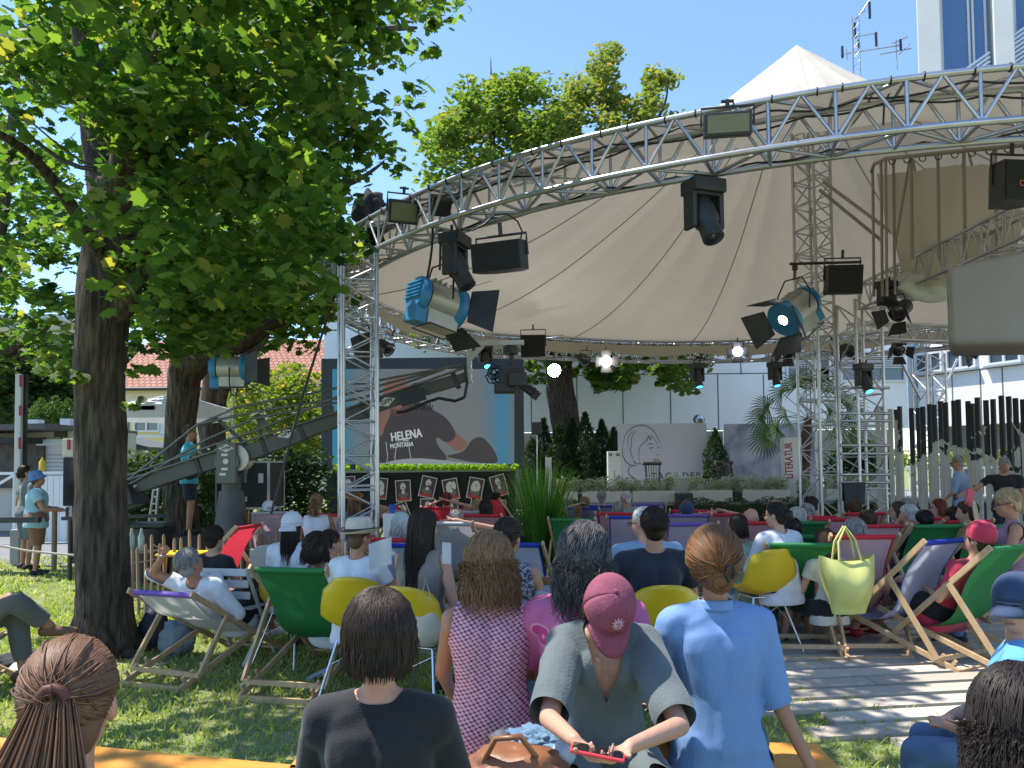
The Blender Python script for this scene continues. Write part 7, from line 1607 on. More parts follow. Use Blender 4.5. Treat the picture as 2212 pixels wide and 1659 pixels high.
person('person facing the camera, head bowed under a maroon cap, sage linen blouse, holding a phone', loc, B, pi, 'fair', dict(m=SAGE, sleeve=.93, loose=.028, fold=.013, fsc=6, hem=-.06, hemflare=.02, vneck=(.075, .25), seed=4), dict(m=SAGE, length=1.3, loose=.03, fold=.01), SHB, dict(style='bob', colr='brown', n=900, rad=.0024, wavy=.006), acc=(capemb,), fine=.0078, k=k, hands=True, curl=(.55, .75, .5), palms=[(.2, .15, .95), (-.2, .15, .95), (.82, .35, -.25), (-.62, .5, -.35)])
ph = empty('phone', P(1291, 1625, 2.15), rad(4), 'bright red phone held low in both hands by the woman in the maroon cap', 'phone'); ph.rotation_euler = (rad(8), rad(4), rad(80))
mb = MB(); mb.box((0, 0, 0), (.076, .15, .011), bev=.004); mb.build('case', mat('red_phone_case', (.75, .05, .07), .45), ph); mb = MB(); mb.box((0, 0, .0063), (.068, .14, .001)); mb.build('screen', mat('phone_glass', (.01, .01, .012), .08, spec=1), ph)
# F6 light blue seersucker blouse, auburn hair twisted up, leaning on her right arm
B = pose('sit', .47, lean=.03, side=-.02, head=(rad(-4), rad(2), 0), wid=1.02, arms=(((-.04, .10, -.26), (-.02, .3, -.40)), ((.05, -.02, -.28), (.15, -.10, -.52)))); loc, k = place(B, 1541, 1155, 2.95, 0)
def collar(B):
    c = B.nb + B.sp * .012; s = B.sp; x = Vector((1, 0, 0)); y = s.cross(x) * -1; mb = MB(); mb.grid(lambda u, v: c + x * .064 * (1 + .12 * v) * cos(u * 6.2832) + y * .066 * (1 + .12 * v) * sin(u * 6.2832) + s * (.024 - .037 * v), 28, 4); return mb.build('collar', MATS['blue_seersucker'], None, solid=.004)
def claw(B):
    mb = MB(); h = lambda x, y, z: B.hc + B.H @ Vector((x, y, z)); mb.tube([h(.035, -.15, .03), h(.015, -.165, -.005), h(.03, -.15, -.04)], .007, 6); mb.tube([h(.045, -.14, .02), h(.055, -.15, -.01), h(.04, -.14, -.03)], .007, 6); return mb.build('hair_clip', DARKM)
person('person in a light blue seersucker blouse with auburn hair clipped up, leaning on one arm', loc, B, 0, 'tan', dict(m=seersucker(), sleeve=1.15, loose=.019, fold=.007, hem=-.10, neck='high'), dict(m=cloth('green_trousers', (.05, .12, .10)), length=2, loose=.002), SHB, dict(style='bun', colr='auburn', n=2400, rad=.0022, length=.03, vol=1.3), acc=(claw, collar), fine=.010, k=k, hands=True, curl=(.1, .25, .2))
# F7 dark head, bottom right
B = pose('sit', .47, lean=.12, head=(rad(-4), rad(-14), 0), wid=1.05); loc, k = place(B, 2196, 1462, 1.55, rad(-20))
person('nearest person at the lower right corner, dark curly head, pale blue top', loc, B, rad(-20), 'tan', dict(m=cloth('pale_blue', (.32, .40, .50)), sleeve=.6, loose=.02), dict(m=JEAN, length=2), SHB, dict(style='shag', colr='black', n=2800, rad=.0022, wavy=.005, vol=1.2), fine=.011, k=k)
# F8 bright blue T shirt with navy cap at the right edge
B = pose('sit', .45, lean=.05, head=(rad(75), 0, 0), wid=1.15, female=False); loc, k = place(B, 2196, 1246, 2.9, rad(55))
NC = cloth('navy_cap', (.02, .04, .09))
person('person at the right edge in a bright blue T shirt and navy cap turned left', loc, B, rad(55), 'fair', dict(m=cloth('bright_blue', (.10, .33, .68)), sleeve=.75, loose=.02), dict(m=JEAN, length=2), SHB, dict(style='crop', colr='brown', n=120), acc=(lambda B: hat(B, 'cap', NC), lambda B: glasses(B)), fine=.014, k=k)
# things beside them
LEA = mat('brown_leather', (.20, .075, .03), .45, col2=(.30, .125, .055), scale=6, bump=.3, bscale=30)
def bag(name, label, c, r, m, cat, handles=None, seed=0, amp=.22, hm=None):
    t = blob(name, label, c, r, m, cat, amp, 3.2, 4, seed)
    if handles:
        for hp in handles: mb = MB(); mb.tube([Vector(p) for p in hp], .010, 6); h_ = mb.build('handle', hm or m); h_.parent = t
    return t
c = P(1112, 1664, 2.55)
bag('handbag', 'open tan brown leather bag on the bench in front of the capped woman', c, (.17, .12, .085), LEA, 'bag', [[(-.10, -.05, .05), (-.06, -.08, .13), (.02, -.09, .14), (.08, -.06, .05)]], 2)
blob('denim_jacket', 'crumpled blue denim jacket lying beside the brown bag', P(1160, 1606, 2.75), (.13, .1, .05), cloth('denim', (.08, .16, .26), (.16, .27, .38)), 'jacket', .45, 6, 5, 7)
blob('paper_bag', 'pale blue grey packet sticking up beside the brown bag', P(1218, 1630, 2.6), (.04, .04, .05), mat('pale_packet', (.42, .48, .54), .5), 'packet', .3, 4, 3, 9)
mb = MB(); c = P(1090, 1612, 2.7); mb.tube([c + Vector((-.03, 0, .05)), c + Vector((.03, -.04, -.05))], .03, 14); tag(mb.build('steel_bottle', SILV), 'steel drinking bottle lying in the brown bag', 'bottle')
# ============================================================ DECKCHAIRS, SHELL CHAIRS AND THEIR SITTERS
CANV_ = {'green': ((.015, .16, .045), .12), 'lilac': ((.42, .39, .51), .35), 'rose': ((.52, .29, .35), .4), 'pink': ((.62, .44, .54), .4), 'red': ((.60, .04, .07), .4), 'grey': ((.38, .38, .42), .3), 'white': ((.60, .59, .60), .3), 'ice': ((.45, .50, .66), .35), 'slate': ((.22, .23, .32), .35)}
ROLL_ = {'green': (.015, .18, .05), 'red': (.55, .015, .03), 'violet': (.16, .09, .40), 'blue': (.01, .04, .36), 'grey': (.4, .4, .43), 'lilac': (.3, .27, .45)}
def cm(k): c, t = CANV_[k]; return mat('canvas_' + k, c, .8, col2=tuple(v * 1.12 for v in c), scale=4, trans=t, bump=.25, bscale=25)
def rm(k): return mat('roll_' + k, ROLL_[k], .75)
CH = {}
GDC = 'deckchairs of the audience'
def deck(key, x, y, yaw, can, roll, label, zt=.93, D=None, num=None, wk=1.):
    D = D or DZ(x, y, zt); top = P(x, y, D); zt = top.z; yw = rad(yaw) if abs(yaw) > 27 or len(key) == 2 and key[1] in 'mnpq' else -math.atan2(3.5 - top.x, 19 - top.y) * .8 + rad(random.uniform(-4, 4))
    R_ = rotz(yw); rec = .40 + (.93 - zt) * .5
    loc = Vector((top.x, top.y, 0)) - R_ @ Vector((0, -rec, 0)); loc.z = 0
    t = empty('deckchair', loc, yw, label, 'deckchair', GDC)
    A0, A1 = Vector((0, -rec, zt)), Vector((0, .55, .025)); B0, B1 = Vector((0, .50, .36)), Vector((0, -.64, .022)); w_ = .28 * wk
    X = lambda p, dx: Vector((dx, p[1], p[2]))
    def rail(m_, a, b_, dx): m_.bar(X(a, dx), X(b_, dx), .022, .042, up=(0, 1, .3), bev=.003)
    mb = MB()
    for s_ in (-1, 1): rail(mb, A0 + (A0 - A1).normalized() * .04, A1, s_ * w_)
    mb.tube([X(A1 * .93 + A0 * .07, -w_), X(A1 * .93 + A0 * .07, w_)], .013, 6); mb.build('back_frame', WOOD, t)
    mb = MB()
    for s_ in (-1, 1):
        rail(mb, B0 + (B0 - B1).normalized() * .03, B1, s_ * (w_ - .03))
        for q in (.06, .14, .22): p = B1.lerp(B0, q); mb.bar(X(p + Vector((0, -.01, .02)), s_ * (w_ - .03)), X(p + Vector((0, -.04, .06)), s_ * (w_ - .03)), .02, .022)
    mb.bar(X(B1, -w_ + .03), X(B1, w_ - .03), .022, .04); mb.tube([X(B0, -w_ + .03), X(B0, w_ - .03)], .014, 6); mb.build('seat_frame', WOOD, t)
    mb = MB(); C0 = A0.lerp(A1, .30); C1 = B1.lerp(B0, .12) + Vector((0, 0, .03))
    for s_ in (-1, 1): rail(mb, C0, C1, s_ * (w_ + .024))
    mb.bar(X(C1, -w_ - .024), X(C1, w_ + .024), .02, .035); mb.build('prop_frame', WOOD, t)
    cw = w_ - .035; prof = [A0, A0.lerp(A1, .22) + Vector((0, -.03, -.05)), Vector((0, -.10, .40)), Vector((0, .10, .285)), Vector((0, .30, .285)), B0]
    def cat_(v):
        xx = v * 5; i = min(int(xx), 4); u = xx - i; p0 = prof[max(i - 1, 0)]; p1 = prof[i]; p2 = prof[i + 1]; p3 = prof[min(i + 2, 5)]
        return .5 * (2 * p1 + (-p0 + p2) * u + (2 * p0 - 5 * p1 + 4 * p2 - p3) * u * u + (-p0 + 3 * p1 - 3 * p2 + p3) * u ** 3)
    mb = MB(); mb.grid(lambda u, v: X(cat_(v), (u * 2 - 1) * cw) + Vector((0, 0, -.018 * (1 - (2 * u - 1) ** 2) * sin(pi * v))), 6, 22); cv = mb.build('canvas', cm(can), t)
    if roll not in ('none',):
        mb = MB(); mb.tube([X(A0 + Vector((0, 0, .0)), -cw - .005), X(A0, cw + .005)], .021, 10); mb.build('top_roll', rm(roll), t)
        if can not in ('green',) and roll != can: 
            mb = MB()
            for s_ in (-1, 1): mb.grid(lambda u, v: X(cat_(v), s_ * (cw - .012 + .013 * u)) + Vector((0, -.002, -.002)), 1, 22)
            mb.build('canvas_border', rm(roll), cv)
    if num:
        mb = MB(); T = facing(A0.lerp(A1, .16) + Vector((0, -.05, -.05)), (1, 0, 0), (A0 - A1)); put_text(mb, num, T, .17, bold=.003); mb.build('number', rm('red'), cv)
        mb = MB(); 
    CH[key] = (loc, yw, zt); return t
REC = -.60
def sit_in(key, label, top=None, hr=None, sk='fair', dyaw=0, head=(0, 0, 0), arms=('lap', 'lap'), bot=None, acc=(), legs=None, female=True, lean=None, wid=1., fine=.02, sleeve=.5, shoe=None, dz=0.):
    loc, yw, zt = CH[key]; lean = (REC + (zt - .93) * 1.6) if lean is None else lean
    B = pose('recline', lean=lean, head=(rad(head[0]), rad(head[1] + 12), rad(head[2])), arms=arms, legs=legs, female=female, wid=wid)
    l = loc + rotz(yw) @ Vector((0, .14, 0)); l.z = dz + .03
    return person(label, l, B, yw + rad(dyaw), sk, dict(m=top or TW, sleeve=sleeve, loose=.014, fold=.005), bot or dict(m=NAVY, length=2), shoe or SHB, hr, acc, fine, 1.)
H_ = lambda style, colr, n=110, rad_=.0055, **kw: dict(style=style, colr=colr, n=n, rad=rad_, **kw)
BL = cloth('blue_shirt', (.20, .30, .42)); GRN = cloth('sage_tee', (.20, .26, .22)); KHA = cloth('khaki_dress', (.19, .175, .15)); REDC = cloth('red_top', (.5, .03, .07)); CRM = cloth('cream_knit', (.55, .54, .48)); GRT = cloth('grey_tee', (.27, .25, .24)); PUR = cloth('mauve_top', (.25, .15, .22)); OLV = cloth('olive_green', (.07, .09, .05))
# --- right half, front rows
deck('a', 1867, 1160, 14, 'pink', 'red', 'pink deckchair with red bar and a yellow tote hung on its corner', .96)
deck('b', 1898, 1137, 12, 'pink', 'red', 'pink deckchair with red bar just behind the one with the yellow tote')
deck('c', 1805, 1123, 10, 'pink', 'red', 'pink deckchair with red bar and a pale number, right of the white bloused woman', num='100')
deck('d', 2040, 1170, 28, 'ice', 'blue', 'empty pale blue deckchair with blue bar turned left, in front of the pink bag', .95)
deck('e', 2025, 1137, 16, 'green', 'green', 'green deckchair with an arm hanging over its top bar')
deck('f', 2180, 1184, 28, 'green', 'green', 'large green deckchair at the right edge holding the person in red', .93)
deck('g', 2090, 1127, 22, 'rose', 'red', 'red deckchair between the green one and the paper fan')
deck('h', 2152, 1137, 25, 'green', 'green', 'green deckchair behind the paper fan at the right')
deck('i', 1733, 1130, 10, 'green', 'green', 'dark green deckchair right behind the grey haired head with a red earring')
deck('j', 1726, 1160, 16, 'green', 'green', 'green deckchair partly hidden by the white bloused woman')
deck('k', 1730, 1178, 24, 'green', 'green', 'green deckchair between the yellow shell chair and the long haired woman', .90)
deck('l', 1632, 1130, 6, 'rose', 'red', 'rose deckchair with red bar below the bald head')
deck('m', 1494, 1133, 2, 'lilac', 'violet', 'lilac deckchair with violet bar right of the man in navy')
deck('n', 1487, 1114, 4, 'lilac', 'violet', 'lilac deckchair with violet bar in the row behind, holding the dark cap')
deck('o', 1560, 1112, 6, 'rose', 'red', 'rose deckchair with red bar behind the raised elbows')
deck('p', 1492, 1104, 2, 'rose', 'red', 'small distant red barred deckchair below the monitor speaker')
deck('q', 1400, 1090, 4, 'lilac', 'violet', 'distant lilac deckchair in front of the grey haired man in green')
deck('r', 1868, 1110, 16, 'rose', 'red', 'distant rose deckchair below the truss towers')
deck('s', 1758, 1118, 8, 'rose', 'red', 'rose deckchair with red bar in front of the bearded man with glasses')
deck('t', 1995, 1121, 18, 'rose', 'red', 'rose deckchair below the red haired profile at the right')
deck('u', 1296, 1094, -4, 'slate', 'blue', 'slate blue deckchair with blue bar right of the tall grass', D=12.8)
deck('v', 1258, 1099, 8, 'slate', 'blue', 'slate deckchair with blue bar immediately right of the tall grass', D=12.6)
deck('w', 1333, 1110, -2, 'rose', 'red', 'rose deckchair with red bar left of the man with glasses')
deck('z', 1235, 1123, 6, 'green', 'green', 'green deckchair half hidden behind the tall grass')
deck('aa', 1360, 1118, 4, 'lilac', 'blue', 'lilac deckchair with blue bar hidden behind the man with glasses')
deck('ab', 1105, 1177, -4, 'ice', 'blue', 'pale deckchair with blue bar left of the tall grass, beside the bun haired woman', .90)
deck('ac', 1057, 1082, -4, 'red', 'red', 'bright red sunlit deckchair with a number, in front of the posters', D=14.5, num='100')
deck('ad', 838, 1097, -8, 'rose', 'red', 'sunlit rose deckchair behind the white block table')
deck('ae', 943, 1097, -4, 'red', 'red', 'red deckchair of the red haired visitor with raised hands', D=12.4)
deck('af', 1010, 1106, 0, 'grey', 'grey', 'plain grey deckchair in front of the red numbered one', D=12.)
deck('ag', 1040, 1114, 0, 'rose', 'red', 'rose deckchair with red bar left of the tall grass')
deck('ah', 970, 1131, -8, 'grey', 'grey', 'light grey deckchair of the man with both arms raised', .95)
deck('ai', 832, 1166, -4, 'pink', 'red', 'sunlit pink deckchair of the person in the pale cap', .90)
deck('aj', 842, 1178, -6, 'ice', 'blue', 'pale blue deckchair with blue bar right of the straw hat', .88)
deck('ak', 722, 1113, -6, 'pink', 'red', 'pink deckchair left of the truss column, beside the ponytailed woman')
deck('ap', 536, 1138, 78, 'red', 'red', 'red deckchair seen side on behind the paling fence', D=8.6)
deck('aq', 582, 1108, 20, 'pink', 'grey', 'pale deckchair behind the white capped woman, near the hedge', D=11.)
# --- left, near
deck('am', 351, 1283, -20, 'white', 'violet', 'white deckchair with violet bar on the lawn, a person lying back in it', D=5.7, wk=1.05)
deck('an', 625, 1232, -13, 'green', 'green', 'big green deckchair on the lawn behind the woman in black', .95, D=5.45, wk=1.05)
deck('ao', -375, 1300, -70, 'grey', 'blue', 'deckchair at the left edge under the person in grey trousers', D=5.3)
# ---- people lying back in deckchairs (mostly head and shoulders above the canvas)
sit_in('a', 'grey haired person sunk in the deckchair with the yellow tote', CRM, H_('short', 'grey', 160), head=(25, 0, 0))
sit_in('b', 'brown haired head just above the pink deckchair behind the yellow tote', PUR, H_('short', 'brown'))
sit_in('i', 'ash blond person with clipped hair and a red earring, above a dark green deckchair', CRM, H_('bob', 'silver', 160), head=(30, 0, 0))
sit_in('j', 'brown haired person low in the chair behind the white bloused woman', CRM, H_('short', 'dark'))
sit_in('e', 'dark haired person hanging one bare arm over the green deckchair', NAVY, H_('crop', 'black'), arms=(((-.26, -.06, .04), (-.36, .04, -.10)), ((.30, .06, .10), (.50, .20, .16))))
sit_in('f', 'person in red top, black shorts and red cap in the rightmost green deckchair', REDC, H_('short', 'brown'), bot=dict(m=BLK, length=.75, loose=.02), acc=(lambda B: hat(B, 'beanie', REDC),), arms=(((-.10, .10, -.24), (.05, .28, -.20)), ((.16, .08, -.1), (.10, .34, -.02))), shoe=mat('red_shoe', (.5, .03, .04), .5))
sit_in('g', 'person in black with folded arms left of the paper fan', BLK, H_('crop', 'dark'), arms=('rest', 'rest'))
sit_in('h', 'short dark haired person in a black tank top with bare crossed legs at the right', BLK, H_('short', 'dark', 160), sleeve=0, head=(50, -14, 0), lean=-.25, arms=('read', 'read'), bot=dict(m=BLK, length=.5, loose=.02), legs=[((-.12, .44, .58), (-.10, .72, .1)), ((.10, .46, .66), (-.22, .78, .48))])
sit_in('l', 'bald head above a rose deckchair in the middle of the audience', GRT, None, female=False)
sit_in('o', 'person with dark hair and both elbows raised behind the head', GRT, H_('crop', 'dark'), arms=('behind', 'behind'), female=False)
sit_in('n', 'person in a dark cap above the lilac deckchair', NAVY, H_('crop', 'dark'), acc=(lambda B: hat(B, 'cap', NC),))
sit_in('p', 'brown haired head in front of the small monitor speaker', GRT, H_('short', 'brown'), head=(-20, 0, 0))
sit_in('s', 'person in a grey top low behind the red barred deckchair', GRT, H_('crop', 'grey'), head=(10, 0, 0))
sit_in('u', 'grey haired head above the slate blue deckchair', GRT, H_('crop', 'grey'), lean=-.4)
sit_in('v', 'blond person with one arm over the head beside the tall grass', BL, H_('short', 'light'), arms=('behind', 'lap'))
sit_in('w', 'grey cropped head behind the rose deckchair left of the man with glasses', BL, H_('crop', 'grey'))
sit_in('t', 'grey haired person wearing a mauve top, right of the slim brunette profile', PUR, H_('short', 'grey'), head=(15, 0, 0), lean=-.35)
sit_in('r', 'brown haired head below the truss towers', GRT, H_('short', 'brown'), head=(-20, 0, 0))
sit_in('ac', 'dark haired head in the bright red numbered deckchair', NAVY, H_('short', 'black'))
sit_in('af', 'blond grey head beside the bright red numbered deckchair', GRT, H_('short', 'blond'), dyaw=10)
sit_in('ae', 'red haired person with both hands behind the head in front of the posters', REDC, H_('short', 'red', 160), arms=('behind', 'behind'), lean=-.4)
sit_in('ah', 'grey haired person in olive with both arms behind the head, light grey deckchair', OLV, H_('crop', 'grey'), arms=('behind', 'behind'), female=False)
sit_in('ag', 'dark haired person in a black top in the rose deckchair left of the tall grass', BLK, H_('bob', 'dark', 160), lean=-.45, dyaw=-10)
sit_in('ai', 'silver curly haired person in a pale green cap in the pink deckchair', CRM, H_('curly', 'silver', 260, .005, wavy=.012), acc=(lambda B: hat(B, 'cap', mat('pale_cap', (.42, .52, .50), .8)),), head=(15, 0, 0), lean=-.45)
sit_in('aq', 'person in a white cap in the pale deckchair beside the hedge', GRT, H_('short', 'brown'), acc=(lambda B: hat(B, 'cap', TW),))
# near left

loc, yw, zt = CH['am']; B = pose('recline', lean=-.86, head=(rad(-8), rad(22), 0), arms=(((-.20, -.10, .10), (-.02, -.18, .26)), ((.12, .10, -.22), (-.02, .28, -.24)))); l = loc + rotz(yw) @ Vector((0, .18, 0)); l.z = .02
person('person in white shirt and black trousers lying back in the white deckchair, hand behind head', l, B, yw, 'tan', dict(m=cloth('white_shirt', (.62, .63, .66)), sleeve=1.0, loose=.022, fold=.008), dict(m=BLK, length=1.7, loose=.02), mat('white_sneaker', (.6, .6, .6), .6), H_('short', 'grey', 500, .003), (lambda B: (lambda mb: mb.build('bracelet', SILV))(MB().tube([B.arm[0][1] + Vector((.03 * cos(q), .03 * sin(q), -.01)) for q in np.linspace(0, 2 * pi, 12)], .006, 6, False)),), .012, 1., True, (.4, .6, .4))
loc, yw, zt = CH['an']; B = pose('recline', lean=-.50, head=(rad(-25), rad(0), 0), arms=('rest', 'lap')); l = loc + rotz(yw) @ Vector((.05, .14, 0)); l.z = .02
person('person with dark curly hair, white shirt, in the big green deckchair on the lawn', l, B, yw, 'tan', dict(m=TW, sleeve=.7, loose=.03, fold=.010), dict(m=NAVY, length=.9, loose=.02), SHB, H_('curly', 'dark', 420, .004, wavy=.014), (), .014)
loc, yw, zt = CH['ao']; B = pose('recline', lean=-.35, head=(0, 0, 0), arms=(((-.06, .16, -.22), (.10, .42, -.22)), ((.06, .16, -.22), (-.08, .42, -.20))), legs=[((-.12, .46, .56), (-.10, .52, .09)), ((.10, .48, .66), (-.06, .70, .42))], female=False)
l = loc + rotz(yw) @ Vector((0, .12, 0)); l.z = 0
person('person in grey trousers and sandals at the left edge, hands over a raised knee', l, B, yw, 'tan', dict(m=BLK, sleeve=.6), dict(m=cloth('mid_grey', (.11, .108, .105)), length=1.8, loose=.022, fold=.010), mat('brown_sandal', (.16, .07, .04), .6), H_('short', 'dark'), (), .013, 1., True, (.6, .9, .5))

# ---- upright sitters on chairs
YEL = mat('yellow_shell', (.62, .42, .012), .35, col2=(.66, .46, .016), scale=3, spec=.5)
def shell(x, y, D, yaw, label):
    top = P(x, y, D); yw = rad(yaw); zt = top.z; k = zt / .82; loc = Vector((top.x, top.y, 0)) - rotz(yw) @ Vector((0, -.27 * k, 0)); loc.z = 0
    t = empty('shell_chair', loc, yw, label, 'chair', 'yellow shell chairs'); t.scale = (k, k, k)
    prof = [(-.275, .82), (-.25, .70), (-.215, .58), (-.165, .485), (-.06, .445), (.07, .44), (.18, .45), (.23, .425)]; hw = [.155, .205, .225, .235, .24, .235, .225, .20]
    def f_(u, v):
        xx = v * 7; i = min(int(xx), 6); t_ = xx - i; y_ = prof[i][0] * (1 - t_) + prof[i + 1][0] * t_; z = prof[i][1] * (1 - t_) + prof[i + 1][1] * t_; w_ = hw[i] * (1 - t_) + hw[i + 1] * t_; a = u * 2 - 1
        back = max(0, 1 - v * 2.0); s_ = .09 * abs(a) ** 2.4; top_r = .045 * abs(a) ** 3 * (v < .01)
        return Vector((a * w_, y_ + s_ * (.25 + back), z + s_ * (1 - back) * .9 - .05 * abs(a) ** 3 * max(0, 1 - v * 7)))
    mb = MB(); mb.grid(f_, 20, 28); mb.build('shell', YEL, t, solid=.006)
    mb = MB(); ft = [Vector(p) for p in ((-.22, -.24, .012), (.22, -.24, .012), (.22, .20, .012), (-.22, .20, .012))]; tp = [Vector(p) for p in ((-.12, -.10, .43), (.12, -.10, .43), (.12, .10, .43), (-.12, .10, .43))]
    for a, b_ in zip(ft, tp): mb.tube([a, b_], .009, 8)
    for i in range(4): mb.tube([tp[i], tp[(i + 1) % 4]], .008, 6); mb.tube([ft[i].lerp(tp[i], .55), ft[(i + 1) % 4].lerp(tp[(i + 1) % 4], .9)], .005, 5)
    mb.build('wire_base', mat('chrome', (.6, .6, .62), .15, .95), t); return t
shell(583, 1226, 6.1, -25, 'yellow shell chair half hidden behind the big green deckchair')
shell(752, 1246, 5.1, -8, 'yellow shell chair under the person in the straw hat')
shell(862, 1266, 4.72, -26, 'yellow shell chair under the woman in the khaki dress, seen half sideways')
shell(1442, 1264, 4.62, -4, 'yellow shell chair under the man in navy')
shell(1682, 1186, 6.3, 14, 'yellow shell chair under the woman in the white blouse, turned left')
def up(x, y, D, yaw, label, top, hr, sk='tan', head=(0, 0, 0), arms=('lap', 'lap'), bot=None, acc=(), lean=.02, female=True, wid=1., sleeve=.5, fine=.013, seat=.45, loose=.014, kind='sit', legs=None, neck='crew', shoe=None, k=None, z0=0., fold=.006, **kw):
    B = pose(kind, seat, lean, head=tuple(rad(v) for v in head), arms=arms, female=female, wid=wid, legs=legs); l, kk = place(B, x, y, D, rad(yaw), k)
    if k is None and (kk < .86 or kk > 1.12): l, kk = place(B, x, y, D, rad(yaw), max(.86, min(1.12, kk)))
    return person(label, l, B, rad(yaw), sk, dict(m=top, sleeve=sleeve, loose=loose, neck=neck, fold=fold), bot or dict(m=JEAN, length=2), shoe or SHB, hr, acc, fine, kk)
up(462, 1138, 6.6, -12, 'short dark haired person in black on the white slatted chair, beside the paling fence', BLK, H_('short', 'dark', 420, .0035, vol=1.1), 'fair', (-10, 0, 0), bot=dict(m=BLK, length=1.2, skirt=True, loose=.02))
up(631, 1109, 6.5, -4, 'person with long black hair under a white cap worn backwards, white T shirt', TW, H_('long', 'black', 420, .004), 'tan', (-10, 0, 0), acc=(lambda B: hat(B, 'capback', mat('white_cap', (.62, .63, .65), .85)),), wid=1.05)
up(713, 1146, 6.1, -20, 'short dark haired person with head turned right, left of the straw hat', CRM, H_('short', 'dark', 320, .004), 'pink', (-25, 0, 0), female=False)
up(779, 1127, 5.4, -14, 'person in a straw fedora with a black band and a white T shirt', TW, H_('crop', 'brown', 120), 'tan', (-22, -6, 0), arms=('lap', 'read'), acc=(lambda B: hat(B, 'fedora', mat('straw', (.56, .50, .40), .8, col2=(.64, .58, .48), scale=60, bump=.4, bscale=160)), lambda B: glasses(B)), wid=1.05, loose=.02)
up(915, 1101, 5.05, -24, 'slim person with long straight dark brown hair in a sleeveless khaki dress', KHA, H_('long', 'dark', 1500, .0026, length=.05), 'fair', (-14, 0, 0), arms=(((-.05, .1, -.26), (.0, .3, -.34)), ((.07, .0, -.28), (.06, .18, -.46))), bot=dict(m=KHA, length=1.1, skirt=True, loose=.02), sleeve=0, fine=.011, loose=.016)
up(1098, 1121, 4.55, -6, 'person with a dark bun and a floral sleeveless top, left of the tall grass', printed('floral_print', (.03, .03, .05), (.32, .32, .34), (.18, .05, .10), 40), H_('bun', 'dark', 700, .003), 'tan', (-18, -6, 0), sleeve=0, fine=.012, acc=(lambda B: (lambda mb: mb.build('hair_clip', SILV))(MB().tube([B.hc + B.H @ Vector(p) for p in ((-.02, -.14, .03), (0, -.155, .035), (.02, -.14, .03))], .008, 6)),))
up(1386, 1096, 5.7, 10, 'grey haired man with glasses in a pale blue T shirt behind the navy polo', BL, H_('crop', 'silver', 200, .003), 'pink', (38, -8, 0), female=False, wid=1.15, acc=(lambda B: glasses(B),), loose=.02)
up(1412, 1098, 4.95, 0, 'man with short dark brown hair in a navy polo on a yellow chair', NAVY, H_('short', 'dark', 1600, .0026, vol=1.05), 'tan', (4, 2, 0), female=False, wid=1.06, fine=.011, loose=.018, sleeve=.6)
up(1674, 1084, 6.6, 20, 'person with pinned up dark hair and loose white blouse on a yellow chair', cloth('white_blouse', (.56, .57, .62)), H_('bun', 'black', 500, .0035), 'fair', (25, -6, 0), arms=('lap', 'read'), bot=dict(m=printed('leaf_print', (.01, .03, .04), (.09, .20, .24), (.02, .05, .06), 30), length=1.7, skirt=True, loose=.03), sleeve=1.3, loose=.03, fold=.012, acc=(lambda B: glasses(B),))
up(1592, 1113, 6.9, 10, 'dark wavy haired person in a green and white top, left of the white blouse', cloth('green_white', (.10, .25, .15), (.5, .55, .5)), H_('bob', 'dark', 420, .004, wavy=.006), 'tan', (10, -8, 0))
up(1352, 1061, 11.5, 4, 'grey haired man in a sage T shirt looking left, far row before the portrait board', GRN, H_('crop', 'silver'), 'tan', (50, 0, 0), female=False, fine=.02)
up(1466, 1083, 11.3, 0, 'dark brown head directly below the monitor speaker', GRT, H_('short', 'brown'), fine=.02)
up(1748, 1073, 9.6, 42, 'bearded man with glasses and short dark hair in a grey T shirt, leaning left', GRT, H_('crop', 'dark', 200), 'tan', (20, -10, 0), female=False, acc=(lambda B: glasses(B),), lean=.3, fine=.018)
up(1938, 1085, 8.8, 55, 'slim brunette profile with sunglasses, facing left, right of the truss towers', PUR, H_('bob', 'brown', 240), 'fair', (10, 0, 0), fine=.018, acc=(lambda B: glasses(B),))
up(1962, 1090, 8.2, 30, 'silver haired person with sunglasses on top, next to the brunette profile', GRT, H_('short', 'silver', 200), 'pink', (10, 0, 0), fine=.018)
up(2026, 1079, 9.2, 62, 'red haired profile with sunglasses in front of the standing man in the blue shirt', TW, H_('bob', 'red', 240), 'fair', (10, 0, 0), fine=.018, acc=(lambda B: glasses(B),))
up(2168, 1057, 6.6, 62, 'grey blond person in a dark strappy top reading a red booklet at the right edge', PUR, H_('short', 'blond', 300, .004), 'tan', (10, -14, 0), arms=('read', 'read'), sleeve=0, acc=(lambda B: glasses(B),))
up(1272 - 24, 1093, 12.6, 0, 'distant head with light brown hair right beside the tall grass', GRT, H_('short', 'light'), fine=.022)
up(684, 1067, 9.4, 6, 'person with a light brown ponytail in a white sleeveless top, left of the truss column', TW, H_('pony', 'light', 300, .004, length=-.08), 'tan', (-10, 0, 0), sleeve=0, fine=.016, arms=('lap', 'read'))
up(768, 1062, 9.9, 10, 'person with a patterned headband and long hair seen through the truss column', printed('blue_print', (.03, .06, .2), (.3, .35, .5), (.02, .03, .08), 30), H_('long', 'light', 220, .005), 'tan', (-30, 0, 0), arms=('lap', 'behind'), fine=.018, acc=(lambda B: (lambda mb: mb.build('headband', printed('gold_print', (.4, .25, .05), (.05, .04, .03), (.5, .4, .2), 50)))(MB().tube([B.hc + B.H @ Vector((.088 * cos(q), .105 * sin(q) - .015, .05 + .03 * sin(q))) for q in np.linspace(0, 2 * pi, 20)], .016, 8, False)),))
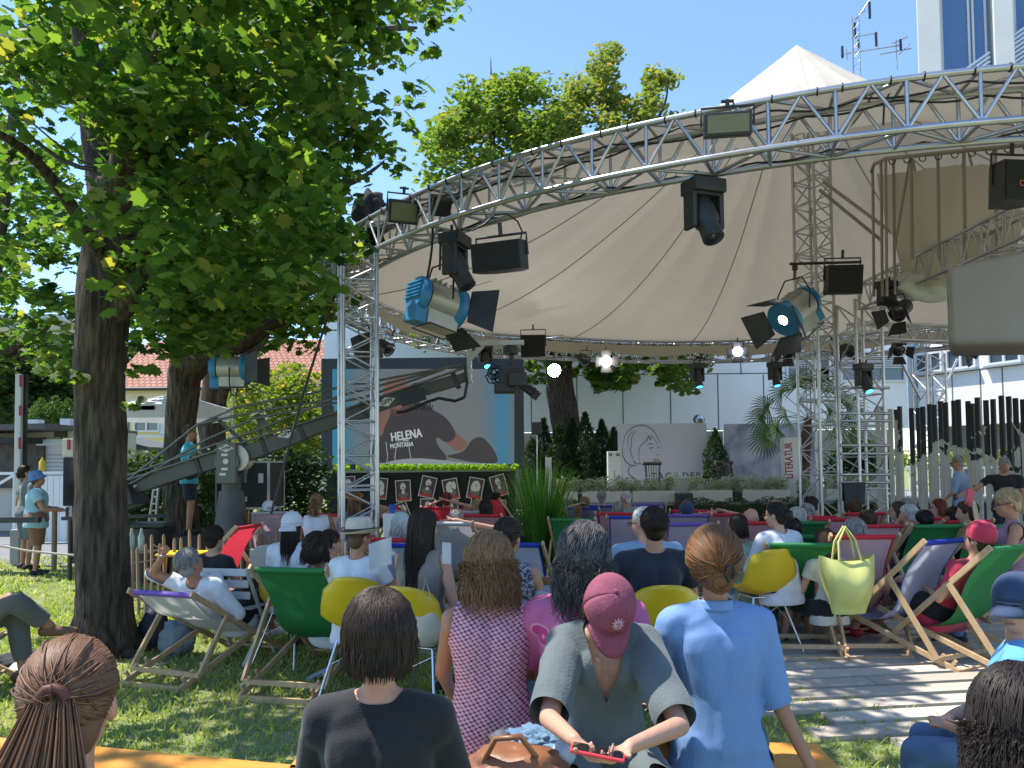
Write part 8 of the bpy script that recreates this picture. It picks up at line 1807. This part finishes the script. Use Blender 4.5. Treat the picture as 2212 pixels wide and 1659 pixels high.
up(1779, 1143, 6.55, 12, 'long brown haired person in black shorts between the white blouse and the yellow tote', CRM, H_('long', 'brown', 700, .0034, length=.10), 'fair', (-4, -10, 0), bot=dict(m=BLK, length=.8, loose=.02), seat=.36, legs=[((-.16, .42, .46), (-.2, .5, .09)), ((.1, .42, .46), (.1, .5, .09))], arms=(((-.08, .06, -.26), (-.10, .30, -.30)), ((.08, .06, -.26), (.06, .30, -.30))))
# ---- standing people
SUM = cloth('grey_green_shirt', (.13, .16, .15)); AQ = cloth('aqua_polo', (.28, .46, .54)); SHO = cloth('brown_shorts', (.20, .095, .06)); GSH = cloth('grey_shorts', (.12, .15, .17))
up(52, 1006, 12.2, -35, 'standing man with tied dark hair in a grey green shirt at the far left', SUM, H_('bun', 'dark', 200), 'tan', (-20, 14, 0), arms=('side', 'side'), bot=dict(m=GSH, length=.95, loose=.03), female=False, kind='stand', fine=.018)
BK_ = mat('blue_bucket_hat', (.10, .22, .42), .8)
def phones(B):
    mb = MB(); 
    for sx in (-1, 1): mb.tube([B.hc + B.H @ Vector((sx * .078, -.01, -.01)), B.hc + B.H @ Vector((sx * .105, -.01, -.01))], .036, 12)
    mb.tube([B.hc + B.H @ Vector((.098 * cos(q), -.01, .02 + .13 * sin(q))) for q in np.linspace(0, pi, 10)], .010, 6); return mb.build('headphones', DARKM)
up(77, 1021, 11.6, -62, 'standing man in an aqua polo, brown shorts, blue hat and headphones at the left', AQ, H_('crop', 'brown'), 'tan', (-8, 10, 0), arms=(((-.04, .10, -.26), (.06, .36, -.30)), ((.04, .10, -.26), (-.02, .36, -.30))), bot=dict(m=SHO, length=.98, loose=.035), female=False, wid=1.4, kind='stand', fine=.016, acc=(lambda B: hat(B, 'bucket', BK_), phones), loose=.03)
c = P(152, 1120, 11.0); tb_ = empty('control_handle', (c.x, c.y, 0), 0, 'black pan bar controls held by the man in the aqua polo', 'control stand'); mb = MB(); mb.bar((-.12, 0, c.z), (1.3, .1, c.z + .02), .05, .05); mb.tube([(0, 0, c.z), (0, 0, 0)], .03, 8); mb.bar((-1.1, .1, c.z - .02), (-.5, .1, c.z - .02), .06, .08); mb.tube([(-.05, 0, c.z), (-.05, 0, c.z + .16)], .02, 8); mb.build('pan_bar', DARKM, tb_)
# camera crane operator on a box, mostly behind the second trunk
B = pose('stand', arms=(((-.04, .12, -.24), (.02, .34, -.14)), ((.05, .12, -.24), (0, .36, -.2))), female=False, head=(rad(-20), 0, 0)); q = P(412, 918, 12.0); zz = q.z - B.top.z
person('crane operator in a turquoise T shirt and dark shorts beside the second maple trunk', (q.x - .02, 12.0, zz), B, rad(-70), 'tan', dict(m=cloth('turquoise', (.05, .36, .42)), sleeve=.6, loose=.025), dict(m=NAVY, length=.9, loose=.03), SHB, H_('short', 'brown'), (), .018, 1.)
mb = MB(); mb.box((q.x - .0, 12.0, zz / 2), (.7, .6, zz), bev=.01); tag(mb.build('riser_box', DARKM), 'black riser box on which the crane operator stands', 'box')
up(2067, 984, 12.8, 48, 'standing man with glasses and a rolled sleeve light blue shirt, walking left', cloth('chambray', (.20, .28, .40)), H_('crop', 'grey', 160), 'tan', (8, -6, 0), arms=(((-.06, .04, -.28), (-.04, .22, -.44)), ((.06, -.04, -.29), (.08, .06, -.52))), bot=dict(m=GREYT, length=2), female=False, kind='stand', fine=.017, acc=(lambda B: glasses(B),), wid=1.08, sleeve=1.05, legs=[((-.10, .14, .52), (-.10, .22, .09)), ((.10, -.05, .50), (.10, -.28, .12))])
up(2170, 991, 12.3, 150, 'standing grey haired man in a black polo reaching his arm to the left', BLK, H_('crop', 'grey', 160), 'tan', (20, -6, 0), arms=(((-.04, .02, -.28), (-.02, .1, -.5)), ((.20, .12, -.16), (.42, .26, -.26))), female=False, kind='stand', fine=.017, sleeve=.6, wid=1.15, bot=dict(m=NAVY, length=2))

# ---- chairs and loose things
WS = mat('white_slat', (.55, .56, .57), .5)
def slat_chair(x, y, D, yaw, m, label, n=3):
    top = P(x, y, D); yw = rad(yaw); loc = Vector((top.x, top.y, 0)) - rotz(yw) @ Vector((0, -.25, 0)); loc.z = 0; zt = top.z
    t = empty('folding_chair', loc, yw, label, 'chair', 'slatted folding chairs')
    for k in range(n): mb = MB(); mb.box((0, -.25 + .025 * k, zt - .03 - k * .095), (.40, .018, .06), bev=.004); mb.build('back_slat', m, t)
    for sx in (-1, 1): mb = MB(); mb.bar((sx * .2, -.26, zt), (sx * .2, .20, .01), .018, .028, up=(0, 1, 0)); mb.build('rear_frame', m, t); mb = MB(); mb.bar((sx * .18, .2, .45), (sx * .18, -.26, .01), .018, .028, up=(0, 1, 0)); mb.build('front_leg', m, t)
    mb = MB()
    for k in range(7): mb.box((0, -.14 + k * .058, .45), (.38, .045, .016))
    mb.build('seat_slats', m, t)
slat_chair(484, 1228, 6.2, -12, WS, 'white slatted folding chair under the person in black')
slat_chair(1180, 1246, 4.6, -4, mat('brown_slat', (.20, .09, .035), .45, col2=(.27, .13, .055), scale=5), 'brown wooden folding chair between the bun haired woman and the magenta blouse', 2)
# yellow tote
YT = mat('yellow_tote', (.56, .56, .16), .6, col2=(.62, .62, .22), scale=3)
c = P(1832, 1262, 6.2); t = empty('tote_bag', c, rad(8), 'soft yellow tote bag hanging from the corner of a pink deckchair', 'bag'); k_ = 6.85 / FD
mb = MB()
def tote(u, v):
    a = u * 2 * pi; w_ = (.235 * (1 - .42 * v ** 1.5)); d_ = .05 + .10 * sin(pi * min(1, v * 1.1)); z = .21 - .44 * v + (.045 * cos(a) ** 2 * (1 - v)) - .02 * (1 - v) ; fo = .012 * sin(a * 5 + v * 4) * (1 - v * .5)
    return Vector(((w_ + fo) * cos(a), (d_ + fo) * sin(a), z))
mb.grid(tote, 48, 16); mb.grid(lambda u, v: Vector((.136 * v * cos(u * 2 * pi), .065 * v * sin(u * 2 * pi), -.23)), 24, 2); mb.build('body', YT, t)
for yy in (-.05, .05): mb = MB(); mb.tube([(-.10, yy, .2), (-.09, yy * .6, .34), (-.02, yy * .3, .46), (.05, yy * .6, .36), (.09, yy, .2)], .009, 6); mb.build('handle', YT, t)
PB = mat('pink_bag', (.48, .09, .14), .7, col2=(.58, .16, .2), scale=8)
bag('shopping_bag', 'slouching pink bag with papers on the boards under the pale blue deckchair', P(2052, 1326, 6.4), (.22, .12, .15), PB, 'bag', None, 3, .18)
mb = MB(); c = P(2050, 1296, 6.35); mb.box(c, (.22, .01, .1), Matrix.Rotation(.3, 3, 'Y')); tag(mb.build('paper', TBW), 'white paper sticking out of the pink bag', 'paper')
bag('backpack', 'dark navy backpack standing on the lawn between the maple and the white deckchair', G(332, 1400) + Vector((0, 0, .17)), (.12, .10, .20), mat('navy_nylon', (.015, .02, .04), .7), 'backpack', None, 5, .2)
bag('backpack', 'grey blue rucksack with cords leaning under the white deckchair', G(382, 1415) + Vector((0, 0, .13)), (.15, .11, .16), mat('grey_nylon', (.14, .18, .21), .75, col2=(.2, .24, .27), scale=9, bump=.4), 'backpack', None, 8, .3)
c = G(350, 1438); mb = MB(); 
for k in range(4): mb.tube([c + Vector((.05 * k - .1 + .02 * sin(q * 2 + k), .05 * cos(q + k) - .02 * k, .012 + .02 * abs(sin(q)))) for q in np.linspace(0, 5, 10)], .006, 5)
tag(mb.build('cord', mat('pale_rope', (.42, .38, .30), .9)), 'loose pale cord lying on the grass beside the rucksack', 'cord')
blob('bag', 'flat black bag on the grass under the crossed legs at the left edge', G(55, 1440) + Vector((0, 0, .05)), (.26, .13, .075), BLK, 'bag', .25, 3, 4, 11)
mb = MB(); c = G(62, 1452); mb.box(c + Vector((0, -.02, .06)), (.24, .16, .004), Matrix.Rotation(.2, 3, 'X') @ rotz(.2)); tag(mb.build('leaflet', TBW), 'white leaflet on the black bag at the lower left', 'leaflet')
mb = MB(); c = G(688, 1466); mb.box(c + Vector((0, 0, .03)), (.2, .13, .004), Matrix.Rotation(-.3, 3, 'Y') @ rotz(.4)); mb.box(c + Vector((.01, .01, .045)), (.2, .13, .004), Matrix.Rotation(-.35, 3, 'Y') @ rotz(.6)); tag(mb.build('leaflet', mat('blue_white_paper', (.5, .54, .62), .6)), 'folded white and blue leaflet on the grass behind the woman in black', 'leaflet')
HB = mat('cream_leather', (.50, .45, .36), .5); c = P(925, 1375 - 22, 4.75); t = bag('handbag', 'cream handbag hanging beside the person in the khaki dress', c, (.10, .05, .13), HB, 'bag', None, 6, .12)
mb = MB(); mb.tube([(-.05, -.02, .10), (-.01, -.04, .3), (.04, -.02, .10)], .006, 6); h_ = mb.build('strap', HB); h_.parent = t
bag('plastic_bag', 'translucent grey plastic bag on the brown folding chair', P(1178, 1290, 4.55), (.11, .09, .06), mat('grey_plastic', (.42, .44, .44), .35, trans=.3), 'bag', None, 7, .4)
mb = MB(); c = P(2107, 1110, 6.3)
mb.lathe(c, [(.001, 0), (.11, .0), (.115, .004), (.11, .008), (.001, .008)], 24, rotz(.9) @ Matrix.Rotation(1.45, 3, 'X')); mb.tube([c + Vector((0, 0, -.10)), c + Vector((.01, 0, -.22))], .008, 6)
f = mb.build('hand_fan', mat('tan_paper', (.42, .30, .20), .7)); tag(f, 'round tan paper fan held up at the right of the audience', 'fan')
mb = MB(); c = P(2094, 1075, 6.4); mb.box(c, (.09, .012, .14), rotz(.5) @ Matrix.Rotation(.4, 3, 'Y')); tag(mb.build('booklet', mat('red_booklet', (.55, .03, .06), .5)), 'red booklet held beside the paper fan', 'booklet')
mb = MB(); c = P(822, 1205, 4.9); mb.grid(lambda u, v: c + Vector(((u - .5) * .15, .03 * sin(u * 5), (v - .5) * .17 + .05 * u)), 8, 4); tag(mb.build('paper', mat('white_paper', (.62, .64, .68), .6, trans=.3)), 'white sheets read by the person in the straw hat', 'paper')
mb = MB(); c = P(965, 1195, 4.4); mb.box(c, (.07, .01, .12), rotz(-.8)); tag(mb.build('paper', MATS['white_paper']), 'white page held by the person in the khaki dress', 'paper')
mb = MB(); c = G(1998, 1316); mb.lathe(c, [(.001, 0), (.03, .0), (.032, .14), (.014, .18), (.013, .21), (.001, .21)], 12); tag(mb.build('water_bottle', GL), 'clear water bottle on the boards under the pale blue deckchair', 'bottle')
mb = MB(); c = P(297, 1190, 8.9); mb.box((c.x, c.y, c.z - .012), (.42, .3, .02), bev=.004)
for sx in (-.17, .17): mb.tube([(c.x + sx, c.y, c.z - .02), (c.x + sx * 1.1, c.y, 0)], .012, 6)
tag(mb.build('side_table', MATS['dark_chair_wood']), 'little dark table with two bottles behind the paling fence', 'table')
for i, x in enumerate((375, 394)):
    mb = MB(); c = P((284, 305)[i], 1190, 8.9); mb.lathe(c, [(.001, 0), (.035, .0), (.036, .16), (.014, .22), (.013, .26), (.001, .26)], 12); tag(mb.build('glass_bottle', mat('bottle_green', (.25, .32, .28), .15, spec=1)), ['left glass bottle on the little table behind the paling fence', 'right glass bottle on the little table behind the paling fence'][i], 'bottle')
